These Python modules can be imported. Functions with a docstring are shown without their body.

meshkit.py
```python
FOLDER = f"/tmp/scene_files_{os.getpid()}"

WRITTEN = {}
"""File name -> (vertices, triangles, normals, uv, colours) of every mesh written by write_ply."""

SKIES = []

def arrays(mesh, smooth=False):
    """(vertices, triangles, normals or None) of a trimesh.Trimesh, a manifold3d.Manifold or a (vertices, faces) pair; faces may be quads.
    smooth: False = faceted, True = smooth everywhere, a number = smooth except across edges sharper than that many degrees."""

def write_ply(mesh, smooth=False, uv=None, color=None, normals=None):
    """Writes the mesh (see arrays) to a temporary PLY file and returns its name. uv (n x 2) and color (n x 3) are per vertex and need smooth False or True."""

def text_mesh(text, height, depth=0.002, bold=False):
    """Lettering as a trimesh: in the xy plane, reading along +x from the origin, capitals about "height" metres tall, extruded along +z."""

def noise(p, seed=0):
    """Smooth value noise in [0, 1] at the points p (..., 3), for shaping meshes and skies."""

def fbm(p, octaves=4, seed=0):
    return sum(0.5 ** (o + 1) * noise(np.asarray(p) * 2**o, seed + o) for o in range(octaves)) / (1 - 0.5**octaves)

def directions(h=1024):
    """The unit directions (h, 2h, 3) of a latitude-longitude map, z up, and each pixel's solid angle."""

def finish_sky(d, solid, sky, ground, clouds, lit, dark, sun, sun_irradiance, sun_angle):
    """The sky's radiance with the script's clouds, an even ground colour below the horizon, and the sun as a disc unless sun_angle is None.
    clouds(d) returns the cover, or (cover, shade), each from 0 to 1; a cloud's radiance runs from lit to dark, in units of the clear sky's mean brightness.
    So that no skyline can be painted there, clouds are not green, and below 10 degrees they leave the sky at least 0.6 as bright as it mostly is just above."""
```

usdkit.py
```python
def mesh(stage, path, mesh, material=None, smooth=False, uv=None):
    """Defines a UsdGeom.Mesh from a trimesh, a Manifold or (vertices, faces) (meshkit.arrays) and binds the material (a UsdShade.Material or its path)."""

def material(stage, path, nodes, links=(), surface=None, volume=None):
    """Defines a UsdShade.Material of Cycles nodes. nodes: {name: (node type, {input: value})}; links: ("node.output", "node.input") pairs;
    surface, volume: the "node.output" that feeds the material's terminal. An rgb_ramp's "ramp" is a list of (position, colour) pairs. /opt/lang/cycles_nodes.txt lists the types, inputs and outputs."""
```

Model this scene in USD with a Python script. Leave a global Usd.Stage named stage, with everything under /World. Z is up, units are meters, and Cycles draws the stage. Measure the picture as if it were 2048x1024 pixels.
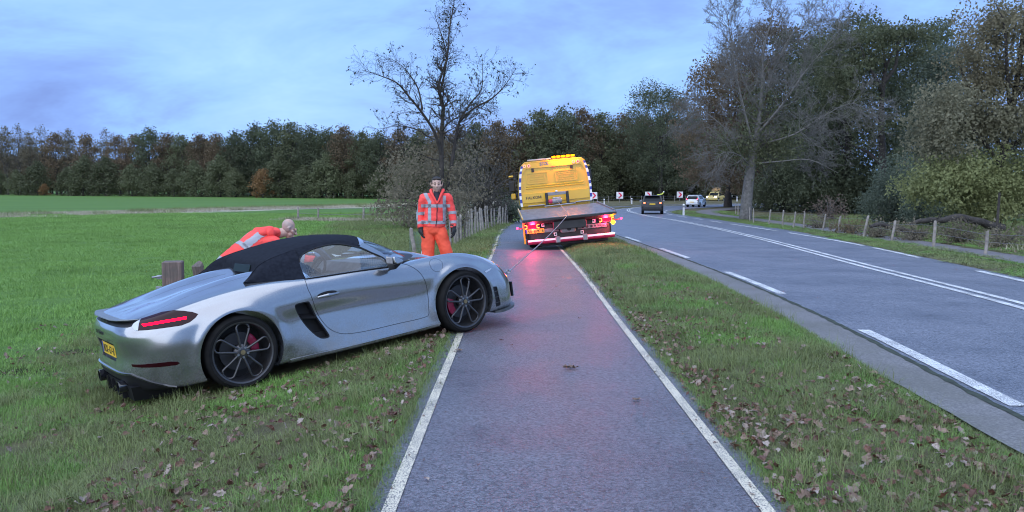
import math, random
import numpy as np
import trimesh, usdkit, meshkit
import manifold3d as m3
import shapely.geometry as sg
from pxr import Usd, UsdGeom, UsdLux, UsdShade, Gf, Sdf, Vt

stage = Usd.Stage.CreateInMemory()
UsdGeom.SetStageUpAxis(stage, UsdGeom.Tokens.z)
UsdGeom.SetStageMetersPerUnit(stage, 1.0)
UsdGeom.Xform.Define(stage, '/World')
UsdGeom.Scope.Define(stage, '/World/Looks')
PI = math.pi
rad = np.radians

# ------------------------------------------------------------------ camera, sky, sun, exposure
cam = UsdGeom.Camera.Define(stage, '/World/camera')
cam.CreateHorizontalApertureAttr(36.0)
cam.CreateFocalLengthAttr(36.0 * 1702 / 2048)
PITCH = math.atan((512 - 377) / 1702)
cam.AddTranslateOp().Set(Gf.Vec3d(0, 0, 1.58))
cam.AddRotateXOp().Set(90 - math.degrees(PITCH))
cam.CreateExposureAttr(1.15)
SUN_EL, SUN_AZ = rad(46.0), rad(205.0)          # azimuth = atan2(x, y): behind the camera, a little left


def material(name, nodes, links=(), surface=None, volume=None):
    return usdkit.material(stage, '/World/Looks/' + name, nodes, links, surface, volume)


SKY_NODES = {
    'sky': ('sky_texture', dict(sky_type='single_scattering', sun_disc=False, sun_elevation=SUN_EL, sun_rotation=SUN_AZ, altitude=20.0, air_density=1.0, aerosol_density=1.5, ozone_density=3.0)),
    'geo': ('texture_coordinate', {}),
    'sep': ('separate_xyz', {}),
    'zz': ('math', dict(math_type='maximum', value2=0.02)),
    'za': ('math', dict(math_type='add', value2=0.34)),
    'dx': ('math', dict(math_type='divide')), 'dy': ('math', dict(math_type='divide')),
    'cmb': ('combine_xyz', dict(z=0.0)),
    'map': ('mapping', dict(mapping_type='point', scale=(0.85, 1.15, 1.0), rotation=(0.0, 0.0, 0.5), location=(4.3, 1.7, 0.3))),
    'n1': ('noise_texture', dict(scale=2.0, detail=9.0, roughness=0.6, distortion=0.3)),
    'n2': ('noise_texture', dict(scale=0.9, detail=4.0, roughness=0.5, distortion=0.2)),
    'r1': ('rgb_ramp', dict(ramp=[(0.28, (1.65, 2.6, 5.8)), (0.42, (2.1, 3.5, 7.4)), (0.54, (2.55, 4.6, 9.1)), (0.72, (3.25, 5.5, 10.0))])),
    'r2': ('rgb_ramp', dict(ramp=[(0.36, (0.82, 0.82, 0.82)), (0.6, (0.97, 0.97, 0.97))])),
    'mx': ('mix_color', dict(blend_type='mix', use_clamp=False)),
    'bg': ('background_shader', dict(strength=0.066)),
}
SKY_LINKS = [('geo.generated', 'sep.vector'), ('sep.z', 'zz.value1'), ('zz.value', 'za.value1'), ('sep.x', 'dx.value1'), ('za.value', 'dx.value2'), ('sep.y', 'dy.value1'), ('za.value', 'dy.value2'),
             ('dx.value', 'cmb.x'), ('dy.value', 'cmb.y'), ('cmb.vector', 'map.vector'), ('map.vector', 'n1.vector'), ('map.vector', 'n2.vector'),
             ('n1.fac', 'r1.fac'), ('n2.fac', 'r2.fac'), ('sky.color', 'mx.a'), ('r1.color', 'mx.b'), ('r2.color', 'mx.fac'), ('mx.result', 'bg.color')]
sky_mat = material('sky', SKY_NODES, SKY_LINKS, 'bg.background')
sky = UsdLux.DomeLight.Define(stage, '/World/sky')
UsdShade.MaterialBindingAPI.Apply(sky.GetPrim()).Bind(sky_mat)
sky.GetPrim().SetCustomDataByKey('kind', 'structure')
sun = UsdLux.DistantLight.Define(stage, '/World/sun')
sun.CreateIntensityAttr(0.38)
sun.CreateAngleAttr(120.0)
sun.CreateNormalizeAttr(True)
sun.CreateColorAttr(Gf.Vec3f(0.97, 0.985, 1.0))
sun.AddRotateZOp().Set(-math.degrees(SUN_AZ) + 180)
sun.AddRotateXOp().Set(90 - math.degrees(SUN_EL))


# ------------------------------------------------------------------ helpers
_taken = set()


def numbered(parent, name):
    base, k = f'{parent}/{name}', 0
    p = base
    while p in _taken:
        k += 1
        p = f'{base}_{k:03d}'
    _taken.add(p)
    return p


def path_of(parent):
    if parent is None:
        return '/World'
    return str(parent.GetPath()) if hasattr(parent, 'GetPath') else parent


def tag(prim, label=None, cat=None, group=None, kind=None):
    prim = prim.GetPrim() if hasattr(prim, 'GetPrim') else prim
    for k, v in (('label', label), ('category', cat), ('group', group), ('kind', kind)):
        if v:
            prim.SetCustomDataByKey(k, v)
    return prim


def carried(m, flip=False):
    """Vertices, faces and normals of a solid that carries its surface's normals through its cuts; cut faces are flat."""
    M = m.to_mesh()
    P_, f = np.array(M.vert_properties, float), np.array(M.tri_verts)
    v, n = P_[:, :3], P_[:, 3:6] * ([1, -1, 1] if flip else [1, 1, 1])
    fn = np.cross(v[f[:, 1]] - v[f[:, 0]], v[f[:, 2]] - v[f[:, 0]])
    fn /= np.linalg.norm(fn, axis=1, keepdims=True) + 1e-20
    ln = np.linalg.norm(n, axis=1)
    nn = n / np.maximum(ln, 1e-9)[:, None]
    ok = (ln[f] > 0.3).all(1) & ((nn[f] * fn[:, None]).sum(2).min(1) > 0.2)
    F1 = f[ok]
    V2 = v[f[~ok]].reshape(-1, 3); N2 = np.repeat(fn[~ok], 3, 0)
    F2 = np.arange(len(V2)).reshape(-1, 3) + len(v)
    return np.vstack([v, V2]), np.vstack([F1, F2]), np.vstack([nn, N2])


def obj(name, mesh, mat, parent=None, smooth=False, label=None, flip=False):
    if hasattr(mesh, 'num_prop') and mesh.num_prop() > 3:
        v, f, n = carried(mesh, flip)
        used = np.unique(f)
        k = np.full(len(v), -1); k[used] = np.arange(len(used))
        o = usdkit.mesh(stage, numbered(path_of(parent), name), (v[used], k[f]), mat)
        o.CreateNormalsAttr(Vt.Vec3fArray.FromNumpy(n[used].astype(np.float32)))
        o.SetNormalsInterpolation('vertex')
        return o.GetPrim()
    p = usdkit.mesh(stage, numbered(path_of(parent), name), mesh, mat, smooth=smooth).GetPrim()
    if label:
        p.SetCustomDataByKey('label', label)
    return p


def matrix(loc=(0, 0, 0), R=None, scale=1.0):
    M = np.eye(4)
    M[:3, :3] = (np.eye(3) if R is None else R) * scale
    M[:3, 3] = loc
    return M


def place(x, M):
    x.ClearXformOpOrder()
    x.AddTransformOp().Set(Gf.Matrix4d(*np.asarray(M, float).T.ravel().tolist()))


def rotz(a):
    c, s = math.cos(a), math.sin(a)
    return np.array([[c, -s, 0], [s, c, 0], [0, 0, 1.0]])


def thing(name, label, cat, loc=(0, 0, 0), R=None, group=None, scale=1.0, kind=None):
    x = UsdGeom.Xform.Define(stage, numbered('/World', name))
    place(x, matrix(loc, R, scale))
    return tag(x, label, cat, group, kind)


def copy(src, label, loc, R=None, group=None, scale=1.0, cat=None, name=None):
    was = src.GetCustomData()
    x = UsdGeom.Xform.Define(stage, numbered('/World', name or src.GetName().split('_0')[0]))
    p = x.GetPrim()
    p.GetReferences().AddInternalReference(src.GetPath())
    p.SetInstanceable(True)
    place(x, matrix(loc, R, scale))
    return tag(p, label or was.get('label'), cat or was.get('category'), group or was.get('group'))


def tubes(P_, r, sides):
    """Many polylines of equal length as thin open tubes at once: P_ is n x k x 3, r is n x k."""
    n, k = P_.shape[:2]
    t = np.gradient(P_, axis=1)
    t /= np.linalg.norm(t, axis=2, keepdims=True) + 1e-12
    ref = np.where(np.abs(t[..., 2:]).mean(1, keepdims=True) < 0.8, [0, 0, 1.0], [1.0, 0, 0])
    a = np.cross(t, np.broadcast_to(ref, t.shape)); a /= np.linalg.norm(a, axis=2, keepdims=True) + 1e-12
    b = np.cross(t, a)
    ang = np.arange(sides) * 2 * PI / sides
    v = P_[:, :, None] + r[:, :, None, None] * (np.cos(ang)[:, None] * a[:, :, None] + np.sin(ang)[:, None] * b[:, :, None])
    i, j = np.meshgrid(np.arange(k - 1), np.arange(sides), indexing='ij')
    j2 = (j + 1) % sides
    q = np.stack([i * sides + j, (i + 1) * sides + j, (i + 1) * sides + j2, i * sides + j2], -1).reshape(-1, 4)
    f = (np.arange(n) * k * sides)[:, None, None] + q[None]
    return v.reshape(-1, 3), f.reshape(-1, 4)


class MB:
    """Collects vertices and faces of one mesh."""
    def __init__(s):
        s.v, s.f, s.n = [], [], 0

    def add(s, v, f):
        v, f = np.asarray(v, float), np.asarray(f, int)
        if f.shape[1] == 4:
            f = np.vstack([f[:, [0, 1, 2]], f[:, [0, 2, 3]]])
        s.v.append(v); s.f.append(f + s.n); s.n += len(v)
        return s

    def tm(s, m):
        v, f, _ = meshkit.arrays(m)
        return s.add(v, f)

    def box(s, c, size, R=None, bevel=0.0):
        return s.tm(rbox(c, size, R, bevel))

    def tube(s, pts, r, sides=8, cap=True):
        v, f = tube(pts, r, sides, cap)
        return s.add(v, f)

    def get(s):
        return (np.vstack(s.v), np.vstack(s.f)) if s.v else (np.zeros((0, 3)), np.zeros((0, 3), int))

    def T(s, R=None, t=(0, 0, 0)):
        s.v = [(x @ R.T if R is not None else x) + np.asarray(t) for x in s.v]
        return s


def rbox(c, size, R=None, bevel=0.0):
    a = np.asarray(size, float) / 2
    if bevel > 0:
        b = min(bevel, a.min() * 0.9)
        pts = []
        for sx in (-1, 1):
            for sy in (-1, 1):
                for sz in (-1, 1):
                    s = np.array([sx, sy, sz])
                    for k in range(3):
                        q = a - b; q[k] = a[k]
                        pts.append(q * s)
        m = m3.Manifold.hull_points(np.array(pts))
    else:
        m = m3.Manifold.cube(tuple(2 * a), True)
    M = m.to_mesh()
    v, f = np.array(M.vert_properties[:, :3], float), np.array(M.tri_verts)
    if R is not None:
        v = v @ np.asarray(R).T
    return trimesh.Trimesh(v + np.asarray(c, float), f, process=False)


def tube(pts, r, sides=8, cap=True):
    p = np.asarray(pts, float)
    n = len(p)
    r = np.broadcast_to(np.asarray(r, float), (n,))
    t = np.gradient(p, axis=0)
    t /= np.linalg.norm(t, axis=1, keepdims=True) + 1e-12
    ref = np.array([0, 0, 1.0]) if abs(t[:, 2]).mean() < 0.8 else np.array([1.0, 0, 0])
    a = np.cross(t, ref); a /= np.linalg.norm(a, axis=1, keepdims=True) + 1e-12
    b = np.cross(t, a)
    ang = np.arange(sides) * 2 * PI / sides
    v = p[:, None] + r[:, None, None] * (np.cos(ang)[None, :, None] * a[:, None] + np.sin(ang)[None, :, None] * b[:, None])
    i, j = np.meshgrid(np.arange(n - 1), np.arange(sides), indexing='ij')
    j2 = (j + 1) % sides
    q = np.stack([i * sides + j, i * sides + j2, (i + 1) * sides + j2, (i + 1) * sides + j], -1).reshape(-1, 4)
    f = np.vstack([q[:, [0, 2, 1]], q[:, [0, 3, 2]]])
    v = v.reshape(-1, 3)
    if cap:
        e = [[0, k, k + 1] for k in range(1, sides - 1)]
        o = (n - 1) * sides
        e += [[o, o + k + 1, o + k] for k in range(1, sides - 1)]
        f = np.vstack([f, np.array(e)])
    return v, f


def grid_faces(nu, nv, close_u=False, close_v=False):
    iu = np.arange(nu if close_u else nu - 1); iv = np.arange(nv if close_v else nv - 1)
    i, j = np.meshgrid(iu, iv, indexing='ij')
    i2, j2 = (i + 1) % nu, (j + 1) % nv
    return np.stack([i * nv + j, i2 * nv + j, i2 * nv + j2, i * nv + j2], -1).reshape(-1, 4)


def lathe(profile, n=48, axis='y'):
    """profile: (r, h) closed loop; axis y."""
    pr = np.asarray(profile, float)
    a = np.arange(n) * 2 * PI / n
    x = pr[None, :, 0] * np.cos(a)[:, None]; z = pr[None, :, 0] * np.sin(a)[:, None]; h = np.broadcast_to(pr[None, :, 1], x.shape)
    v = np.stack([x, h, z] if axis == 'y' else [x, z, h], -1).reshape(-1, 3)
    return v, grid_faces(n, len(pr), True, True)


def man(mesh):
    v, f, _ = meshkit.arrays(mesh)
    m = m3.Manifold(m3.Mesh(np.asarray(v, np.float32), np.asarray(f, np.uint32)))
    if m.is_empty():
        t = trimesh.Trimesh(v, f)
        t.merge_vertices()
        m = m3.Manifold(m3.Mesh(np.asarray(t.vertices, np.float32), np.asarray(t.faces, np.uint32)))
    return m


def prism(poly, y0, y1, axis='y'):
    """Extrudes a closed polygon. axis y: poly in (x, z); axis x: poly in (y, z); axis z: poly in (x, y)."""
    p = np.asarray(poly, float)
    m = m3.Manifold.extrude(m3.CrossSection([p], m3.FillRule.NonZero), y1 - y0)
    M = {'z': [[1, 0, 0, 0], [0, 1, 0, 0], [0, 0, 1, y0]], 'y': [[1, 0, 0, 0], [0, 0, 1, y0], [0, 1, 0, 0]], 'x': [[0, 0, 1, y0], [1, 0, 0, 0], [0, 1, 0, 0]]}[axis]
    M = np.array(M, float)
    if np.linalg.det(M[:, :3]) < 0:
        m = m.transform(M)   # the library flips faces itself
    else:
        m = m.transform(M)
    return m


def spline(pts, n=40, closed=False):
    """Centripetal Catmull-Rom through points."""
    p = np.asarray(pts, float)
    if closed:
        p = np.vstack([p[-1], p, p[:2]])
    else:
        p = np.vstack([2 * p[0] - p[1], p, 2 * p[-1] - p[-2]])
    out = []
    segs = len(p) - 3
    per = max(2, n // segs)
    for k in range(segs):
        p0, p1, p2, p3 = p[k:k + 4]
        t = [0]
        for a, b in ((p0, p1), (p1, p2), (p2, p3)):
            t.append(t[-1] + max(np.linalg.norm(b - a), 1e-9) ** 0.5)
        for u in np.linspace(t[1], t[2], per, endpoint=False):
            A1 = (t[1] - u) / (t[1] - t[0]) * p0 + (u - t[0]) / (t[1] - t[0]) * p1
            A2 = (t[2] - u) / (t[2] - t[1]) * p1 + (u - t[1]) / (t[2] - t[1]) * p2
            A3 = (t[3] - u) / (t[3] - t[2]) * p2 + (u - t[2]) / (t[3] - t[2]) * p3
            B1 = (t[2] - u) / (t[2] - t[0]) * A1 + (u - t[0]) / (t[2] - t[0]) * A2
            B2 = (t[3] - u) / (t[3] - t[1]) * A2 + (u - t[1]) / (t[3] - t[1]) * A3
            out.append((t[2] - u) / (t[2] - t[1]) * B1 + (u - t[1]) / (t[2] - t[1]) * B2)
    if not closed:
        out.append(p[-2])
    return np.array(out)


def unit(v):
    return v / (np.linalg.norm(v, axis=-1, keepdims=True) + 1e-12)


def ss(t):
    t = np.clip(t, 0, 1)
    return t * t * (3 - 2 * t)


# ------------------------------------------------------------------ materials
def noise_mat(name, ramp, scale=8.0, detail=4.0, rough=0.6, bump=0.0, bump_scale=None, spec=0.5, coords='object', extra=None, metallic=0.0, dist=0.02, **kw):
    nodes = {'tc': ('texture_coordinate', {}) if coords == 'object' else ('geometry', {}),
             'n': ('noise_texture', dict(scale=scale, detail=detail, roughness=0.6)),
             'r': ('rgb_ramp', dict(ramp=ramp)),
             'p': ('principled_bsdf', dict(roughness=rough, specular_ior_level=spec, metallic=metallic, **kw))}
    src = 'tc.object' if coords == 'object' else 'tc.position'
    links = [(src, 'n.vector'), ('n.fac', 'r.fac'), ('r.color', 'p.base_color')]
    if bump:
        nodes['nb'] = ('noise_texture', dict(scale=bump_scale or scale * 4, detail=4.0, roughness=0.65))
        nodes['b'] = ('bump', dict(strength=bump, distance=dist))
        links += [(src, 'nb.vector'), ('nb.fac', 'b.height'), ('b.normal', 'p.normal')]
    return material(name, nodes, links, 'p.BSDF')


def tint(c, k):
    return tuple(min(1, x * k) for x in c)


def flat(name, c, rough=0.5, var=0.12, scale=6.0, **kw):
    return noise_mat(name, [(0.3, tint(c, 1 - var)), (0.7, tint(c, 1 + var))], scale=scale, rough=rough, **kw)


def emit(name, c, strength, rim=0.0):
    return material(name, {'e': ('emission', dict(color=c, strength=strength))}, [], 'e.emission')


def leaf_mat(name, cols, translucent=0.35, rough=0.55, inst=0.25):
    """Leaf colour differs from leaf to leaf and a little from plant to plant."""
    nodes = {'g': ('geometry', {}), 'r': ('rgb_ramp', dict(ramp=cols)), 'oi': ('object_info', {}),
             'mr': ('map_range', dict(from_min=0.0, from_max=1.0, to_min=1 - inst, to_max=1 + inst)),
             'h': ('hsv', dict(hue=0.5, saturation=1.0, fac=1.0)),
             'p': ('principled_bsdf', dict(roughness=rough, specular_ior_level=0.3)),
             't': ('translucent_bsdf', {}), 'm': ('mix_closure', dict(fac=translucent))}
    links = [('g.random_per_island', 'r.fac'), ('r.color', 'h.color'), ('oi.random', 'mr.value'), ('mr.result', 'h.value'), ('h.color', 'p.base_color'), ('h.color', 't.color'),
             ('p.BSDF', 'm.closure1'), ('t.BSDF', 'm.closure2')]
    return material(name, nodes, links, 'm.closure')


def asphalt_mat(name, lo, hi, rough=0.5, cell=120.0, wet=0.5, warm=None):
    """Chippings of differing tone in a dark binder, blotched by wear and damp."""
    mid_ = tuple((a + b) / 2 for a, b in zip(lo, hi))
    nodes = {'g': ('geometry', {}),
             'v': ('voronoi_texture', dict(scale=cell, feature='f1')),
             'vs': ('separate_color', dict(color_type='rgb')),
             'n': ('noise_texture', dict(scale=0.8, detail=9.0, roughness=0.68)),
             'n3': ('noise_texture', dict(scale=30.0, detail=4.0, roughness=0.75)),
             'mx': ('math', dict(math_type='multiply_add', value2=0.45)), 'mh': ('math', dict(math_type='multiply', value2=0.55)),
             'r': ('rgb_ramp', dict(ramp=[(0.25, lo), (0.5, mid_), (0.75, hi)])),
             'rn': ('rgb_ramp', dict(ramp=[(0.32, (0.76, 0.76, 0.77)), (0.5, (1.0, 1.0, 1.0)), (0.68, (1.2, 1.2, 1.19))])),
             'm': ('mix_color', dict(blend_type='multiply', fac=1.0)),
             'rr': ('map_range', dict(from_min=0.35, from_max=0.65, to_min=rough - 0.08, to_max=rough + 0.12)),
             'b': ('bump', dict(strength=0.8, distance=0.010)),
             'p': ('principled_bsdf', dict(specular_ior_level=wet))}
    links = [('g.position', 'v.vector'), ('g.position', 'n.vector'), ('g.position', 'n3.vector'), ('v.color', 'vs.color'), ('vs.r', 'mx.value1'), ('n3.fac', 'mh.value1'), ('mh.value', 'mx.value3'), ('mx.value', 'r.fac'),
             ('n.fac', 'rn.fac'), ('r.color', 'm.a'), ('rn.color', 'm.b'), ('m.result', 'p.base_color'),
             ('n.fac', 'rr.value'), ('rr.result', 'p.roughness'), ('v.distance', 'b.height'), ('b.normal', 'p.normal')]
    return material(name, nodes, links, 'p.BSDF')
# ------------------------------------------------------------------ where the sports car stands
CAR_T = np.array([-2.972, 8.457, -0.298])
CY, CP, CR = np.radians([37.31, 6.31, -2.2])
_c, _s = math.cos, math.sin
CAR_R = rotz(CY) @ np.array([[_c(CP), 0, -_s(CP)], [0, 1, 0], [_s(CP), 0, _c(CP)]]) @ np.array([[1, 0, 0], [0, _c(CR), -_s(CR)], [0, _s(CR), _c(CR)]])

# ------------------------------------------------------------------ terrain
def cyl(pts, cols=(0, 1)):
    a = np.asarray(pts, float)
    return lambda y: np.interp(y, a[:, 1], a[:, 0])


S = 1.15                        # depth of the place
FPX = 1702.0


def base(y):
    return -0.7 * ss((np.asarray(y, float) - 9.2) / 62)


def deep(pts, n):
    return spline(pts, n) * [1, S]


PATH_L = deep([(-0.66, -8), (-0.64, 3.5), (-0.60, 8), (-0.53, 20), (-0.52, 33), (-0.25, 42), (0.6, 54.7), (2.2, 66), (5, 78), (9.5, 89), (16, 98.5), (26, 109), (40, 119.5), (70, 131)], 140)
PATH_R = deep([(1.30, -8), (1.29, 3.5), (1.31, 8.5), (1.36, 13), (1.38, 20), (1.42, 33), (1.7, 42), (2.55, 54), (4.1, 65), (6.8, 76.8), (11, 87.5), (17.3, 96.8), (27.2, 107), (40.8, 117.5), (70.6, 129)], 140)
ROAD_L = deep([(3.25, -8), (3.40, 3), (3.49, 4.93), (3.76, 8.13), (3.94, 12.2), (4.0, 20), (4.06, 29), (4.6, 42), (5.5, 54), (7.2, 66), (9.8, 77), (13.6, 86.5), (19.5, 95.5), (28.5, 105), (42, 115), (60, 123.5), (95, 134)], 160)
ROAD_R = deep([(6.9, -8), (8.0, 5), (9.13, 13.1), (10.95, 23.9), (12.6, 33), (13.9, 43), (14.85, 55), (14.75, 64), (15.1, 70), (16.8, 76.5), (19.4, 82.6), (23.5, 89), (29.5, 97.0), (38, 104), (50, 110), (67, 117), (98, 126)], 160)
PATH2_L = deep([(8.2, 2), (9.7, 9), (11.11, 16), (13.24, 29), (15.3, 41), (16.9, 53), (17.25, 61), (17.3, 68), (18.2, 73.5), (20.4, 79), (25, 86.5), (30.2, 92.5), (38, 99), (55, 107)], 120)
PATH2_R = deep([(9.2, 2), (10.75, 9), (12.25, 17), (14.6, 29.5), (16.7, 41), (18.3, 52), (18.75, 60), (18.9, 67), (20.2, 72.5), (22.5, 77.8), (27, 84.5), (32, 90.5), (39.5, 96.5), (56, 104)], 120)
pl, pr, rl, rr_ = (cyl(p) for p in (PATH_L, PATH_R, ROAD_L, ROAD_R))
p2l, p2r = cyl(PATH2_L), cyl(PATH2_R)


def field_level(x, y):
    return -0.45 + 0.06 * (meshkit.noise(np.stack([x * 0.05, y * 0.05, 0 * x], -1)) - 0.5) + 0.5 * ss((np.hypot(x, y) - 125) / 150) * ss((-x - 10) / 60)


def ground_z(x, y, fine=True):
    x, y = np.broadcast_arrays(np.asarray(x, float), np.asarray(y, float))
    b = base(y)
    d = pl(y) - 0.13 - x                                   # left of the path
    zf = field_level(x, y)
    dep = np.maximum(b - zf, 0.0)
    k = 0.15
    lin = 0.150 * np.maximum(d, 0)
    h = np.clip(0.5 + 0.5 * (dep - lin) / k, 0, 1)
    drop = dep + (lin - dep) * h - k * h * (1 - h)
    left = np.where(b > zf, b - np.maximum(drop, 0), b + (zf - b) * ss(d / 6))
    # verge between path and road: a low mound, higher where the truck stands
    e1, e2 = pr(y) + 0.12, rl(y) - 0.50
    t = np.clip((x - e1) / np.maximum(e2 - e1, 0.1), 0, 1)
    lob = np.sin(PI * t) ** 0.6
    near = 1 - ss((y - 30) / 25)
    mid = b - 0.004 + lob * (0.05 * near + 0.10 * ss((y - 17) / 4) * (1 - ss((y - 31) / 5)))
    right = b - 0.02 + 0.04 * near
    rough = right - 0.12 * ss((x - p2r(y) - 0.4) / 1.5)
    z = np.where(x < pl(y) - 0.13, left, np.where(x < e1, b - 0.018, np.where(x < e2, mid, np.where(x < rr_(y) + 0.1, b - 0.03, np.where(x < p2l(y) - 0.1, right, np.where(x < p2r(y) + 0.1, b - 0.05, rough))))))
    if fine:
        p = np.stack([x, y, 0 * x], -1)
        near = 1 - ss((np.hypot(x, y) - 25) / 20)
        bump = (meshkit.fbm(p * 1.7, 3, 3) - 0.5) * 0.07 * near
        soft = (x < pl(y) - 0.5) | ((x > e1 + 0.3) & (x < e2 - 0.3)) | (x > p2r(y) + 0.5)
        z = z + np.where(soft, bump, 0)
        # ruts and torn turf near the car's tail
        z = z - 0.10 * np.exp(-((x + 5.75) / 0.6) ** 2 - ((y - 9.5) / 0.2) ** 2) - 0.05 * np.exp(-((x + 5.35) / 0.4) ** 2 - ((y - 10.5) / 0.2) ** 2)
    return z


def axis_lines(segs):
    out = []
    for a, b, step in segs:
        out += list(np.arange(a, b, step))
    return np.array(out + [segs[-1][1]])


gx = axis_lines([(-1500, -300, 120), (-300, -60, 12), (-60, -12, 2), (-12, -4, 0.3), (-4, 3.6, 0.1), (3.6, 12, 0.4), (12, 40, 1.2), (40, 120, 8), (120, 1500, 138)])
gy = axis_lines([(-40, 1, 5), (1, 14, 0.13), (14, 30, 0.35), (30, 90, 1.2), (90, 260, 6), (260, 1800, 154)])
X, Y = np.meshgrid(gx, gy, indexing='ij')
Z = ground_z(X, Y)
GV = np.stack([X, Y, Z], -1).reshape(-1, 3)
GF = grid_faces(len(gx), len(gy))


class Ref(str):
    pass


class NG:
    """Writes a node graph as nested calls; a Ref given as an input becomes a link."""
    def __init__(s):
        s.nodes, s.links = {}, []

    def __call__(s, kind, out, **inp):
        name = f'n{len(s.nodes)}'
        s.nodes[name] = (kind, {k: v for k, v in inp.items() if not isinstance(v, Ref)})
        s.links += [(str(v), f'{name}.{k}') for k, v in inp.items() if isinstance(v, Ref)]
        return Ref(f'{name}.{out}')

    def math(s, op, a, b=0.5, c=0.0):
        return s('math', 'value', math_type=op, value1=a, value2=b, value3=c)

    def noise(s, vec, scale, detail=4.0, rough=0.6, **k):
        return s('noise_texture', 'fac', vector=vec, scale=scale, detail=detail, roughness=rough, **k)

    def ramp(s, fac, stops):
        return s('rgb_ramp', 'color', fac=fac, ramp=stops)

    def mix(s, fac, a, b, mode='mix'):
        return s('mix_color', 'result', blend_type=mode, fac=fac, a=a, b=b)

    def fit(s, v, a, b, c=0.0, d=1.0):
        return s('map_range', 'result', value=v, from_min=a, from_max=b, to_min=c, to_max=d, clamp=True)

    def make(s, name, surface):
        return material(name, s.nodes, s.links, str(surface))


def band(g, pos, jitter, a, b, w0, w1):
    """1 on the line a-b, falling to 0 at its sides (world metres)."""
    a, b = np.array(a, float), np.array(b, float)
    d = b - a
    n = np.array([-d[1], d[0]]) / np.linalg.norm(d)
    t = g('vector_math', 'value', math_type='dot_product', vector1=pos, vector2=(n[0], n[1], 0))
    t = g.math('add', g.math('subtract', t, float(n @ a)), jitter)
    return g.fit(g.math('absolute', t), w0, w1, 1.0, 0.0)


g = NG()
pos = g('geometry', 'position')
xyz = {}
sp = g('separate_xyz', 'x', vector=pos)
px, py = sp, Ref(sp[:-1] + 'y')
wide = g.noise(pos, 0.25, 5.0)
fine = g.noise(pos, 9.0, 6.0, 0.7)
mid = g.noise(pos, 0.9, 5.0, 0.65)
streak = g.noise(g('mapping', 'vector', mapping_type='point', vector=pos, scale=(0.05, 0.4, 1.0), rotation=(0.0, 0.0, 0.25)), 1.0, 5.0, 0.62)
fieldf = g.math('add', g.math('multiply', fine, 0.5), g.math('multiply', streak, 0.5))
field = g.ramp(fieldf, [(0.32, (0.058, 0.115, 0.022)), (0.5, (0.085, 0.165, 0.032)), (0.68, (0.12, 0.21, 0.048))])
bank = g.ramp(mid, [(0.25, (0.04, 0.032, 0.022)), (0.42, (0.085, 0.08, 0.04)), (0.6, (0.14, 0.125, 0.07)), (0.8, (0.21, 0.18, 0.115))])
dry = g.ramp(fine, [(0.3, (0.27, 0.24, 0.175)), (0.7, (0.56, 0.51, 0.41))])
fx = g.math('maximum', g.fit(g.math('multiply_add', wide, 2.4, px), -5.0, -2.6, 1.0, 0.0), g.math('multiply', g.fit(px, 22.0, 27.0), g.fit(py, 66.0, 74.0, 1.0, 0.0)))
col = g.mix(fx, bank, field)
jit = g.math('multiply_add', wide, 5.0, -2.5)
left_only = g.fit(px, -2.4, -0.8, 1.0, 0.0)
b1 = g.math('multiply', band(g, pos, jit, (-38, 61), (-16, 101), 3.7, 6.3), left_only)
col = g.mix(g.math('multiply', b1, 0.85), col, dry)
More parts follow.
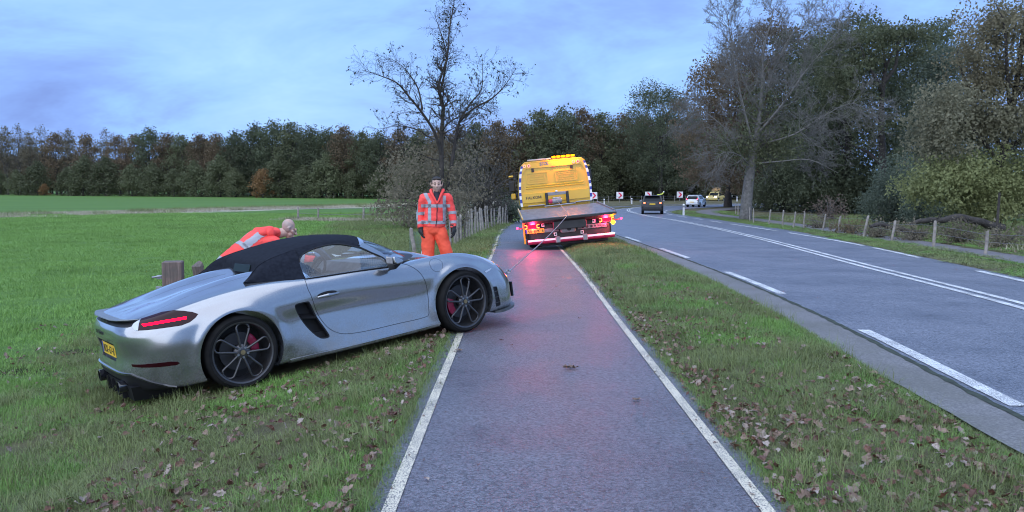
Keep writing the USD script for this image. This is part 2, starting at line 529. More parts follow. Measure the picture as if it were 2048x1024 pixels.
b2 = g.math('multiply', g.math('multiply', band(g, pos, g.math('multiply', jit, 0.3), (-14, 55), (-2.5, 49.5), 0.3, 1.6), left_only), g.fit(px, -15.5, -11.0))
col = g.mix(g.math('multiply', b2, 0.6), col, dry)
b3 = g.fit(px, 16.0, 18.5)                                   # rough land right of the second path
b3 = g.math('multiply', g.math('multiply', b3, g.fit(py, 71.0, 80.0, 1.0, 0.0)), g.fit(px, 24.0, 29.0, 1.0, 0.0))
col = g.mix(g.math('multiply', b3, 0.7), col, g.ramp(mid, [(0.3, (0.05, 0.06, 0.025)), (0.55, (0.13, 0.11, 0.06)), (0.75, (0.2, 0.16, 0.1))]))
for cx_, cy_, rx_, ry_ in ((-5.75, 9.5, 0.62, 0.24), (-5.35, 10.5, 0.45, 0.24), (-4.9, 9.2, 0.3, 0.12)):
    dd = g('vector_math', 'value', math_type='length', vector1=g('vector_math', 'vector', math_type='multiply', vector1=g('vector_math', 'vector', math_type='subtract', vector1=pos, vector2=(cx_, cy_, -0.5)), vector2=(1 / rx_, 1 / ry_, 0.0)))
    col = g.mix(g.fit(g.math('add', dd, g.math('multiply', mid, 0.9)), 1.15, 1.6, 1.0, 0.0), col, (0.03, 0.022, 0.016))
bumpn = g('bump', 'normal', height=fine, strength=0.7, distance=0.05)
ground_mat = g.make('meadow_ground', g('principled_bsdf', 'BSDF', base_color=col, roughness=0.85, specular_ior_level=0.2, normal=bumpn))
gr = obj('ground', (GV, GF), ground_mat, smooth=True)
tag(gr, kind='structure')


# ------------------------------------------------------------------ road, paths, markings
def resample(c, n):
    s = np.r_[0, np.cumsum(np.linalg.norm(np.diff(c, axis=0), axis=1))]
    t = np.linspace(0, s[-1], n)
    return np.stack([np.interp(t, s, c[:, k]) for k in range(2)], 1)


def sheet(A, B, off, n=220, m=2, jag=0.0, seed=0):
    """A sheet between two edge curves at the road's height."""
    A, B = resample(np.asarray(A), n), resample(np.asarray(B), n)
    if jag:
        r = np.random.default_rng(seed)
        A = A + (r.random((n, 1)) - 0.5) * jag; B = B + (r.random((n, 1)) - 0.5) * jag
    t = np.linspace(0, 1, m)[None, :, None]
    P = A[:, None] * (1 - t) + B[:, None] * t
    z = base(P[..., 1]) + off
    return np.concatenate([P, z[..., None]], -1).reshape(-1, 3), grid_faces(n, m)[:, ::-1]


def along(curve, y0, y1, off0, off1, n=60):
    """Two edges parallel to the curve (offset to the right), between y0 and y1."""
    c = curve[(curve[:, 1] >= y0) & (curve[:, 1] <= y1)]
    y = np.linspace(y0, y1, n)
    c = np.stack([np.interp(y, curve[:, 1], curve[:, 0]), y], 1)
    t = np.gradient(c, axis=0); t /= np.linalg.norm(t, axis=1, keepdims=True)
    nr = np.stack([t[:, 1], -t[:, 0]], 1)
    return c + nr * off0, c + nr * off1


path_asphalt = asphalt_mat('bike_path_asphalt', (0.034, 0.034, 0.040), (0.20, 0.20, 0.235), rough=0.38, cell=95.0, wet=0.6)
road_asphalt = asphalt_mat('road_asphalt', (0.052, 0.056, 0.069), (0.225, 0.24, 0.29), rough=0.40, cell=80.0, wet=0.6)
path2_asphalt = asphalt_mat('far_path_asphalt', (0.11, 0.10, 0.10), (0.22, 0.20, 0.20), rough=0.5)
g = NG()
pos = g('geometry', 'position')
cc = g.ramp(g.noise(pos, 60.0, 5.0, 0.7), [(0.3, (0.075, 0.07, 0.066)), (0.5, (0.16, 0.152, 0.147)), (0.7, (0.28, 0.27, 0.255))])
cc = g.mix(g.fit(g.noise(pos, 1.1, 5.0), 0.42, 0.66, 0.0, 0.65), cc, (0.10, 0.095, 0.07))
concrete = g.make('gutter_concrete', g('principled_bsdf', 'BSDF', base_color=cc, roughness=0.6, normal=g('bump', 'normal', height=g.noise(pos, 150.0, 3.0), strength=0.4, distance=0.004)))


def paint_mat(name, c, wear=0.5, cell=130.0):
    """Road paint worn down to the asphalt's grain: it is missing where the grain dips."""
    g = NG()
    pos = g('geometry', 'position')
    v = g('voronoi_texture', 'distance', vector=pos, scale=cell, feature='f1')
    w = g.noise(pos, 2.0, 5.0, 0.7)
    k = g.fit(g.math('add', v, g.math('multiply', w, 0.9)), wear + 0.30, wear + 0.50)
    col = g.mix(k, tuple(c), (0.13, 0.125, 0.125))
    return g.make(name, g('principled_bsdf', 'BSDF', base_color=col, roughness=0.55, normal=g('bump', 'normal', height=v, strength=0.4, distance=0.005)))


white_paint = paint_mat('white_road_paint', (0.74, 0.76, 0.76), 0.62)
cream_paint = paint_mat('cream_path_paint', (0.66, 0.60, 0.46), 0.66)
dark_seam = flat('tar_seam', (0.03, 0.04, 0.025), 0.9, 0.5, 12.0)

cutL, cutR = PATH_L.copy(), PATH_R.copy()
cutL[:, 0] -= 0.09; cutR[:, 0] += 0.11
tag(obj('bike_path', sheet(cutL, cutR, 0.0, 900, 6, 0.035, 3), path_asphalt), kind='structure')
tag(obj('road', sheet(ROAD_L, ROAD_R, 0.0, 300, 8), road_asphalt), kind='structure')
SL = np.stack([ROAD_L[:, 0] - np.interp(ROAD_L[:, 1], [0, 5.7, 9.2, 16, 30, 69], [0.37, 0.42, 0.55, 0.56, 0.5, 0.5]), ROAD_L[:, 1]], 1)
sel = ROAD_L[:, 1] < 69
tag(obj('concrete_gutter', sheet(SL[sel], ROAD_L[sel] - [0.01, 0], 0.009, 200, 3, 0.03, 5), concrete), kind='structure')
a, b = along(ROAD_L, -6, 63, -0.03, 0.035, 300)
tag(obj('road_seam', sheet(a, b, 0.012, 500, 2, 0.03, 6), dark_seam), kind='structure')
tag(obj('second_bike_path', sheet(PATH2_L, PATH2_R, 0.0, 200, 4, 0.06, 8), path2_asphalt), kind='structure')


def marking(name, edges, mat, label, cat='road marking', group=None, n=80, off=0.006):
    o = obj(name, sheet(edges[0], edges[1], off, n), mat)
    return tag(o, label, cat, group)


marking('edge_line', along(PATH_L, -5, 135, 0.0, 0.07, 500), cream_paint, 'long cream painted line along the left edge of the bike path', n=500)
marking('edge_line', along(PATH_R, -5, 135, -0.07, 0.0, 500), cream_paint, 'long cream painted line along the right edge of the bike path', n=500)
CENTER = deep([(4.9, -8), (5.9, 4), (6.70, 9.57), (7.28, 15.75), (8.78, 27.3), (10.3, 40), (11.3, 52.4), (11.15, 63), (11.6, 73.8), (12.8, 82), (15.2, 90.5), (19.2, 98), (25, 104.5), (33, 110.5), (45, 116.5), (64, 123)], 140)
CENTER_2 = np.stack([CENTER[:, 0] + 0.0, CENTER[:, 1]], 1)
marking('center_line', along(CENTER, -5, 139, -0.02, 0.10, 400), white_paint, 'left one of the two long white lines in the middle of the road', group='double white centre line', n=400)
marking('center_line', along(CENTER, -5, 139, 0.22, 0.34, 400), white_paint, 'right one of the two long white lines in the middle of the road', group='double white centre line', n=400)
for (ya, yb, lb) in [(5.3, 8.2, 'worn white dash on the road nearest the camera, at the right edge of the photo'), (11.1, 14.2, 'second white dash along the near side of the road'), (17.4, 20.7, 'third white dash along the near side of the road, short of the tow truck'), (24.0, 27.4, 'white dash on the road right beside the tow truck'), (30.5, 33.5, 'white dash on the road ahead of the tow truck')]:
    marking('dash_line', along(ROAD_L, ya * S, yb * S, 0.10, 0.235, 40), white_paint, lb, group='white dashes along the near edge of the road', n=40)
FAR = deep([(6.2, -8), (7.6, 5), (8.98, 14.1), (10.5, 22.8), (12.35, 38.5), (13.7, 54.7), (13.75, 64), (14.4, 70), (16.2, 77.5), (19.0, 84)], 120)
for k, (ya, yb) in enumerate([(2.0, 14.4), (17.5, 21.0), (22.0, 31.0), (33.0, 44.0), (46.5, 50.5), (53.0, 56.5), (58.5, 62.0), (64.0, 67.5), (69.5, 72.5), (74.5, 77.5)]):
    marking('far_edge_dash', along(FAR, ya * S, yb * S, 0.0, 0.15, 40), white_paint, ('long white edge stripe' if yb - ya > 5 else 'short white edge dash') + ' on the far side of the road, ' + ['nearest the camera', 'second from the camera', 'third from the camera', 'fourth from the camera', 'fifth from the camera', 'sixth from the camera', 'first in the bend', 'second in the bend', 'third in the bend', 'farthest in the bend'][k], group='white dashes along the far edge of the road', n=40)
OUT = np.stack([ROAD_L[:, 0] + 0.0, ROAD_L[:, 1]], 1)
marking('outer_line', along(OUT, 71, 140, 0.35, 0.5, 200), white_paint, 'white line along the outer edge of the far bend', n=200)
# ------------------------------------------------------------------ vegetation
def leaves(c, size, rng, droop=0.3, width=0.6, jitter=0.35, fold=0.15):
    """One folded diamond-shaped leaf of two triangles at each point."""
    n = len(c)
    d = unit(rng.normal(size=(n, 3)) - [0, 0, droop])
    s = unit(np.cross(d, rng.normal(size=(n, 3))))
    u = np.cross(d, s)
    L = size * (1 + jitter * rng.normal(size=(n, 1))).clip(0.4, 1.8)
    v = np.stack([c, c + d * L * 0.5 + s * L * width * 0.5 + u * L * fold, c + d * L, c + d * L * 0.5 - s * L * width * 0.5 + u * L * fold], 1).reshape(-1, 3)
    k = np.arange(n)[:, None] * 4
    return v, np.vstack([k + [0, 1, 2], k + [0, 2, 3]])


def ball(rng, n):
    """Points filling a unit ball, without stragglers."""
    return unit(rng.normal(size=(n, 3))) * rng.random((n, 1)) ** 0.42


def crown_tree(seed, H, trunk_h, R, n_clump, per, size, trunk_r, clump_r, power=0.55, low=0.3, bias=0.45, squash=0.7, lean=(0, 0), limbs=26, sway=0.25, top=1.0, droop=0.3, width=0.6):
    """Trunk with limbs to clumps of leaves that fill an uneven crown. Returns (wood, leaves)."""
    rng = np.random.default_rng(seed)
    t = rng.random(n_clump) ** 0.9
    prof = (np.sin(PI * np.clip(low + (1 - low) * t, 0.02, 0.995) ** top)) ** power
    a = rng.random(n_clump) * 2 * PI
    lob = 0.62 + 0.76 * meshkit.fbm(np.stack([np.cos(a) * 1.4 + seed, np.sin(a) * 1.4, t * 4.0], -1), 3, seed)
    r = R * prof * lob * rng.random(n_clump) ** bias
    z = trunk_h + (H - trunk_h) * t * (0.88 + 0.24 * meshkit.noise(np.stack([np.cos(a) * 1.1, np.sin(a) * 1.1 + seed, 0 * a], -1), seed))
    C = np.stack([r * np.cos(a) + lean[0] * t, r * np.sin(a) + lean[1] * t, z], 1)
    cr = clump_r * (0.6 + 0.8 * rng.random(n_clump))
    P = np.repeat(C, per, 0) + ball(rng, n_clump * per) * np.repeat(cr, per)[:, None] * [1.1, 1.1, 1.1 * squash]
    lv = leaves(P, size, rng, droop, width)
    W = MB()
    tz = np.linspace(0, 1, 9)
    wob = np.stack([np.sin(tz * 5 + seed) * sway * tz + lean[0] * tz ** 2 * 0.8, np.cos(tz * 4 + seed * 2) * sway * tz + lean[1] * tz ** 2 * 0.8, tz * H * 0.88], 1)
    W.tube(wob, trunk_r * np.maximum(0.06, (1 - tz) ** 0.8) * (1 + 0.5 * np.exp(-tz * 22)), 9)
    for k in rng.permutation(n_clump)[:limbs]:
        zc = max(trunk_h * 0.75, C[k, 2] * (0.35 + 0.35 * rng.random()))
        f = zc / (H * 0.88)
        p0 = np.array([np.interp(f, tz, wob[:, j]) for j in range(3)])
        p3 = C[k]
        m = (p0 + p3) / 2 + rng.normal(size=3) * 0.08 * np.linalg.norm(p3 - p0) + [0, 0, 0.08 * np.linalg.norm(p3 - p0)]
        W.tube(spline([p0, m, p3], 8), np.linspace(trunk_r * 0.42 * (1 - f * 0.6), 0.015, 9)[:len(spline([p0, m, p3], 8))], 5)
    return W.get(), lv


def branch_out(W, tips, rng, p, d, L, r, level, spec):
    """Recursive branching; gathers the branches' lines by kind, for sprout() to turn into tubes, and twig points in tips."""
    n = spec['seg'][level]
    kick = rng.normal(size=(n, 3)) * spec['wob'][level]
    kick[:, 2] += spec['up'][level]
    pts = np.empty((n + 1, 3)); pts[0] = p
    dx, dy, dz = d
    for k in range(n):
        dx += kick[k, 0]; dy += kick[k, 1]; dz += kick[k, 2]
        m = 1.0 / math.sqrt(dx * dx + dy * dy + dz * dz)
        dx *= m; dy *= m; dz *= m
        pts[k + 1] = (pts[k, 0] + dx * L / n, pts[k, 1] + dy * L / n, pts[k, 2] + dz * L / n)
    rr = r + (r * spec['taper'][level] - r) * np.arange(n + 1) / n
    W.lines.setdefault((n + 1, spec['sides'][level]), []).append((pts, rr))
    if level >= len(spec['kids']):
        tips.append(pts[1:])
        return
    K = spec['kids'][level]
    U = rng.random((K, 4)); N3 = rng.normal(size=(K, 3))
    for k in range(K):
        f = spec['from'][level] + (1 - spec['from'][level]) * (k + U[k, 0]) / K
        i = min(int(f * n), n - 1)
        ax = pts[i + 1] - pts[i]
        q = pts[i] + ax * (f * n - i)
        ax = ax / math.sqrt(ax @ ax)
        sd = N3[k] - ax * (N3[k] @ ax)
        sd /= math.sqrt(sd @ sd) + 1e-9
        ang = spec['ang'][level] * (0.7 + 0.6 * U[k, 1])
        branch_out(W, tips, rng, q, ax * math.cos(ang) + sd * math.sin(ang), L * spec['len'][level] * (0.6 + 0.7 * U[k, 2]) * (1.15 - 0.55 * f), max(rr[i] * spec['rad'][level], spec['min']), level + 1, spec)


def sprout(W):
    for (k, sides), L in W.lines.items():
        v, f = tubes(np.array([a for a, _ in L]), np.array([b for _, b in L]), sides)
        W.add(v, f)
    W.lines = {}


bark = noise_mat('grey_brown_bark', [(0.3, (0.045, 0.04, 0.034)), (0.55, (0.10, 0.09, 0.078)), (0.75, (0.17, 0.155, 0.135))], 5.0, rough=0.9, bump=0.8, bump_scale=14.0, dist=0.05)
pale_bark = noise_mat('pale_twig_bark', [(0.3, (0.085, 0.08, 0.075)), (0.7, (0.19, 0.182, 0.17))], 5.0, rough=0.9, bump=0.6, bump_scale=14.0, dist=0.04)
dark_bark = noise_mat('dark_wet_bark', [(0.3, (0.025, 0.022, 0.02)), (0.7, (0.065, 0.056, 0.05))], 5.0, rough=0.85, bump=0.8, bump_scale=16.0, dist=0.05)
LM = {
    'dark': leaf_mat('dark_green_leaves', [(0.0, (0.091, 0.106, 0.060)), (0.6, (0.142, 0.155, 0.086)), (1.0, (0.209, 0.208, 0.108))]),
    'green': leaf_mat('olive_green_leaves', [(0.0, (0.112, 0.123, 0.064)), (0.6, (0.179, 0.182, 0.092)), (1.0, (0.283, 0.262, 0.126))]),
    'brown': leaf_mat('russet_leaves', [(0.0, (0.149, 0.110, 0.066)), (0.5, (0.250, 0.157, 0.088)), (1.0, (0.380, 0.214, 0.110))]),
    'rust': leaf_mat('rust_orange_leaves', [(0.0, (0.199, 0.116, 0.051)), (0.5, (0.399, 0.205, 0.074)), (1.0, (0.578, 0.304, 0.103))]),
    'grey': leaf_mat('grey_olive_leaves', [(0.0, (0.170, 0.147, 0.100)), (0.5, (0.269, 0.228, 0.147)), (1.0, (0.399, 0.330, 0.206))]),
    'blue': leaf_mat('blue_green_leaves', [(0.0, (0.105, 0.129, 0.090)), (0.5, (0.178, 0.207, 0.139)), (1.0, (0.277, 0.296, 0.190))]),
    'yellow': leaf_mat('yellow_green_leaves', [(0.0, (0.149, 0.161, 0.051)), (0.5, (0.309, 0.286, 0.081)), (1.0, (0.559, 0.447, 0.125))]),
    'oak': leaf_mat('turning_oak_leaves', [(0.0, (0.120, 0.134, 0.056)), (0.45, (0.229, 0.214, 0.074)), (0.75, (0.319, 0.233, 0.088)), (1.0, (0.459, 0.259, 0.110))]),
}


def tree_thing(name, label, cat, loc, wood, lv, bark_m, leaf_m, group=None, R=None, scale=1.0):
    t = thing(name, label, cat, loc, R, group, scale)
    obj('trunk', wood, bark_m, t, smooth=True)
    if lv is not None:
        obj('crown', lv, leaf_m, t)
    return t


def gz(x, y):
    return float(ground_z(np.array([x]), np.array([y]), False)[0])


# ---- far woods: kinds of trees, each built once
W_, L_ = crown_tree(11, 15.0, 1.2, 4.6, 210, 40, 0.36, 0.26, 1.25, low=0.12)
kinds = {}
spots = {}


def kind_tree(key, name, wood, lv, bm, lm):
    kinds[key] = (name, wood, lv, bm, lm)


kind_tree('dense', 'broadleaf_tree', W_, L_, dark_bark, LM['dark'])
kind_tree('olive', 'broadleaf_tree', *crown_tree(12, 14.0, 2.0, 4.2, 190, 40, 0.35, 0.24, 1.15, low=0.15), dark_bark, LM['green'])
kind_tree('thin', 'thin_tree', *crown_tree(13, 16.0, 5.5, 2.6, 130, 22, 0.30, 0.17, 0.95, low=0.2, limbs=40), bark, LM['grey'])
kind_tree('airy', 'thin_tree', *crown_tree(17, 17.0, 7.5, 2.7, 100, 17, 0.28, 0.19, 0.85, low=0.22, limbs=60), bark, LM['grey'])
kind_tree('brown', 'beech_tree', *crown_tree(14, 15.0, 2.5, 4.0, 190, 38, 0.34, 0.25, 1.15, low=0.15), dark_bark, LM['brown'])
kind_tree('small', 'understorey_tree', *crown_tree(15, 6.5, 0.2, 3.0, 120, 36, 0.32, 0.12, 0.95, low=0.3), dark_bark, LM['green'])
kind_tree('rust', 'understorey_tree', *crown_tree(16, 6.0, 0.6, 2.6, 90, 32, 0.32, 0.12, 0.85, low=0.3), dark_bark, LM['rust'])
first = {}


def plant(key, x, y, h, label, group, yaw=None, seed=0):
    """A far tree of one of the kinds, scaled to height h."""
    x, y = x * S, y * S
    name, wood, lv, bm, lm = kinds[key]
    H0 = lv[0][:, 2].max()
    r = np.random.default_rng(int(abs(x) * 977 + abs(y) * 131 + seed))
    R = rotz(r.random() * 2 * PI if yaw is None else yaw)
    s = h / H0
    if key not in first:
        first[key] = tree_thing(name, label, 'tree', (x, y, gz(x, y) - 0.1), wood, lv, bm, lm, group, R, s)
        return first[key]
    return copy(first[key], label, (x, y, gz(x, y) - 0.1), R, group, s, name=name)


def at_px(px, y):
    return (px - 1024) / 1480.0 * y


# skyline of the wood behind the meadow: (place across, distance, height, kind, look)
wood_row = [(-30, 196, 19, 'thin'), (18, 192, 19, 'airy'), (58, 190, 21.5, 'airy'), (95, 189, 17, 'thin'), (128, 188, 18.5, 'airy'), (150, 187, 17.5, 'thin'), (172, 186, 18, 'airy'), (190, 185, 16, 'thin'),
            (212, 184, 17.5, 'airy'), (235, 183, 16, 'brown'), (258, 182, 16.5, 'thin'), (290, 181, 15.5, 'brown'), (322, 178, 16.5, 'airy'), (345, 176, 15, 'brown'), (372, 174, 15, 'brown'), (398, 172, 16.5, 'dense'),
            (428, 170, 15, 'brown'), (455, 168, 14.5, 'olive'), (486, 166, 14.5, 'brown'), (515, 164, 14.5, 'brown'), (545, 162, 15, 'dense'), (580, 160, 16.5, 'dense'), (612, 158, 17, 'dense'), (645, 156, 16.5, 'olive'),
            (676, 154, 15.5, 'dense'), (706, 152, 15, 'dense'), (735, 150, 15.2, 'brown'), (765, 148, 14, 'olive'), (795, 146, 14, 'dense'), (830, 144, 14, 'brown'), (865, 141, 14, 'olive'), (900, 138, 14, 'brown'),
            (935, 135, 14, 'brown'), (965, 133, 14.5, 'olive'), (1000, 130, 14.5, 'brown'), (1035, 128, 14.5, 'brown'), (1075, 126, 16, 'olive'), (1110, 126, 16.5, 'dense'), (1145, 128, 16.5, 'brown'), (1180, 130, 16, 'olive'),
            (1215, 132, 16, 'brown'), (1250, 134, 16, 'brown'), (1290, 136, 17, 'dense'), (1335, 138, 17, 'dense'), (1380, 140, 17, 'brown'), (1425, 142, 17.5, 'brown'), (1470, 142, 18, 'dense'), (1520, 142, 18, 'olive'), (1570, 140, 18, 'dense')]
look = {'dense': 'dark green broadleaf tree', 'olive': 'olive green broadleaf tree', 'thin': 'slender grey-leaved tree', 'airy': 'tall thin see-through tree', 'brown': 'russet brown autumn tree'}
ORD = ['first', 'second', 'third', 'fourth', 'fifth', 'sixth', 'seventh', 'eighth', 'ninth', 'tenth', 'eleventh', 'twelfth']


def where(px):
    return 'from the left in the wood left of the car' if px < 330 else 'from the left in the wood behind mid meadow' if px < 740 else 'from the left behind the half bare tree' if px < 1020 else 'from the left behind the tow truck' if px < 1210 else 'from the left behind the road bend'


count = {}


def ordinal(k, px):
    key = (k, where(px))
    count[key] = count.get(key, 0) + 1
    return ORD[count[key] - 1]


for (px_, y, h, k) in wood_row:
    plant(k, at_px(px_, y), y, h, f'{ordinal(k, px_)} {look[k]} {where(px_)}', 'front row of the far wood')
rng = np.random.default_rng(5)
low_row = [(px_, 186 - px_ * 0.055) for px_ in range(-20, 740, 38) if abs(px_ - 588) >= 20] + [(px_, 146 - (px_ - 745) * 0.06) for px_ in range(745, 1060, 45)] + [(px_, 122 + (px_ - 1080) * 0.035) for px_ in range(1080, 1600, 44)]
for px_, y in low_row:
    plant('small', at_px(px_ + rng.integers(-9, 9), y), y, 6.2 + rng.random() * 3.6, f'{ordinal("small", px_)} low bushy tree {where(px_)}' if px_ < 1020 else f'{ordinal("small", px_)} low bushy tree {where(px_)}', 'low trees at the foot of the far wood')
plant('rust', at_px(592, 150), 150, 6.2, 'small rust orange tree standing at the foot of the far wood', None)
plant('rust', at_px(213, 172), 172, 3.0, 'tiny orange brown bush at the foot of the far wood, far left', None)
# the wood behind the front row: nobody could count it
PIW = UsdGeom.PointInstancer.Define(stage, numbered('/World', 'woodland'))
protos = UsdGeom.Scope.Define(stage, str(PIW.GetPath()) + '/kinds')
pts, idx, sc, ori = [], [], [], []
pk = ['dense', 'olive', 'brown', 'small']
for i, k in enumerate(pk):
    name, wood, lv, bm, lm = kinds[k]
    x = UsdGeom.Xform.Define(stage, f'{PIW.GetPath()}/kinds/{name}_{i:03d}' if i else f'{PIW.GetPath()}/kinds/{name}')
    usdkit.mesh(stage, f'{x.GetPath()}/trunk', wood, bm, smooth=True)
    usdkit.mesh(stage, f'{x.GetPath()}/crown', lv, lm)
    PIW.GetPrototypesRel().AddTarget(x.GetPath())
row = np.array([(a, b, c) for a, b, c, _ in wood_row], float)
for depth in (6, 12, 19, 27, 36):
    for px_ in np.arange(-150, 1640, 24):
        y = np.interp(px_, row[:, 0], row[:, 1]) + depth + rng.random() * 5
        x = at_px(px_ + rng.random() * 20, y)
        hh = np.interp(px_, row[:, 0], row[:, 2])
        k = rng.choice([0, 1, 2, 2]) if px_ > 300 else rng.choice([1, 2, 2, 3])
        H0 = kinds[pk[k]][2][0][:, 2].max()
        s = hh * (0.72 + 0.2 * rng.random()) / H0 if k < 3 else 8.0 / H0
        if px_ < 330:
            s *= 0.72
        a = rng.random() * 2 * PI
        pts.append((x, y * S, gz(x, y * S) - 0.1)); idx.append(int(k)); sc.append(s); ori.append((math.cos(a / 2), 0, 0, math.sin(a / 2)))


def instancer(PI_, pts, idx, sc, ori):
    PI_.CreatePositionsAttr(Vt.Vec3fArray.FromNumpy(np.array(pts, np.float32)))
    PI_.CreateProtoIndicesAttr(Vt.IntArray.FromNumpy(np.array(idx, np.int32)))
    s = np.array(sc, np.float32)
    if s.ndim == 1:
        s = np.repeat(s[:, None], 3, 1)
    PI_.CreateScalesAttr(Vt.Vec3fArray.FromNumpy(s))
    o = np.array(ori, float)
    PI_.CreateOrientationsAttr(Vt.QuathArray([Gf.Quath(float(q[0]), float(q[1]), float(q[2]), float(q[3])) for q in o]))


instancer(PIW, pts, idx, sc, ori)
tag(PIW, 'dense mass of trees making up the wood behind its front row', 'wood', kind='stuff')

# ---- half bare tree by the fence
rng = np.random.default_rng(21)
D = 36.0 * S
W, tips = MB(), []
W.lines = {}


def P2(px, py, dy=0.0):
    """A point of the tree's own frame given in the plane of the tree (metres from its foot)."""
    return np.array([(px - 885) / FPX * D, dy, (448 - py) / FPX * D])


stems = [  # polyline, radius at foot, radius at tip
    ([P2(885, 448), P2(884, 330), P2(884, 258), P2(888, 205), P2(881, 176), P2(879, 158), P2(896, 111), P2(900, 53, .2), P2(908, 5, .4), P2(911, -18, .5)], 0.13, 0.012),
    ([P2(881, 176), P2(889, 140, .3), P2(893, 100, .6), P2(880, 50, .9), P2(868, 15, 1.1)], 0.06, 0.010),
    ([P2(884, 300), P2(872, 255, -.4), P2(849, 217, -.8), P2(826, 188, -1.2), P2(805, 164, -1.5), P2(775, 152, -1.8), P2(742, 142, -2.0)], 0.085, 0.009),
    ([P2(849, 217, -.8), P2(846, 193, -.5), P2(838, 165, -.3), P2(822, 140, -.2), P2(800, 118, 0), P2(782, 108, 0)], 0.05, 0.008),
    ([P2(888, 400, .2), P2(905, 300, .5), P2(912, 255, .6), P2(920, 225, .8), P2(942, 190, 1.0), P2(962, 162, 1.3), P2(963, 97, 1.5)], 0.10, 0.010),
    ([P2(920, 228, .8), P2(948, 205, .3), P2(985, 186, 0), P2(1012, 160, -.3), P2(1030, 134, -.5)], 0.06, 0.008),
    ([P2(886, 172), P2(905, 198, -.8), P2(916, 222, -1.2)], 0.04, 0.02),
    ([P2(886, 250, 0), P2(905, 235, -1), P2(940, 222, -1.6), P2(975, 225, -2.0)], 0.045, 0.008),
    ([P2(884, 270, 0), P2(860, 262, 1), P2(820, 240, 1.6), P2(780, 235, 2.0), P2(755, 240, 2.2)], 0.045, 0.007),
    ([P2(884, 310, 0), P2(850, 300, .8), P2(815, 285, 1.0), P2(775, 290, 1.3)], 0.04, 0.007),
]
spec = dict(seg=[5, 4, 3], wob=[0.22, 0.28, 0.35], up=[0.05, 0.03, 0.0], taper=[0.35, 0.4, 0.5], sides=[4, 3, 3], kids=[4, 3], ang=[0.75, 0.75], len=[0.55, 0.6], rad=[0.5, 0.6], min=0.0045)
spec['from'] = [0.2, 0.2]
for pts_, r0, r1 in stems:
    c = spline(pts_, 26)
    rr = np.linspace(r0, r1, len(c))
    W.tube(c, rr, 7)
    Ltot = np.linalg.norm(np.diff(c, axis=0), axis=1).sum()
    for k in range(int(Ltot * 8) + 3):
        f = 0.25 + 0.75 * rng.random()
        i = min(int(f * (len(c) - 1)), len(c) - 2)
        ax = unit(c[i + 1] - c[i])
        side = unit(np.cross(ax, rng.normal(size=3)))
        nd = unit(ax * 0.6 + side * 0.8)
        if c[i][2] < 3.2 and rng.random() < 0.5:
            continue
        branch_out(W, tips, rng, c[i], nd, 0.62 + 0.55 * rng.random(), max(rr[i] * 0.35, 0.008), 0, spec)
sprout(W)
tp = np.vstack(tips)
tp = tp[rng.random(len(tp)) < 0.5]
hot = meshkit.noise(tp * 0.9 + 3, 4)
tp = tp[rng.random(len(tp)) < 0.15 + 1.5 * np.clip(hot - 0.35, 0, 1)]
tx, ty = at_px(885, D / S), D
t = thing('half_bare_tree', 'tall half bare tree with several stems and thin last leaves beside the fence', 'tree', (tx, ty, gz(tx, ty)))
obj('trunk', W.get(), dark_bark, t, smooth=True)
obj('crown', leaves(tp, 0.095, rng, 0.6, 0.5), leaf_mat('last_dark_leaves', [(0, (0.03, 0.035, 0.02)), (1, (0.08, 0.075, 0.04))]), t)


# ---- grey-olive willow scrub around its foot, drooping to the left
def shrub(seed, R, H, n, per, size, clump=0.5, stems=14, lean=(0, 0), squash=0.8, hollow=0.4, low=0.12, droop=0.3, twig=0.02, width=0.5, flat=1.0):
    rng = np.random.default_rng(seed)
    a = rng.random(n) * 2 * PI
    el = np.arcsin(rng.random(n) * (1 - low) + low)
    lob = 0.6 + 0.8 * meshkit.fbm(np.stack([np.cos(a) * np.cos(el), np.sin(a) * np.cos(el), np.sin(el)], -1) * 1.6 + seed, 3, seed)
    rr = rng.random(n) ** hollow * lob
    C = np.stack([R * rr * np.cos(a) * np.cos(el) + lean[0] * rr, R * flat * rr * np.sin(a) * np.cos(el) + lean[1] * rr, H * rr * np.sin(el) ** 0.8], 1)
    P = np.repeat(C, per, 0) + ball(rng, n * per) * clump * [1.05, 1.05, 1.05 * squash]
    P[:, 2] = np.abs(P[:, 2])
    W = MB()
    for k in range(stems):
        c = C[rng.integers(n)]
        b = rng.normal(size=3) * [0.18, 0.18, 0] * R * 0.4
        W.tube(spline([b, b * 0.6 + c * 0.45 + [0, 0, 0.15 * H], c], 8), np.linspace(twig * 1.8, twig * 0.4, 9)[:len(spline([b, b * 0.6 + c * 0.45 + [0, 0, 0.15 * H], c], 8))], 4)
    return W.get(), leaves(P, size, rng, droop, width)


def shrub_thing(name, label, cat, px_, y, args, bm, lm, dz=0.0, group=None):
    x = at_px(px_, y)
    y = y * S
    w, l = shrub(**args)
    t = thing(name, label, cat, (x, y, gz(x, y) + dz), None, group)
    obj('stem', w, bm, t, smooth=True)
    obj('foliage', l, lm, t)
    return t


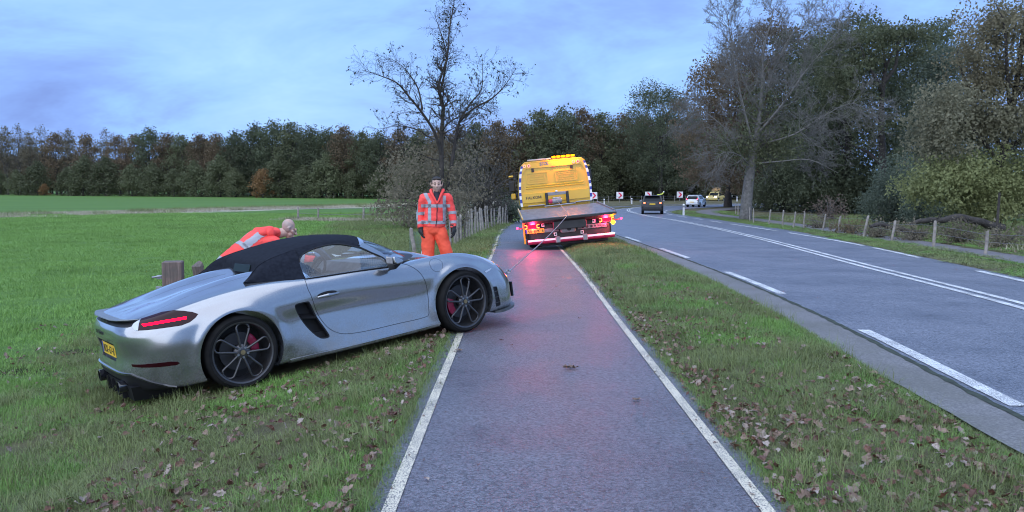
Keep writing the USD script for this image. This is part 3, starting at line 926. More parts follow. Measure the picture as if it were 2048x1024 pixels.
shrub_thing('willow_scrub', 'wide grey-olive scrub hanging around the foot of the half bare tree', 'shrub', 868, 37.5, dict(seed=31, R=3.1, H=4.6, n=250, per=36, size=0.14, clump=0.6, stems=40, hollow=0.5, droop=0.9, lean=(-0.3, 0)), bark, LM['grey'])
shrub_thing('willow_scrub', 'grey-brown scrub right of the half bare tree, behind the standing man', 'shrub', 965, 44, dict(seed=32, R=2.4, H=6.2, n=130, per=34, size=0.15, clump=0.65, stems=40, hollow=0.6, droop=0.5), bark, leaf_mat('grey_brown_scrub', [(0, (0.10, 0.09, 0.075)), (1, (0.22, 0.19, 0.155))]))
shrub_thing('sapling', 'young leafy sapling standing right beside the man at the fence', 'sapling', 915, 27.5, dict(seed=33, R=0.62, H=2.15, n=70, per=14, size=0.10, clump=0.2, stems=26, hollow=0.6, low=0.45, twig=0.012), bark, LM['grey'])
shrub_thing('roadside_bush', 'round green bush beside the bike path, left of the tow truck', 'bush', 1018, 46, dict(seed=34, R=1.15, H=1.7, n=80, per=24, size=0.15, clump=0.35, stems=16), bark, LM['blue'])

# ---- the big bare tree right of the road
rng = np.random.default_rng(44)
D = 54.0 * S
W, tips = MB(), []
W.lines = {}


def P3(px, py, dy=0.0):
    return np.array([(px - 1490) / FPX * D, dy, (440 - py) / FPX * D])


spec = dict(seg=[6, 5, 4, 3], wob=[0.16, 0.2, 0.26, 0.3], up=[0.05, 0.04, 0.03, 0.02], taper=[0.3, 0.35, 0.4, 0.5], sides=[5, 4, 3, 3], kids=[6, 5, 4], ang=[0.65, 0.65, 0.6], len=[0.5, 0.5, 0.55], rad=[0.45, 0.5, 0.6], min=0.009)
spec['from'] = [0.25, 0.2, 0.15]
limbs = [
    ([P3(1490, 444), P3(1494, 380), P3(1502, 310), P3(1512, 250), P3(1518, 170), P3(1522, 100, .5), P3(1540, 40, .8), P3(1545, 12, 1)], 0.50, 0.02, 26),
    ([P3(1505, 300), P3(1480, 230, -.8), P3(1455, 150, -1.4), P3(1440, 80, -1.8), P3(1432, 40, -2)], 0.20, 0.012, 17),
    ([P3(1512, 240), P3(1540, 160, 1), P3(1570, 100, 1.8), P3(1600, 55, 2.2), P3(1640, 30, 2.4)], 0.22, 0.012, 19),
    ([P3(1508, 270), P3(1550, 210, -1.2), P3(1585, 150, -2), P3(1615, 110, -2.4), P3(1650, 60, -2.8)], 0.20, 0.012, 18),
    ([P3(1505, 310), P3(1465, 265, 1), P3(1430, 230, 1.6), P3(1405, 215, 2.0), P3(1385, 245, 2.2)], 0.15, 0.012, 14),
    ([P3(1504, 290), P3(1570, 270, -1.5), P3(1620, 235, -2.5), P3(1665, 215, -3), P3(1700, 235, -3.2)], 0.17, 0.012, 18),
    ([P3(1503, 315), P3(1560, 310, 1.2), P3(1610, 290, 1.8), P3(1660, 290, 2.2), P3(1695, 330, 2.5)], 0.15, 0.012, 17),
    ([P3(1502, 325), P3(1545, 322, -1.6), P3(1590, 320, -2.6), P3(1640, 345, -3.2)], 0.13, 0.012, 14),
    ([P3(1498, 330), P3(1465, 310, -1.4), P3(1435, 305, -2.0), P3(1405, 320, -2.3)], 0.12, 0.012, 12),
    ([P3(1514, 220), P3(1490, 150, 1.6), P3(1478, 90, 2.2), P3(1470, 40, 2.5)], 0.15, 0.012, 14),
]
for pts_, r0, r1, nb in limbs:
    c = spline(pts_, 26)
    rr = np.linspace((0.5 * r0) ** 0.5, r1 ** 0.5, len(c)) ** 2
    if r0 > 0.4:
        rr = np.interp(c[:, 2], [0, 0.6, 4.5, 8, 14, 16], [0.52, 0.42, 0.33, 0.13, 0.04, 0.015])
    W.tube(c, rr, 10 if r0 > 0.4 else 6)
    for k in range(int(nb * 2.0)):
        f = 0.22 + 0.78 * rng.random()
        i = min(int(f * (len(c) - 1)), len(c) - 2)
        if c[i][2] < 4.6:
            continue
        ax = unit(c[i + 1] - c[i])
        side = unit(np.cross(ax, rng.normal(size=3)))
        nd = unit(ax * 0.7 + side * 0.75)
        dwn = c[i][2] < 8.0
        spec['up'] = [-0.06, -0.03, 0.02, 0.03] if dwn else [0.08, 0.06, 0.04, 0.03]
        branch_out(W, tips, rng, c[i], nd, 1.7 + 1.0 * rng.random(), max(min(rr[i] * 0.35, 0.05), 0.016), 0, spec)
tx, ty = at_px(1490, D / S), D
sprout(W)
t = thing('bare_tree', 'big bare grey tree with a thick trunk standing by the right verge in the bend', 'tree', (tx, ty, gz(tx, ty) - 0.1))
obj('trunk', W.get(), pale_bark, t, smooth=True)
ivy = rng.normal(size=(1900, 3)) * [1.1, 0.8, 0.8] + [0.4, 0, 5.1]
ivy2 = rng.normal(size=(1300, 3)) * [0.75, 0.6, 0.6] + [2.4, -0.4, 5.4]
ivy3 = rng.normal(size=(1300, 3)) * [0.8, 0.6, 1.3] + [0.6, 0, 8.0]
ivy4 = rng.normal(size=(900, 3)) * [0.7, 0.6, 0.6] + [-1.3, -0.4, 5.6]
obj('crown', leaves(np.vstack([ivy, ivy2, ivy3, ivy4]), 0.17, rng, 0.4), LM['green'], t)

# ---- dark trees behind it and towards the right
trees = [  # px, distance, H, trunk_h, R, kind, seed, label
    (1455, 92, 18.6, 2.5, 6.6, 'brown', 51, 'tall russet dark tree rising behind the bare tree, nearest the bend'),
    (1535, 84, 20.0, 2.0, 7.4, 'brown', 52, 'tall dense dark tree with reddish top right behind the bare tree'),
    (1610, 80, 18.2, 2.0, 6.0, 'dark', 53, 'dark green dense tree behind the right limbs of the bare tree'),
    (1690, 72, 17.5, 1.5, 5.6, 'dark', 54, 'dark green tree under the open oak crown'),
    (1845, 74, 17.0, 1.0, 4.6, 'dark', 56, 'dark tree filling the gap between the open oak and the near oak'),
    (1400, 142, 14.0, 1.5, 4.6, 'dark', 57, 'dark bushy tree at the inside of the bend left of the bare trunk'),
    (1320, 125, 18.5, 2.5, 7.0, 'dark', 58, 'broad dark tree with a visible forked trunk behind the chevron signs'),
]
for (px_, y, H, th, R_, k, sd, lb) in trees:
    n = 400
    wd, lv = crown_tree(sd, H, th, R_, n, 62, 0.255, 0.38, 1.35, low=0.1, power=0.36, bias=0.36)
    x = at_px(px_, y)
    y = y * S
    tree_thing('dark_tree', lb, 'tree', (x, y, gz(x, y) - 0.1), wd, lv, dark_bark, LM[k])
# low dark growth beneath them
for i, (px_, y, R_, H, lb) in enumerate([(1570, 78, 4.2, 5.0, 'low dark thicket right of the bare trunk'), (1650, 74, 4.2, 5.5, 'dark thicket below the dark green trees'), (1730, 70, 4.2, 6.0, 'dark thicket behind the blue-green bush'), (1880, 60, 4.5, 6.0, 'dark thicket behind the near oak'), (1980, 56, 4.8, 6.5, 'dark thicket at the right edge behind the near oak')]):
    shrub_thing('thicket', lb, 'thicket', px_, y, dict(seed=60 + i, R=R_, H=H, n=150, per=60, size=0.25, clump=1.0, stems=20), dark_bark, LM['dark'])

# open oak whose limbs show against the sky
rng = np.random.default_rng(71)
D = 66.0 * S


def P4(px, py, dy=0.0):
    return np.array([(px - 1765) / FPX * D, dy, (430 - py) / FPX * D])


W = MB()
oak = [([P4(1765, 432), P4(1762, 330), P4(1755, 240), P4(1757, 175), P4(1760, 130), P4(1755, 85, .5)], 0.42, 0.08), ([P4(1757, 170), P4(1780, 135), P4(1795, 100, 1), P4(1830, 80, 1.5)], 0.2, 0.05),
       ([P4(1756, 190), P4(1735, 165, -1), P4(1712, 140, -1.5), P4(1690, 100, -2)], 0.2, 0.05), ([P4(1757, 150), P4(1770, 100, -1), P4(1800, 70, -1.4)], 0.13, 0.04), ([P4(1740, 170, -.8), P4(1715, 168, .5), P4(1690, 150, 1)], 0.12, 0.04), ([P4(1762, 330), P4(1735, 300, 1), P4(1700, 285, 1.5)], 0.2, 0.05)]
for c, r0, r1 in oak:
    s_ = spline(c, 16)
    W.tube(s_, np.linspace(r0, r1, len(s_)), 8)
C = []
for (px_, py_, sx, sy, n) in [(1700, 85, 45, 18, 44), (1760, 75, 50, 16, 46), (1815, 75, 32, 14, 30), (1690, 130, 42, 22, 46), (1830, 110, 22, 14, 14), (1730, 110, 30, 20, 24), (1680, 200, 40, 40, 60), (1740, 250, 40, 40, 40), (1660, 160, 30, 30, 30)]:
    q = rng.normal(size=(n, 2)) * [sx, sy] * 0.55 + [px_, py_]
    C += [P4(a, b, rng.normal() * 1.6) for a, b in q]
C = np.array(C)
Pn = np.repeat(C, 56, 0) + ball(rng, len(C) * 56) * [0.9, 0.9, 0.6]
x = at_px(1765, D / S)
tree_thing('open_oak', 'open oak with dark bent limbs showing sky under its spreading crown', 'tree', (x, D, gz(x, D)), W.get(), leaves(Pn, 0.21, rng), dark_bark, LM['green'])
rng = np.random.default_rng(72)
D = 62.0 * S
C = np.array([[(a - 1850) / FPX * D, rng.normal() * 1.2, (430 - b) / FPX * D] for (px_, py_, sx, sy, n) in [(1870, 130, 28, 30, 40), (1840, 190, 35, 35, 50), (1880, 200, 30, 40, 50), (1850, 270, 40, 50, 70)] for a, b in rng.normal(size=(n, 2)) * [sx, sy] * 0.55 + [px_, py_]])
W = MB(); W.tube(spline([(0, 0, 0), (0.2, 0, 5), (0.4, 0.2, 9), (0.9, 0, 12.5)], 12), np.linspace(0.3, 0.05, 13), 8)
x = at_px(1850, D / S)
tree_thing('slim_oak', 'slim leafy tree with ragged top between the open oak and the near oak', 'tree', (x, D, gz(x, D)), W.get(), leaves(np.repeat(C, 54, 0) + ball(rng, len(C) * 54) * [0.85, 0.85, 0.65], 0.2, rng), dark_bark, LM['blue'])

# near oak at the right edge, yellow-green below and brown on top
rng = np.random.default_rng(81)
D = 29.0 * S


def P5(px, py, dy=0.0):
    return np.array([(px - 1990) / FPX * D, dy, (475 - py) / FPX * D])


W = MB()
for c, r0, r1 in [([P5(1995, 480), P5(1992, 400), P5(2000, 300), P5(2020, 180), P5(2030, 60), P5(2040, -40)], 0.20, 0.05), ([P5(1998, 300), P5(1960, 220, .5), P5(1935, 150, .8), P5(1925, 90, 1)], 0.09, 0.02), ([P5(1995, 330), P5(1930, 270, -.6), P5(1880, 240, -1)], 0.09, 0.02),
                  ([P5(1994, 360), P5(1930, 340, .6), P5(1870, 330, .8)], 0.08, 0.02), ([P5(2010, 230), P5(1975, 130, -.8), P5(1960, 60, -1), P5(1945, 30, -1)], 0.08, 0.015), ([P5(2015, 200), P5(2080, 120), P5(2120, 60)], 0.1, 0.03), ([P5(2000, 300), P5(2080, 260), P5(2150, 240)], 0.1, 0.03)]:
    s_ = spline(c, 14)
    W.tube(s_, np.linspace(r0, r1, len(s_)), 7)
t = thing('near_oak', 'leafy oak at the right edge, yellow-green below and turning brown on top', 'tree', (at_px(1990, D / S), D, gz(at_px(1990, D / S), D)))
obj('trunk', W.get(), dark_bark, t, smooth=True)


def cloud(items, per, sig, dyy=0.9):
    out = []
    for (px_, py_, sx, sy, n) in items:
        q = rng.normal(size=(n, 2)) * [sx, sy] * 0.55 + [px_, py_]
        out += [P5(a, b, rng.normal() * dyy) for a, b in q]
    out = np.array(out)
    per = int(per * 1.5)
    return np.repeat(out, per, 0) + ball(rng, len(out) * per) * sig * 1.9


top = cloud([(1990, 60, 45, 45, 70), (1955, 60, 30, 40, 34), (2060, 40, 60, 60, 80), (1930, 110, 22, 30, 26), (1985, 150, 50, 45, 90), (1950, 180, 30, 25, 40), (2070, 150, 50, 50, 90)], 30, 0.22)
midl = cloud([(1880, 215, 30, 28, 60), (1940, 240, 50, 40, 110), (1870, 280, 35, 35, 80), (2010, 250, 60, 50, 140), (2090, 260, 50, 60, 110), (1850, 240, 18, 18, 16)], 30, 0.22)
lowl = cloud([(1880, 350, 35, 35, 90), (1930, 360, 50, 45, 130), (1990, 370, 55, 45, 150), (1850, 380, 28, 30, 60), (2060, 370, 60, 50, 150), (1960, 420, 60, 18, 60)], 30, 0.22)
obj('crown', leaves(top, 0.108, rng, 0.3), leaf_mat('browning_oak_leaves', [(0.0, (0.17, 0.15, 0.09)), (0.5, (0.30, 0.22, 0.125)), (1.0, (0.44, 0.30, 0.18))]), t, label='brown turning top of the crown')
obj('crown', leaves(midl, 0.108, rng, 0.3), leaf_mat('khaki_leaves', [(0.0, (0.20, 0.19, 0.12)), (0.5, (0.33, 0.30, 0.19)), (1.0, (0.47, 0.40, 0.27))]), t, label='khaki middle of the crown')
obj('crown', leaves(lowl, 0.108, rng, 0.3), leaf_mat('bright_yellow_green_leaves', [(0.0, (0.24, 0.26, 0.11)), (0.5, (0.40, 0.39, 0.16)), (1.0, (0.58, 0.53, 0.24))]), t, label='yellow-green lower part of the crown')

shrub_thing('blue_green_bush', 'large rounded blue-green bush left of the near oak', 'bush', 1795, 40, dict(seed=91, R=2.0, H=4.3, n=210, per=58, size=0.125, clump=0.5, stems=24, hollow=0.45), dark_bark, LM['blue'])
shrub_thing('blue_green_bush', 'smaller blue-green bush right of the large one, half under the near oak', 'bush', 1858, 37, dict(seed=92, R=1.5, H=3.4, n=130, per=58, size=0.125, clump=0.45, stems=20, hollow=0.45), dark_bark, LM['blue'])
shrub_thing('copper_bush', 'thin copper-leaved bush behind the fence posts near the bare tree', 'bush', 1655, 47, dict(seed=93, R=1.35, H=1.9, n=60, per=14, size=0.15, clump=0.4, stems=30, hollow=0.7, low=0.3), pale_bark, leaf_mat('copper_leaves', [(0, (0.12, 0.09, 0.07)), (1, (0.24, 0.17, 0.125))]))
for i, (px_, y, R_, H, lb) in enumerate([(1920, 23, .8, .75, 'low bramble scrub behind the second fence post from the right'), (1830, 25, .9, .8, 'low bramble scrub behind the third fence post from the right'), (2010, 21, .8, .85, 'low bramble scrub behind the rightmost fence post'), (1700, 30, 1.0, .7, 'low brown bramble behind the leaning fence posts'), (1640, 37, 1.2, .9, 'low brown bramble below the copper bush'), (1760, 27, .9, .7, 'low bramble scrub under the fallen trunk')]):
    shrub_thing('bramble', lb, 'bramble', px_, y, dict(seed=100 + i, R=R_, H=H, n=60, per=14, size=0.085, clump=0.22, stems=34, hollow=0.7, twig=0.008), bark, LM['grey'] if i != 3 else LM['brown'])
# ------------------------------------------------------------------ grass, fallen leaves
def blades(seed, n, h, spread, lean, w, segs=2, hvar=0.5):
    """A tuft of bent, tapering blades."""
    r = np.random.default_rng(seed)
    a = r.random(n) * 2 * PI
    p = r.normal(size=(n, 2)) * spread
    H = h * (1 - hvar / 2 + hvar * r.random(n))
    b = r.random(n) * lean + 0.1
    out = np.stack([np.cos(a), np.sin(a)], 1)
    side = np.stack([-np.sin(a), np.cos(a)], 1) * w
    t = np.linspace(0, 1, segs + 1)
    V, F = [], []
    rows = []
    for tt in t:
        c = np.concatenate([p + out * (H * b * tt ** 2)[:, None], (H * (tt - 0.35 * b * tt ** 2))[:, None]], 1)
        k = (1 - tt) * 0.9 + 0.1
        rows += [c + np.c_[side * k, np.zeros(n)], c - np.c_[side * k, np.zeros(n)]]
    V = np.stack(rows, 1)
    m = V.shape[1]
    base_ = np.arange(n)[:, None] * m
    F = [base_ + np.array([2 * k, 2 * k + 1, 2 * k + 3]) for k in range(segs)] + [base_ + np.array([2 * k, 2 * k + 3, 2 * k + 2]) for k in range(segs)]
    return V.reshape(-1, 3), np.vstack(F)


def grass_mat(name, cols, inst=0.2):
    g = NG()
    col = g.ramp(g('geometry', 'random_per_island'), cols)
    k = g.fit(g('object_info', 'random'), 0.0, 1.0, 1 - inst, 1 + inst)
    col = g('hsv', 'color', hue=0.5, saturation=1.0, fac=1.0, value=k, color=col)
    return g.make(name, g('principled_bsdf', 'BSDF', base_color=col, roughness=0.6, specular_ior_level=0.35))


GREEN = [(0.135, 0.247, 0.050), (0.188, 0.338, 0.065), (0.262, 0.405, 0.084)]
OLIVE = [(0.155, 0.19, 0.066), (0.245, 0.275, 0.10), (0.36, 0.365, 0.17)]
STRAW = [(0.275, 0.237, 0.150), (0.425, 0.375, 0.250), (0.600, 0.537, 0.388)]
GM = {'verge': grass_mat('verge_grass_blades', [(0, OLIVE[0]), (0.5, OLIVE[1]), (0.78, OLIVE[2]), (0.82, STRAW[0]), (1, STRAW[1])]),
      'fresh': grass_mat('fresh_grass_blades', [(0, GREEN[0]), (0.5, GREEN[1]), (0.92, GREEN[2]), (0.95, STRAW[0]), (1, STRAW[1])]),
      'straw': grass_mat('straw_grass_blades', [(0, OLIVE[0]), (0.22, OLIVE[1]), (0.3, STRAW[0]), (0.7, STRAW[1]), (1, STRAW[2])]),
      'hay': grass_mat('hay_coloured_grass', [(0, (0.40, 0.36, 0.27)), (0.5, (0.58, 0.53, 0.42)), (1, (0.72, 0.67, 0.55))]),
      'field': grass_mat('meadow_grass_blades', [(0, (0.165, 0.30, 0.065)), (0.6, (0.225, 0.41, 0.09)), (1, (0.31, 0.47, 0.13))], 0.12)}


def patch(seed, size, n, h, w, long_share=0.15, lean=1.3, segs=2):
    """A square turf of short blades with some taller tufts in it."""
    r = np.random.default_rng(seed)
    m = MB()
    k = 14
    for i in range(n // k):
        c = np.append((r.random(2) - 0.5) * size, 0)
        hh = h * (0.6 + 0.8 * r.random()) * (2.1 if r.random() < long_share else 1.0)
        v, f = blades(seed * 1000 + i, k, hh, 0.03 + 0.03 * size, lean, w, segs)
        m.add(v + c, f)
    return m.get()


def lie(P, yaw, e=0.25):
    """Orientation of turf lying on the ground's slope."""
    zx = (ground_z(P[:, 0] + e, P[:, 1], False) - ground_z(P[:, 0] - e, P[:, 1], False)) / (2 * e)
    zy = (ground_z(P[:, 0], P[:, 1] + e, False) - ground_z(P[:, 0], P[:, 1] - e, False)) / (2 * e)
    tx, ty = np.arctan(zy).clip(-0.3, 0.3), -np.arctan(zx).clip(-0.3, 0.3)      # tilt about x, y
    qa = np.stack([np.ones(len(P)), tx / 2, ty / 2, 0 * tx], 1)
    c, s = np.cos(yaw / 2), np.sin(yaw / 2)
    w, x, y, z = qa.T
    q = np.stack([w * c - z * s, x * c + y * s, -x * s + y * c, w * s + z * c], 1)
    return q / np.linalg.norm(q, axis=1, keepdims=True)


def scatter(name, label, cat, protos, P, idx, sc, seed, ori=None, kind='stuff'):
    PI_ = UsdGeom.PointInstancer.Define(stage, numbered('/World', name))
    for i, (mesh, mat) in enumerate(protos):
        pth = f'{PI_.GetPath()}/kinds/tuft' + (f'_{i:03d}' if i else '')
        usdkit.mesh(stage, pth, mesh, mat)
        PI_.GetPrototypesRel().AddTarget(pth)
    r = np.random.default_rng(seed)
    if ori is None:
        ori = lie(P, r.random(len(P)) * 2 * PI)
    instancer(PI_, P, idx, sc, ori)
    return tag(PI_, label, cat, kind=kind)


def on_ground(x, y, dz=0.0):
    return np.stack([x, y, ground_z(x, y) + dz], 1)


def under_car(P, pad=0.0):
    q = (P - CAR_T) @ CAR_R
    return (q[:, 0] > -0.85 - pad) & (q[:, 0] < 3.2 + pad) & (np.abs(q[:, 1]) < 0.72 + pad)


turfs = [(patch(1, 0.36, 400, 0.032, 0.0017), GM['verge']), (patch(2, 0.36, 400, 0.038, 0.0018), GM['fresh']), (patch(3, 0.36, 360, 0.036, 0.0016), GM['straw']), (patch(4, 0.36, 320, 0.065, 0.0018, 0.25), GM['verge']), (patch(5, 0.36, 380, 0.026, 0.002), GM['fresh']), (patch(6, 0.30, 300, 0.10, 0.0016, 0.3), GM['straw'])]


def cells(x0f, x1f, y0, y1, step, seed, grow=0.0):
    """Jittered rows of cells between two edges; the cells grow with distance."""
    r = np.random.default_rng(seed)
    xs, ys, ss_ = [], [], []
    y = y0
    while y < y1:
        st = step * (1 + grow * (y - y0))
        a, b = float(x0f(y)), float(x1f(y))
        n = max(1, int(round((b - a) / st)))
        xs.append(a + (np.arange(n) + 0.5) * (b - a) / n + (r.random(n) - 0.5) * st * 0.5)
        ys.append(y + (r.random(n) - 0.5) * st * 0.6)
        ss_.append(np.full(n, st / step))
        y += st * 0.8
    return np.concatenate(xs), np.concatenate(ys), np.concatenate(ss_), r


def pick(P, r, seed):
    """Which turf lies where: patches of fresh grass, straw and longer grass."""
    a, b = meshkit.fbm(P * [0.9, 0.9, 0], 3, seed), meshkit.fbm(P * [0.7, 0.7, 0] + 9, 3, seed + 1)
    u = r.random(len(P))
    return np.where(a > 0.57, np.where(u < 0.5, 1, np.where(u < 0.82, 4, 3)), np.where(b > 0.51, np.where(u < 0.74, 2, np.where(u < 0.79, 5, 0)), np.where(u < 0.5, 0, np.where(u < 0.62, 4, np.where(u < 0.72, 3, 2)))))


def torn(P):
    """Where the turf has been torn up beside the car's tail."""
    out = np.zeros(len(P), bool)
    for cx_, cy_, rx_, ry_ in ((-5.75, 9.5, 0.66, 0.26), (-5.35, 10.5, 0.48, 0.26), (-4.9, 9.2, 0.32, 0.14)):
        out |= ((P[:, 0] - cx_) / rx_) ** 2 + ((P[:, 1] - cy_) / ry_) ** 2 < 1
    return out


seen = lambda P, m=0.8: np.abs(P[:, 0]) < P[:, 1] * 0.65 + m
# bank left of the path
x, y, s, r = cells(lambda y: max(-0.63 * y - 0.9, -4.6 - 0.12 * y), lambda y: pl(y) - 0.16, 2.9, 18, 0.20, 1, 0.035)
P = on_ground(x, y)
k = ~under_car(P) & seen(P) & (meshkit.fbm(P * [2.3, 2.3, 0], 3, 8) > 0.33) & ~torn(P)
P, s = P[k], s[k]; idx = pick(P, r, 3)
sc = np.stack([s, s, (0.7 + 0.5 * r.random(len(P))) * s ** 0.4], 1)
scatter('bank_grass', 'short mixed grass with straw on the bank left of the bike path', 'grass', turfs, P, idx, sc, 1)
# verge between path and road
x, y, s, r = cells(lambda y: pr(y) + 0.20, lambda y: rl(y) - 0.60, 3.1, 38, 0.20, 2, 0.035)
P = on_ground(x, y)
k = (P[:, 0] < P[:, 1] * 0.65 + 0.8) & ~((P[:, 1] > 23.5) & (P[:, 1] < 31) & (P[:, 0] < 2.6))
P, s = P[k], s[k]; idx = pick(P, r, 5)
pale = (P[:, 1] > 11.5) & (P[:, 1] < 20) & (P[:, 0] < pr(P[:, 1]) + 0.6)
idx = np.where(pale & (r.random(len(P)) < 0.6), 5, idx)
sc = np.stack([s, s, (0.62 + 0.55 * r.random(len(P))) * s ** 0.4], 1)
scatter('verge_grass', 'mixed grass on the verge between the bike path and the road', 'grass', turfs, P, idx, sc, 2)
# wisps hanging over the edges of path and gutter
wisps = [(blades(41 + i, 12, 0.05, 0.035, 1.6, 0.0018), GM[k]) for i, k in enumerate(['verge', 'fresh', 'straw'])]
xs, ys = [], []
r = np.random.default_rng(17)
for f, o, n, y1 in ((pl, -0.10, 1800, 24), (pr, 0.12, 1800, 24), (rl, -0.55, 2600, 26)):
    yy = 3.4 * (y1 / 3.4) ** r.random(n)
    ys.append(yy); xs.append(f(yy) + o + r.normal(size=n) * 0.03)
P = on_ground(np.concatenate(xs), np.concatenate(ys))
P = P[~under_car(P)]
scatter('edge_grass', 'fringe of grass growing over the edges of the bike path and the gutter', 'grass', wisps, P, r.integers(0, 3, len(P)), 0.6 + 0.6 * r.random(len(P)), 3)
# meadow
mt = [(patch(8, 1.0, 1000, 0.036, 0.0032, 0.1, 0.8, 1), GM['field']), (patch(9, 1.0, 1000, 0.03, 0.0034, 0.05, 0.8, 1), GM['field']), (patch(10, 1.0, 800, 0.045, 0.0032, 0.2, 0.8, 1), GM['fresh'])]
x, y, s, r = cells(lambda y: -0.63 * y - 1.5, lambda y: -4.2 - 0.11 * y, 5.5, 70, 0.62, 3, 0.022)
P = on_ground(x, y, -0.005)
k = ~torn(P)
P, s = P[k], s[k]
sc = np.stack([s, s, (0.75 + 0.5 * r.random(len(P))) * s ** 0.5], 1)
scatter('meadow_grass', 'bright green grass of the wide meadow', 'grass', mt, P, r.choice([0, 1, 2], len(P), p=[0.5, 0.35, 0.15]), sc, 4)
# bank further along the path and the verges right of the road
big = [(patch(11, 0.8, 620, 0.055, 0.0042, 0.2, 1.3, 1), GM['verge']), (patch(12, 0.8, 620, 0.055, 0.0042, 0.1, 1.3, 1), GM['fresh']), (patch(13, 0.8, 560, 0.07, 0.004, 0.3, 1.4, 1), GM['straw'])]
parts_ = []
for i, (a, b, y0, y1) in enumerate([(lambda y: -4.6 - 0.11 * y, lambda y: pl(y) - 0.3, 17.5, 70), (lambda y: rr_(y) + 0.2, lambda y: p2l(y) - 0.15, 11, 87), (lambda y: p2r(y) + 0.2, lambda y: p2r(y) + 1.25, 14, 87), (lambda y: pr(y) + 0.2, lambda y: max(rl(y) - 0.3, pr(y) + 0.4), 37, 86), (lambda y: pl(y) - 0.1 - 4, lambda y: pl(y) - 0.1, 70, 96)]):
    parts_.append(cells(a, b, y0, y1, 0.46, 50 + i, 0.02)[:3])
x, y, s = (np.concatenate([p[k] for p in parts_]) for k in range(3))
r = np.random.default_rng(19)
P = on_ground(x, y)
a = meshkit.fbm(P * [0.35, 0.35, 0], 3, 4)
u = r.random(len(P))
idx = np.where((P[:, 0] < 0) & (a > 0.5), np.where(u < 0.55, 2, 0), np.where(u < 0.5, 1, np.where(u < 0.86, 0, 2)))
sc = np.stack([s, s, (0.75 + 0.5 * r.random(len(P))) * s ** 0.4 * np.where(P[:, 0] > 5, 0.42, 1.0)], 1)
scatter('far_verge_grass', 'grass on the farther verges along the bike paths and the bend', 'grass', big, P, idx, sc, 5)
# tall dry grass: the pale strip in the meadow, under the meadow fence, and the rough land on the right
xs, ys, hs = [], [], []
r = np.random.default_rng(23)
u = r.random(3200) * 1.9 - 0.55; o = r.normal(size=3200) * 1.6
d = np.array([22, 40.0]); nrm = np.array([-40, 22.0]) / 45.7
ok = meshkit.noise(np.stack([u * 14, o * 0.2, 0 * u], -1)) > 0.2
q = np.array([-38, 61.0]) + u[:, None] * d + o[:, None] * nrm
xs.append(q[ok, 0]); ys.append(q[ok, 1]); hs.append(1.5 + 0 * q[ok, 0])
u = r.random(500); q = np.array([-14.5, 55.5]) + u[:, None] * np.array([11.5, -4.1]) + r.normal(size=(500, 2)) * [0.4, 0.5]
xs.append(q[:, 0]); ys.append(q[:, 1]); hs.append(0.9 + 0.6 * r.random(500))
yy = 19 * (70 / 19) ** r.random(2600)
xs.append(p2r(yy) + 1.3 + r.random(2600) ** 1.1 * 11); ys.append(yy); hs.append(0.7 + r.random(2600) * 1.0)
xs, ys, hs = map(np.concatenate, (xs, ys, hs))
keep = (xs < -0.8) | (xs > 5)
xs, ys, hs = xs[keep], ys[keep], hs[keep]
P = on_ground(xs, ys)
tall = [(blades(14, 70, 0.16, 0.26, 1.6, 0.006, 1), GM['hay']), (blades(15, 90, 0.28, 0.24, 1.0, 0.006, 1), GM['verge'])]
idx = np.where(xs > 5, (r.random(len(xs)) < 0.62).astype(int), (r.random(len(xs)) < 0.1).astype(int))
scatter('dry_grass', 'tall pale dry grass in strips across the meadow and on the rough land', 'dry grass', tall, P, idx, np.stack([hs * 1.1, hs * 1.1, hs], 1), 6)

# fallen oak leaves
def oak_leaf(seed, L=0.075):
    r = np.random.default_rng(seed)
    t = np.linspace(0, 1, 9)
    w = 0.30 * np.sin(PI * np.clip(t, 0.03, 0.97) ** 0.8) * (1 + 0.38 * np.cos(t * PI * 7))
    curl = 0.5 * (r.random() - 0.3)
    mid_ = np.stack([t - 0.5, 0.05 * np.sin(t * 4), 0.20 * curl * (t - 0.5) ** 2 * 4], 1)
    lft = mid_ + np.stack([0 * t, w, 0.5 * w + 0.05 * r.normal(size=9)], 1)
    rgt = mid_ + np.stack([0 * t, -w, 0.5 * w + 0.05 * r.normal(size=9)], 1)
    v = np.concatenate([lft, mid_, rgt]) * L
    f = [[k, k + 1, 9 + k + 1, 9 + k] for k in range(8)] + [[9 + k, 9 + k + 1, 18 + k + 1, 18 + k] for k in range(8)]
    return v, np.array(f)


def dead_leaf_mat(name, c0, c1):
    g = NG()
    rnd = g('object_info', 'random')
    col = g.ramp(rnd, [(0.0, c0), (0.5, tuple((a + b) / 2 for a, b in zip(c0, c1))), (1.0, c1)])
    n = g.noise(g('texture_coordinate', 'object'), 60.0, 3.0)
    col = g.mix(g.fit(n, 0.4, 0.7, 0.0, 0.5), col, tint(c0, 0.6))
    return g.make(name, g('principled_bsdf', 'BSDF', base_color=col, roughness=0.5, specular_ior_level=0.5))


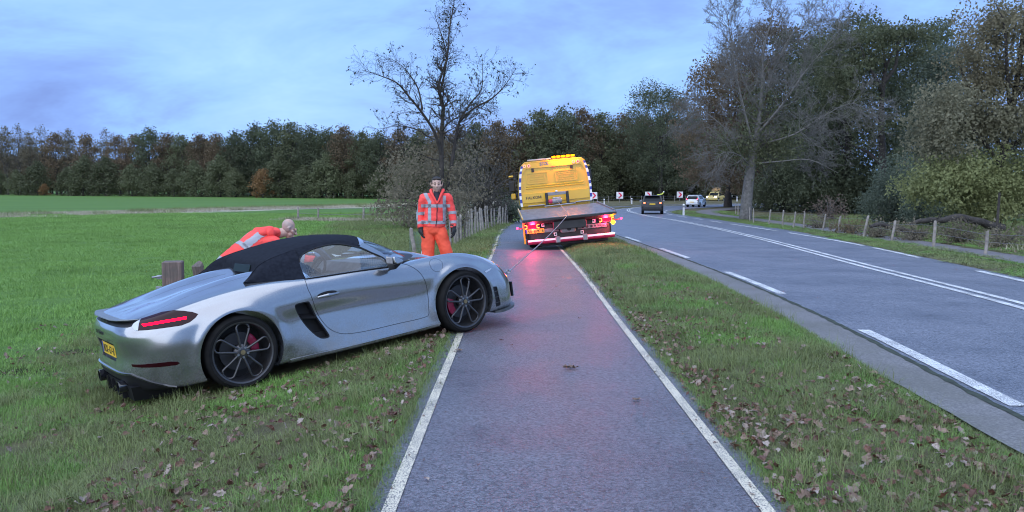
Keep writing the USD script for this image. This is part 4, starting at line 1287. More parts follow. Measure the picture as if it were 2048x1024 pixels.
LFM = [dead_leaf_mat('red_brown_dead_leaf', (0.09, 0.035, 0.024), (0.17, 0.075, 0.045)), dead_leaf_mat('tan_dead_leaf', (0.15, 0.095, 0.065), (0.29, 0.205, 0.15)), dead_leaf_mat('pale_dead_leaf', (0.22, 0.165, 0.135), (0.38, 0.31, 0.265))]
lp = [(oak_leaf(1), LFM[0]), (oak_leaf(2), LFM[1]), (oak_leaf(3), LFM[2]), (oak_leaf(4, 0.095), LFM[1]), (oak_leaf(5, 0.06), LFM[0])]
xs, ys = [], []
r = np.random.default_rng(31)
yy = 3.1 * (12.5 / 3.1) ** r.random(5200); xx = pl(yy) - 0.12 - r.random(5200) * (0.6 * yy + 1.0)
ok = (meshkit.fbm(np.stack([xx * 0.9, yy * 0.9, 0 * xx], -1), 3, 12) + 0.12 * (xx > -2.6)) > 0.36 + 0.25 * r.random(5200)
xs.append(xx[ok]); ys.append(yy[ok])
yy = 3.4 * (15 / 3.4) ** r.random(2600); xx = pr(yy) + 0.05 + r.random(2600) ** 1.3 * (rl(yy) - 0.6 - pr(yy))
ok = (meshkit.fbm(np.stack([xx * 1.3, yy * 1.3, 0 * xx], -1), 3, 15) + 0.10 * (yy < 7)) > 0.35 + 0.34 * r.random(2600)
xs.append(xx[ok]); ys.append(yy[ok])
for f_, o_, n_, y1_ in ((pr, 0.16, 330, 16), (pl, -0.18, 170, 13)):
    yy = 3.4 * (y1_ / 3.4) ** r.random(n_); xs.append(f_(yy) + o_ + np.sign(o_) * (np.abs(r.normal(size=n_)) * 0.13 - 0.05)); ys.append(yy)
yy = 16 * (52 / 16) ** r.random(700); xs.append(p2r(yy) + 0.1 + r.normal(size=700) * 0.25); ys.append(yy)
P = on_ground(np.concatenate(xs), np.concatenate(ys), 0.032)
P = P[~under_car(P)]
ori = unit(np.c_[np.cos(r.random(len(P)) * 3.1), r.normal(size=(len(P), 2)) * 0.25, np.sin(r.random(len(P)) * 3.1)])
scatter('fallen_leaves', 'brown fallen oak leaves scattered over the bank and the verges', 'leaves', lp, P, r.choice([0, 1, 2, 3, 4], len(P), p=[0.25, 0.25, 0.17, 0.13, 0.2]), 0.45 + 0.55 * r.random(len(P)) ** 1.3, 8, ori=ori)
r = np.random.default_rng(37)
yy = 3.5 * (22 / 3.5) ** r.random(230)
side = r.random(230)
xx = np.where(side < .5, pr(yy) - np.abs(r.normal(size=230)) * .16, np.where(side < .78, pl(yy) + np.abs(r.normal(size=230)) * .14, pl(yy) + r.random(230) * 1.9))
PC = np.stack([xx, yy, base(yy) + 0.010], 1)
PC = PC[~under_car(PC)]
scatter('path_litter', 'tiny leaf crumbs and grit strewn over the bike path', 'litter', lp, PC, r.choice([0, 1, 4], len(PC)), 0.14 + 0.26 * r.random(len(PC)) ** 2, 9)
# leaves and crumbs that lie singly on the path: (x, y, size, kind, yaw, label)
for i, (x, y, s, k, a, lb) in enumerate([(0.515, 6.4, 1.5, 3, 0.2, 'large curled brown leaf alone in the middle of the bike path'), (0.93, 5.42, 0.95, 3, 1.0, 'pale leaf on the bike path near its right line'), (-0.46, 3.92, 0.6, 2, 2.0, 'tiny leaf on the bike path just inside the left line near the camera'),
        (-0.52, 7.1, 0.9, 3, 2.6, 'small leaf on the bike path in front of the front wheel'), (-0.11, 7.6, 0.8, 4, 0.5, 'dark leaf on the bike path right of the front wheel'), (0.0, 7.35, 0.7, 4, 1.4, 'dark curled leaf on the bike path beside another, right of the front wheel'), (0.82, 8.9, 0.8, 1, 2.2, 'small brown leaf on the bike path near the right line, farther on'), (0.72, 11.9, 0.8, 0, 1.2, 'dark leaf on the bike path level with the car\'s nose')]):
    o = obj('fallen_leaf', lp[k][0], lp[k][1])
    place(UsdGeom.Xformable(o), matrix((x, y * S, float(base(y * S)) + 0.012), rotz(a), s))
    tag(o, lb, 'leaf')
# ------------------------------------------------------------------ silver sports car
from scipy.interpolate import Akima1DInterpolator, CubicSpline

CAR_NET = [  # stations from tail centre round the side to nose centre; each: bottom edge up to the centre line of the top
    [(-.66, 0, .13), (-.90, 0, .16), (-.972, 0, .33), (-.95, 0, .47), (-.975, 0, .62), (-.962, 0, .70), (-.925, 0, .755), (-.86, 0, .785), (-.75, 0, .81)],
    [(-.66, .30, .13), (-.895, .30, .16), (-.967, .31, .33), (-.945, .31, .47), (-.97, .31, .62), (-.955, .30, .70), (-.92, .29, .755), (-.85, .25, .788), (-.62, 0, .838)],
    [(-.63, .57, .13), (-.85, .58, .165), (-.915, .60, .335), (-.90, .61, .48), (-.92, .61, .63), (-.90, .595, .71), (-.86, .56, .77), (-.78, .45, .81), (-.50, 0, .86)],
    [(-.56, .72, .135), (-.70, .765, .18), (-.745, .795, .345), (-.745, .81, .49), (-.745, .80, .64), (-.725, .765, .735), (-.69, .69, .80), (-.61, .52, .838), (-.38, 0, .882)],
    [(-.42, .80, .14), (-.44, .855, .19), (-.445, .878, .35), (-.445, .888, .50), (-.445, .88, .66), (-.435, .84, .775), (-.42, .755, .852), (-.38, .54, .885), (-.25, 0, .908)],
    [(0, .82, .14), (0, .875, .19), (0, .897, .35), (0, .903, .52), (0, .90, .68), (0, .865, .815), (0, .775, .912), (0, .55, .935), (0, 0, .935)],
    [(.42, .82, .135), (.42, .88, .18), (.42, .884, .34), (.42, .878, .52), (.42, .892, .69), (.42, .862, .835), (.42, .785, .925), (.42, .56, .965), (.42, 0, .965)],
    [(.85, .81, .13), (.85, .886, .165), (.85, .868, .33), (.85, .850, .52), (.85, .871, .69), (.85, .860, .815), (.85, .80, .898), (.85, .60, .93), (.85, 0, .93)],
    [(1.4, .81, .13), (1.4, .888, .165), (1.4, .860, .33), (1.4, .843, .52), (1.4, .866, .68), (1.4, .853, .80), (1.4, .795, .886), (1.4, .60, .905), (1.4, 0, .905)],
    [(1.95, .81, .135), (1.95, .886, .17), (1.95, .868, .33), (1.95, .856, .50), (1.95, .868, .655), (1.95, .852, .775), (1.95, .775, .866), (1.95, .50, .868), (1.95, 0, .895)],
    [(2.484, .80, .14), (2.484, .88, .19), (2.484, .888, .35), (2.484, .892, .52), (2.484, .885, .66), (2.484, .845, .79), (2.484, .735, .873), (2.42, .45, .80), (2.30, 0, .835)],
    [(2.86, .76, .14), (2.87, .85, .185), (2.88, .862, .34), (2.88, .862, .49), (2.87, .845, .61), (2.85, .795, .72), (2.82, .685, .795), (2.75, .42, .73), (2.62, 0, .785)],
    [(3.10, .64, .13), (3.15, .74, .15), (3.16, .762, .31), (3.16, .752, .44), (3.14, .735, .54), (3.11, .69, .63), (3.06, .60, .695), (2.99, .40, .675), (2.85, 0, .735)],
    [(3.22, .47, .125), (3.32, .555, .145), (3.335, .57, .29), (3.335, .565, .41), (3.31, .55, .49), (3.26, .515, .56), (3.19, .455, .615), (3.10, .34, .635), (3.02, 0, .685)],
    [(3.28, .25, .12), (3.42, .29, .14), (3.435, .30, .29), (3.44, .30, .41), (3.415, .29, .48), (3.36, .275, .535), (3.28, .25, .58), (3.20, .19, .61), (3.14, 0, .645)],
    [(3.30, 0, .12), (3.45, 0, .14), (3.465, 0, .29), (3.47, 0, .41), (3.445, 0, .485), (3.39, 0, .54), (3.31, 0, .585), (3.25, 0, .608), (3.20, 0, .622)]]


def loop_grid(net, nu, nv, bottom=0.125):
    """Smooth closed shell through a net of stations; mirrored about y = 0."""
    A = np.array(net, float)                                         # stations x levels x 3
    B = A[:, :1].copy(); B[:, 0, 1] = 0; B[:, 0, 2] = bottom
    A = np.concatenate([B, A], 1)
    M = A[1:-1][::-1] * [1, -1, 1]
    loop = np.concatenate([A, M], 0)                                 # closed round the car
    loop = np.concatenate([loop, loop[:1]], 0)
    s = np.r_[0, np.cumsum(np.linalg.norm(np.diff(loop[:, 4], axis=0), axis=1))]
    cs = CubicSpline(s, loop, axis=0, bc_type='periodic')
    # finer where it turns
    half = s[len(A) - 1]
    k = np.linspace(0, 1, nu + 1)
    u = np.interp(k, np.linspace(0, 1, len(A)), s[:len(A)]) * 0.5 + k * half * 0.5
    U = cs(u)                                                        # (nu+1) x levels x 3, one side
    d = np.linalg.norm(np.diff(U, axis=1), axis=2).mean(0)
    t = np.r_[0, np.cumsum(d)]
    ext = np.concatenate([U, U[:, -2:-3:-1] * [1, -1, 1]], 1)
    te = np.r_[t, t[-1] + d[-1]]
    ak = Akima1DInterpolator(te, ext, axis=1)
    v = np.concatenate([np.linspace(t[i], t[i + 1], m, endpoint=False) for i, m in enumerate(nv)] + [[t[-1]]])
    return ak(v)                                                     # (nu+1) x nvv x 3


G1 = loop_grid(CAR_NET, 240, [3, 4, 9, 9, 10, 9, 9, 9, 14])
# flared arches, streamlined humps on the rear deck, rear ledge
RW, FW = np.array([0.0, .343]), np.array([2.484, .34])
x_, y_, z_ = G1[..., 0].copy(), G1[..., 1].copy(), G1[..., 2].copy()
for c, rr0 in ((RW, .385), (FW, .378)):
    r_ = np.hypot(x_ - c[0], z_ - c[1])
    side = ss((y_ - 0.6) / 0.15)
    G1[..., 1] += side * (0.014 * np.exp(-((r_ - rr0 - 0.02) / 0.05) ** 2)) * ((z_ > 0.2) * ss((z_ - 0.2) / 0.1))
hump = np.exp(-((y_ - 0.40) / 0.20) ** 2) * ss((x_ + 0.75) / 0.9) * (1 - ss((x_ - 0.45) / 0.25)) * ss((z_ - 0.78) / 0.06)
G1[..., 2] += 0.055 * hump
val = np.exp(-(y_ / 0.16) ** 2) * ss((x_ + 0.7) / 0.5) * (1 - ss((x_ - 0.4) / 0.2)) * (z_ > 0.8)
G1[..., 2] -= 0.012 * val
# torn dent behind the front lamp
G1[..., 1] -= 0 * G1[..., 1]


def shell(G):
    """Both halves of a mirrored grid welded into one closed mesh (right side has negative y)."""
    nu, nv = G.shape[:2]
    R_ = G * [1, -1, 1]
    V = np.concatenate([G.reshape(-1, 3), R_.reshape(-1, 3)])
    f = grid_faces(nu, nv)
    F = np.vstack([f[:, ::-1], f + nu * nv])
    F = np.vstack([F[:, [0, 1, 2]], F[:, [0, 2, 3]]])
    t = trimesh.Trimesh(V, F, process=False)
    t.vertices[np.abs(t.vertices[:, 1]) < 1e-6, 1] = 0
    t.merge_vertices(digits_vertex=6)
    t.update_faces(t.nondegenerate_faces()); t.remove_unreferenced_vertices()
    t.fix_normals()
    if t.volume < 0:
        t.invert()
    return t


body_t = shell(G1)
bn = np.array(body_t.vertex_normals)


def swollen(d):
    """The body's skin moved out by d; it carries its smooth normals."""
    return m3.Manifold(m3.Mesh(np.hstack([body_t.vertices + bn * d, bn]).astype(np.float32), np.asarray(body_t.faces, np.uint32)))


body_m = swollen(0.0)


def paint(name, c, rough=0.3, metallic=0.0, coat=1.0, dirt=0.25, dirt_col=(0.10, 0.085, 0.065), flakes=0.0):
    """Lacquered paint with a film of road dirt that thickens towards the sills."""
    g = NG()
    p = g('texture_coordinate', 'object')
    n = g.noise(p, 5.0, 6.0, 0.65)
    sp_ = g.noise(p, 60.0, 4.0, 0.7)
    z = g('separate_xyz', 'z', vector=p)
    low = g.fit(z, 0.10, 0.50, 1.0, 0.0)
    k = g.math('multiply', g.math('add', g.math('multiply', low, 1.2), 0.12), g.fit(g.math('add', g.math('multiply', n, 0.6), g.math('multiply', sp_, 0.4)), 0.42, 0.68))
    k = g.math('multiply', k, dirt)
    col = g.mix(k, tuple(c), dirt_col)
    r = g.math('add', g.math('multiply', k, 0.6), rough)
    return g.make(name, g('principled_bsdf', 'BSDF', base_color=col, roughness=r, metallic=g.math('multiply', g.math('subtract', 1.0, k), metallic) if metallic else 0.0, coat_weight=coat, coat_roughness=0.03))


def shiny(name, c, rough, metallic=0.0, coat=0.0):
    g = NG()
    n = g.noise(g('texture_coordinate', 'object'), 14.0, 4.0)
    return g.make(name, g('principled_bsdf', 'BSDF', base_color=g.ramp(n, [(0.3, tint(c, 0.85)), (0.7, tint(c, 1.15))]), roughness=g.fit(n, 0.3, 0.7, rough * 0.85, rough * 1.2), metallic=metallic, coat_weight=coat))


def pane_mat(name, tint_c=(0.8, 0.86, 0.88), rough=0.0):
    g = NG()
    f = g('fresnel', 'fac', IOR=1.55)
    f = g.math('multiply', f, 0.8)
    return g.make(name, g('mix_closure', 'closure', fac=f, closure1=g('transparent_bsdf', 'BSDF', color=tint_c), closure2=g('glossy_bsdf', 'BSDF', color=(1, 1, 1), roughness=rough)))


silver = paint('silver_metallic_paint', (0.34, 0.34, 0.342), 0.19, 0.92, 1.0, 0.33)
black_plastic = flat('black_plastic', (0.012, 0.012, 0.014), 0.5, 0.2, spec=0.3)
gloss_black = shiny('gloss_black', (0.01, 0.01, 0.012), 0.12, 0.0, 1.0)
rubber = noise_mat('tyre_rubber', [(0.3, (0.008, 0.008, 0.009)), (0.7, (0.018, 0.0175, 0.017))], 9.0, rough=0.8, spec=0.15, bump=0.2, bump_scale=60, dist=0.004)
rim_metal = shiny('dark_rim_metal', (0.085, 0.082, 0.084), 0.34, 0.7)
steel = shiny('brake_steel', (0.32, 0.32, 0.33), 0.35, 0.9)
red_caliper = shiny('red_caliper', (0.20, 0.006, 0.035), 0.35, 0.0, 0.4)
cloth_black = noise_mat('black_roof_cloth', [(0.3, (0.010, 0.012, 0.018)), (0.7, (0.019, 0.022, 0.031))], 30.0, rough=0.95, bump=0.35, bump_scale=500, dist=0.001, spec=0.1)
glass = pane_mat('car_window_glass')
tail_red = flat('dark_red_lens', (0.02, 0.002, 0.004), 0.12, 0.2, spec=0.25)
clear_lens = shiny('clear_lens', (0.42, 0.45, 0.50), 0.12, 0.2, 1.0)
red_glow = emit('red_tail_glow', (1.0, 0.004, 0.03), 2.2)
plate_yellow = flat('plate_yellow', (0.78, 0.50, 0.04), 0.45, 0.06)
ink = flat('plate_black_ink', (0.012, 0.012, 0.012), 0.5, 0.1)
plate_blue = flat('plate_blue', (0.03, 0.06, 0.32), 0.45, 0.06)
interior = flat('car_interior', (0.03, 0.03, 0.033), 0.7, 0.3)
interior_grey = flat('car_interior_grey', (0.19, 0.21, 0.235), 0.6, 0.3)

car = thing('sports_car', 'low silver two-seat sports car with black cloth roof, half off the bike path', 'sports car', CAR_T, CAR_R)


def dirprism(pts, n, depth0, depth1):
    """Prism along the horizontal direction n through the outline of 3-D points."""
    n = unit(np.array(n, float)); t = np.array([-n[1], n[0], 0])
    poly = np.stack([np.asarray(pts) @ t, np.asarray(pts)[:, 2]], 1)
    if np.sum(poly[:, 0] * np.roll(poly[:, 1], -1) - np.roll(poly[:, 0], -1) * poly[:, 1]) < 0:
        poly = poly[::-1]
    m = m3.Manifold.extrude(m3.CrossSection([poly], m3.FillRule.NonZero), depth1 - depth0)
    return m.transform(np.array([[t[0], 0, n[0], n[0] * depth0], [t[1], 0, n[1], n[1] * depth0], [0, 1, 0, 0]], float))


def tpoly(q, n=(-.60, -.80)):
    """3-D points for a polygon given across a horizontal direction and in height."""
    return np.array([(-n[1] * t_ , n[0] * t_, z_) for t_, z_ in q])


def off(poly, d):
    """The polygon grown (or shrunk) by d with rounded corners."""
    q = sg.Polygon(poly).buffer(d)
    return np.array(q.exterior.coords)[:-1]


def yprism(poly, y0, y1):
    q = np.asarray(poly, float)
    if np.sum(q[:, 0] * np.roll(q[:, 1], -1) - np.roll(q[:, 0], -1) * q[:, 1]) < 0:
        q = q[::-1]
    m = m3.Manifold.extrude(m3.CrossSection([q], m3.FillRule.NonZero), y1 - y0)
    return m.transform(np.array([[1, 0, 0, 0], [0, 0, 1, y0], [0, 1, 0, 0]], float)) if False else m.transform(np.array([[1, 0, 0, 0], [0, 0, -1, y1], [0, 1, 0, 0]], float))


def zprism(poly, z0, z1):
    q = np.asarray(poly, float)
    if np.sum(q[:, 0] * np.roll(q[:, 1], -1) - np.roll(q[:, 0], -1) * q[:, 1]) < 0:
        q = q[::-1]
    return m3.Manifold.extrude(m3.CrossSection([q], m3.FillRule.NonZero), z1 - z0).translate((0, 0, z0))


def xprism(poly, x0, x1):
    q = np.asarray(poly, float)
    if np.sum(q[:, 0] * np.roll(q[:, 1], -1) - np.roll(q[:, 0], -1) * q[:, 1]) < 0:
        q = q[::-1]
    m = m3.Manifold.extrude(m3.CrossSection([q], m3.FillRule.NonZero), x1 - x0)
    return m.transform(np.array([[0, 0, 1, x0], [1, 0, 0, 0], [0, 1, 0, 0]], float))


def circle(c, r, n=48, sx=1.0, sy=1.0, rot_=0.0):
    a = np.arange(n) * 2 * PI / n
    p = np.stack([np.cos(a) * r * sx, np.sin(a) * r * sy], 1)
    R_ = np.array([[math.cos(rot_), -math.sin(rot_)], [math.sin(rot_), math.cos(rot_)]])
    return p @ R_.T + c


mirror_y = lambda m: m.mirror((0, 1, 0))
both = lambda m: m + mirror_y(m)

door_poly = spline([(.724, .955), (.717, .813), (.738, .732), (.766, .61), (.813, .483), (.878, .382), (.952, .325), (1.031, .293), (1.223, .272), (1.60, .270), (1.96, .272), (2.01, .285), (2.026, .363), (2.040, .53), (2.030, .62), (2.012, .68), (1.975, .752), (1.93, .80), (1.86, .851), (1.74, .90), (1.66, .955)], 110)
intake_poly = spline([(.556, .668), (.575, .684), (.64, .689), (.692, .687), (.708, .68), (.728, .637), (.778, .51), (.854, .358), (.872, .312), (.868, .297), (.835, .290), (.771, .305), (.683, .395), (.604, .527)], 60, True)
tail_pts = np.array([(-0.334, -0.859, 0.769), (-0.376, -0.838, 0.795), (-0.43, -0.80, 0.815), (-0.506, -0.754, 0.832), (-0.592, -0.689, 0.829), (-0.77, -0.631, 0.795), (-0.83, -0.63, 0.765), (-0.849, -0.638, 0.744), (-0.838, -0.691, 0.710), (-0.757, -0.765, 0.706), (-0.621, -0.834, 0.703), (-0.494, -0.867, 0.699), (-0.417, -0.871, 0.714), (-0.365, -0.867, 0.742)])
bar_pts = np.array([(-0.775, -0.689, 0.757), (-0.60, -.78, .766), (-0.435, -0.846, 0.768), (-0.437, -0.859, 0.745), (-.60, -.80, .743), (-0.771, -0.729, 0.736)])
rev_old = np.array([(-0.785, -0.64, 0.775), (-0.845, -0.63, 0.742), (-0.834, -0.69, 0.714), (-0.79, -0.735, 0.712), (-.78, -.72, .74)])
ND = (-.60, -.80, 0)
body = body_m
wells = both(m3.Manifold.cylinder(0.40, .388, .388, 64).rotate((90, 0, 0)).translate((RW[0], -.56, RW[1])) + m3.Manifold.cylinder(0.40, .380, .380, 64).rotate((90, 0, 0)).translate((FW[0], -.58, FW[1])))
cock = zprism([(.50, -.66), (.70, -.735), (1.3, -.742), (1.62, -.735), (1.80, -.66), (2.0, -.3), (2.04, 0), (2.0, .3), (1.80, .66), (1.62, .735), (1.3, .742), (.70, .735), (.50, .66)], .36, 1.3)
diff_poly = [(-.83, .03), (-.825, .13), (-.785, .20), (-.70, .275), (-.61, .325), (.61, .325), (.70, .275), (.785, .20), (.825, .13), (.83, .03)]
plate_poly = [(-.335, .575), (.335, .575), (.275, .405), (-.275, .405)]
band_poly = off([(-.60, .738), (-.66, .752), (-.64, .775), (.64, .775), (.66, .752), (.60, .738)], 0.004)
refl_pts = np.array([(-0.90, -0.62, 0.413), (-0.864, -0.684, 0.409), (-0.75, -.79, .408), (-0.627, -0.853, 0.401), (-0.57, -.86, .388), (-0.557, -0.865, 0.371), (-0.58, -0.859, 0.360), (-.72, -.81, .368), (-0.848, -0.707, 0.380), (-.90, -.63, .39)])
tail_P = dirprism(tail_pts, ND, 0.75, 1.3)
lampz = zprism(spline([(2.80, -.705), (2.90, -.76), (3.0, -.765), (3.07, -.71), (3.10, -.62), (3.04, -.545), (2.95, -.54), (2.85, -.60)], 40, True), .55, .9)
louver_poly = off([(2.892, .425), (2.95, .415), (2.985, .205), (2.925, .20), (2.905, .32)], 0.008)
cap_ring = (m3.Manifold.cylinder(.10, .079, .079, 48) - m3.Manifold.cylinder(.10, .0755, .0755, 48)).translate((0, 0, -.05)).rotate((62, 0, 0)).translate((2.20, -.845, .795))
cuts = wells + cock + both(tail_P) + xprism(diff_poly, -1.2, -.40) + xprism(plate_poly, -1.2, -.925) + xprism(band_poly, -1.2, -.70) + both(dirprism(refl_pts, ND, .75, 1.3)) + both(lampz) + both(yprism(louver_poly, -1.0, -.78)) + cap_ring
cuts = cuts + both(yprism(off(door_poly, .003), -1.0, -.70)) + both(yprism(intake_poly, -1.0, -.745))
cuts = cuts + xprism([(-.62, .20), (.62, .20), (.56, .40), (-.56, .40)], 3.395, 3.6)
deck_gap = both(zprism([(-.80, .165), (-.3, .185), (.30, .195), (.30, .2005), (-.3, .1905), (-.80, .1705)], .76, 1.1)) + both(zprism(np.vstack([spline([(-.80, -.60), (-.45, -.57), (.0, -.55), (.28, -.545)], 20), spline([(.28, -.5415), (.0, -.5465), (-.45, -.5665), (-.80, -.5965)], 20)]), .76, 1.1))
cuts = cuts + deck_gap
body = body_m - cuts
obj('body', body, silver, car, smooth=35)
obj('underbody', body_m.scale((0.97, 0.92, 1)).translate((0.03, 0, 0)) ^ zprism([(-.80, -.85), (3.2, -.85), (3.2, .85), (-.80, .85)], 0.09, .36) - wells, black_plastic, car)
for s in (0, 1):
    f = (lambda m: m) if s == 0 else mirror_y
    d = obj('door', f((body_m ^ yprism(off(door_poly, -.0025), -1.0, -.745)) - yprism(intake_poly, -1.0, -.70)), silver, car, smooth=35, flip=s == 1)
    obj('door_seal', f((swollen(-.009) ^ (yprism(off(door_poly, .0028), -1.0, -.72) - yprism(off(door_poly, -.0023), -1.1, -.6))) - yprism(intake_poly, -1, -.7)), black_plastic, d, flip=s == 1)
    h = m3.Manifold.hull(m3.Manifold.sphere(.016, 20).scale((1, .7, .8)).translate((.812, -.882, .706)) + m3.Manifold.sphere(.018, 20).scale((1.2, .7, 1)).translate((.91, -.893, .709)) + m3.Manifold.sphere(.013, 20).scale((1, .7, .8)).translate((1.02, -.880, .707)))
    obj('handle', f(h), silver, d, smooth=40, flip=s == 1)
    obj('handle_recess', f(swollen(.0012) ^ yprism(circle((.905, .722), 1, 40, .105, .026, .03), -1, -.8)), black_plastic, d, flip=s == 1)
    rg = swollen(-.004) ^ (yprism(off(intake_poly, -.001), -1.0, -.755) - yprism(off(intake_poly, -.012), -1.0, -.765))
    i_ = obj('side_intake', f(rg), black_plastic, car, smooth=40, flip=s == 1)
    obj('vane', f(m3.Manifold.cube((.15, .09, .012), True).rotate((20, 8, -6)).translate((.70, -.815, .535))), black_plastic, i_, flip=s == 1)
    l_ = obj('taillight', f(swollen(.004) ^ dirprism(np.array(tail_pts), ND, .80, 1.3)), tail_red, car, smooth=40, flip=s == 1)
    obj('light_bar', f(swollen(.0062) ^ dirprism(bar_pts, ND, .80, 1.3)), red_glow, l_, flip=s == 1)
    obj('reversing_lamp', f(swollen(.0058) ^ dirprism(tail_pts, ND, .80, 1.3).scale((1, 1, 1)) ^ dirprism(tpoly([(-.40, .60), (-.225, .60), (-.235, .9), (-.40, .9)]), ND, .80, 1.3)), clear_lens, l_, flip=s == 1)
    obj('rear_reflector', f(swollen(.002) ^ dirprism(refl_pts, ND, .78, 1.3)), tail_red, car, flip=s == 1)
    obj('headlight', f(swollen(.003) ^ lampz), clear_lens, car, smooth=40, flip=s == 1)
    obj('marker_light', f(swollen(.004) ^ yprism([(2.80, .622), (2.93, .636), (2.90, .618), (2.81, .605)], -1, -.7)), clear_lens, car, flip=s == 1)
    lv_ = obj('front_vent', f(swollen(-.012) ^ yprism(off(louver_poly, -.001), -1.0, -.75)), black_plastic, car, flip=s == 1)
    for k in range(3):
        obj('slat', f(swollen(.0) ^ yprism([(2.897, .375 - .065 * k), (2.972 + .006 * k, .372 - .065 * k), (2.972 + .006 * k, .364 - .065 * k), (2.897, .367 - .065 * k)], -1.0, -.77)), rim_metal, lv_, flip=s == 1)
    obj('side_skirt', f((swollen(.010) ^ yprism([(.44, .10), (2.13, .10), (2.13, .176), (.44, .168)], -1, -.78)) - wells), silver, car, flip=s == 1)
df = obj('diffuser', (swollen(.004) ^ xprism(off(diff_poly, -.001), -1.2, -.45)) - xprism([(-.52, .0), (-.44, .245), (.44, .245), (.52, .0)], -1.2, -.86) - wells, black_plastic, car, smooth=35)
for y_ in (-.30, -.10, .10, .30):
    obj('fin', rbox((-.915, y_, .125), (.07, .012, .13), None, .003), black_plastic, df)
obj('diffuser_base', m3.Manifold.hull_points(np.array([(x_, y_, z_) for x_, w_, z_ in ((-.90, .50, .055), (-.93, .60, .20), (-.55, .62, .05), (-.55, .72, .2)) for y_ in (-w_, w_)])), black_plastic, df)
for y_ in (-.385, .385):
    v, f_ = lathe([(.050, 0), (.056, 0), (.056, .10), (.050, .10)], 28)
    v = v @ np.array([[0, 1, 0], [-1, 0, 0], [0, 0, 1]]) + [-.895, y_, .19]
    obj('tailpipe', (v, f_), gloss_black, df, smooth=40)
obj('diffuser_lip', swollen(.012) ^ (xprism(off(diff_poly, 0), -1.2, -.60) - xprism(off(diff_poly, -.016), -1.3, -.50)), gloss_black, df, smooth=35)
obj('plate_recess', rbox((-.9225, 0, .49), (.006, .66, .17)), black_plastic, car)
pl_ = obj('licence_plate', rbox((-.943, 0, .487), (.006, .52, .11), None, .002), plate_yellow, car)
obj('plate_band', rbox((-.9465, .238, .487), (.002, .04, .106)), plate_blue, pl_)
tx = meshkit.text_mesh('NZX-67-R', .066, .002, True)
tx.apply_translation([-tx.bounds[:, 0].mean(), -.033, 0])
tx.apply_scale([.425 / (tx.bounds[1, 0] - tx.bounds[0, 0]), 1, 1])
v = np.asarray(tx.vertices)
obj('plate_lettering', (np.stack([-.9462 - v[:, 2], -.022 - v[:, 0], .487 + v[:, 1]], 1), tx.faces), ink, pl_)
obj('badge_band', swollen(-.004) ^ xprism(off(band_poly, -.001), -1.2, -.72), black_plastic, car, smooth=35)
tx = meshkit.text_mesh('PORSCHE', .024, .002, True)
tx.apply_translation([-tx.bounds[:, 0].mean(), 0, 0]); tx.apply_scale([1.9, 1, 1])
v = np.asarray(tx.vertices)
obj('badge_lettering', (np.stack([-.945 - v[:, 2], -v[:, 0], .745 + v[:, 1]], 1), tx.faces), rim_metal, car)
tx = meshkit.text_mesh('718 Spyder', .032, .002)
tx.apply_translation([-tx.bounds[:, 0].mean(), 0, 0])
v = np.asarray(tx.vertices)
obj('model_lettering', (np.stack([-.979 - v[:, 2], .12 - v[:, 0] * 1.25, .632 + v[:, 1] - v[:, 0] * 0.0], 1), tx.faces), ink, car)
# spoiler lip
ys_ = np.linspace(-.64, .64, 41)
xo = np.interp(np.abs(ys_), [0, .3, .5, .58, .64], [-.925, -.922, -.885, -.85, -.775])
rows = []
for dx, dz in ((.10, .004), (.04, .016), (-.035, .028), (-.040, .020), (-.03, .012), (.05, -.012), (.10, -.02)):
    fade = np.interp(np.abs(ys_), [0, .55, .64], [1, 1, .35])
    rows.append(np.stack([xo + dx * np.where(dx < 0, fade, 1), ys_, np.interp(np.abs(ys_), [0, .45, .64], [.772, .772, .785]) + dz * fade], 1))
sp3 = np.stack(rows, 1)
obj('spoiler', (sp3.reshape(-1, 3), grid_faces(41, 7, False, True)), shiny('satin_spoiler_grey', (0.20, 0.215, 0.225), 0.4, 0.5), car, smooth=35)
# front lip
lip = np.array([(2.93, -.80), (3.0, -.84), (3.15, -.79), (3.30, -.67), (3.40, -.50), (3.47, -.28), (3.50, 0), (3.47, .28), (3.40, .50), (3.30, .67), (3.15, .79), (3.0, .84), (2.93, .80)])
lm = zprism(np.vstack([spline(lip, 60), [(2.93, .5), (2.93, -.5)]]), .118, .142)
obj('front_lip', lm.refine_to_length(0.2) if False else lm, shiny('satin_dark_grey', (0.07, 0.075, 0.08), 0.35, 0.2), car)
obj('front_grille', rbox((3.385, 0, .30), (.02, 1.10, .17)), black_plastic, car)
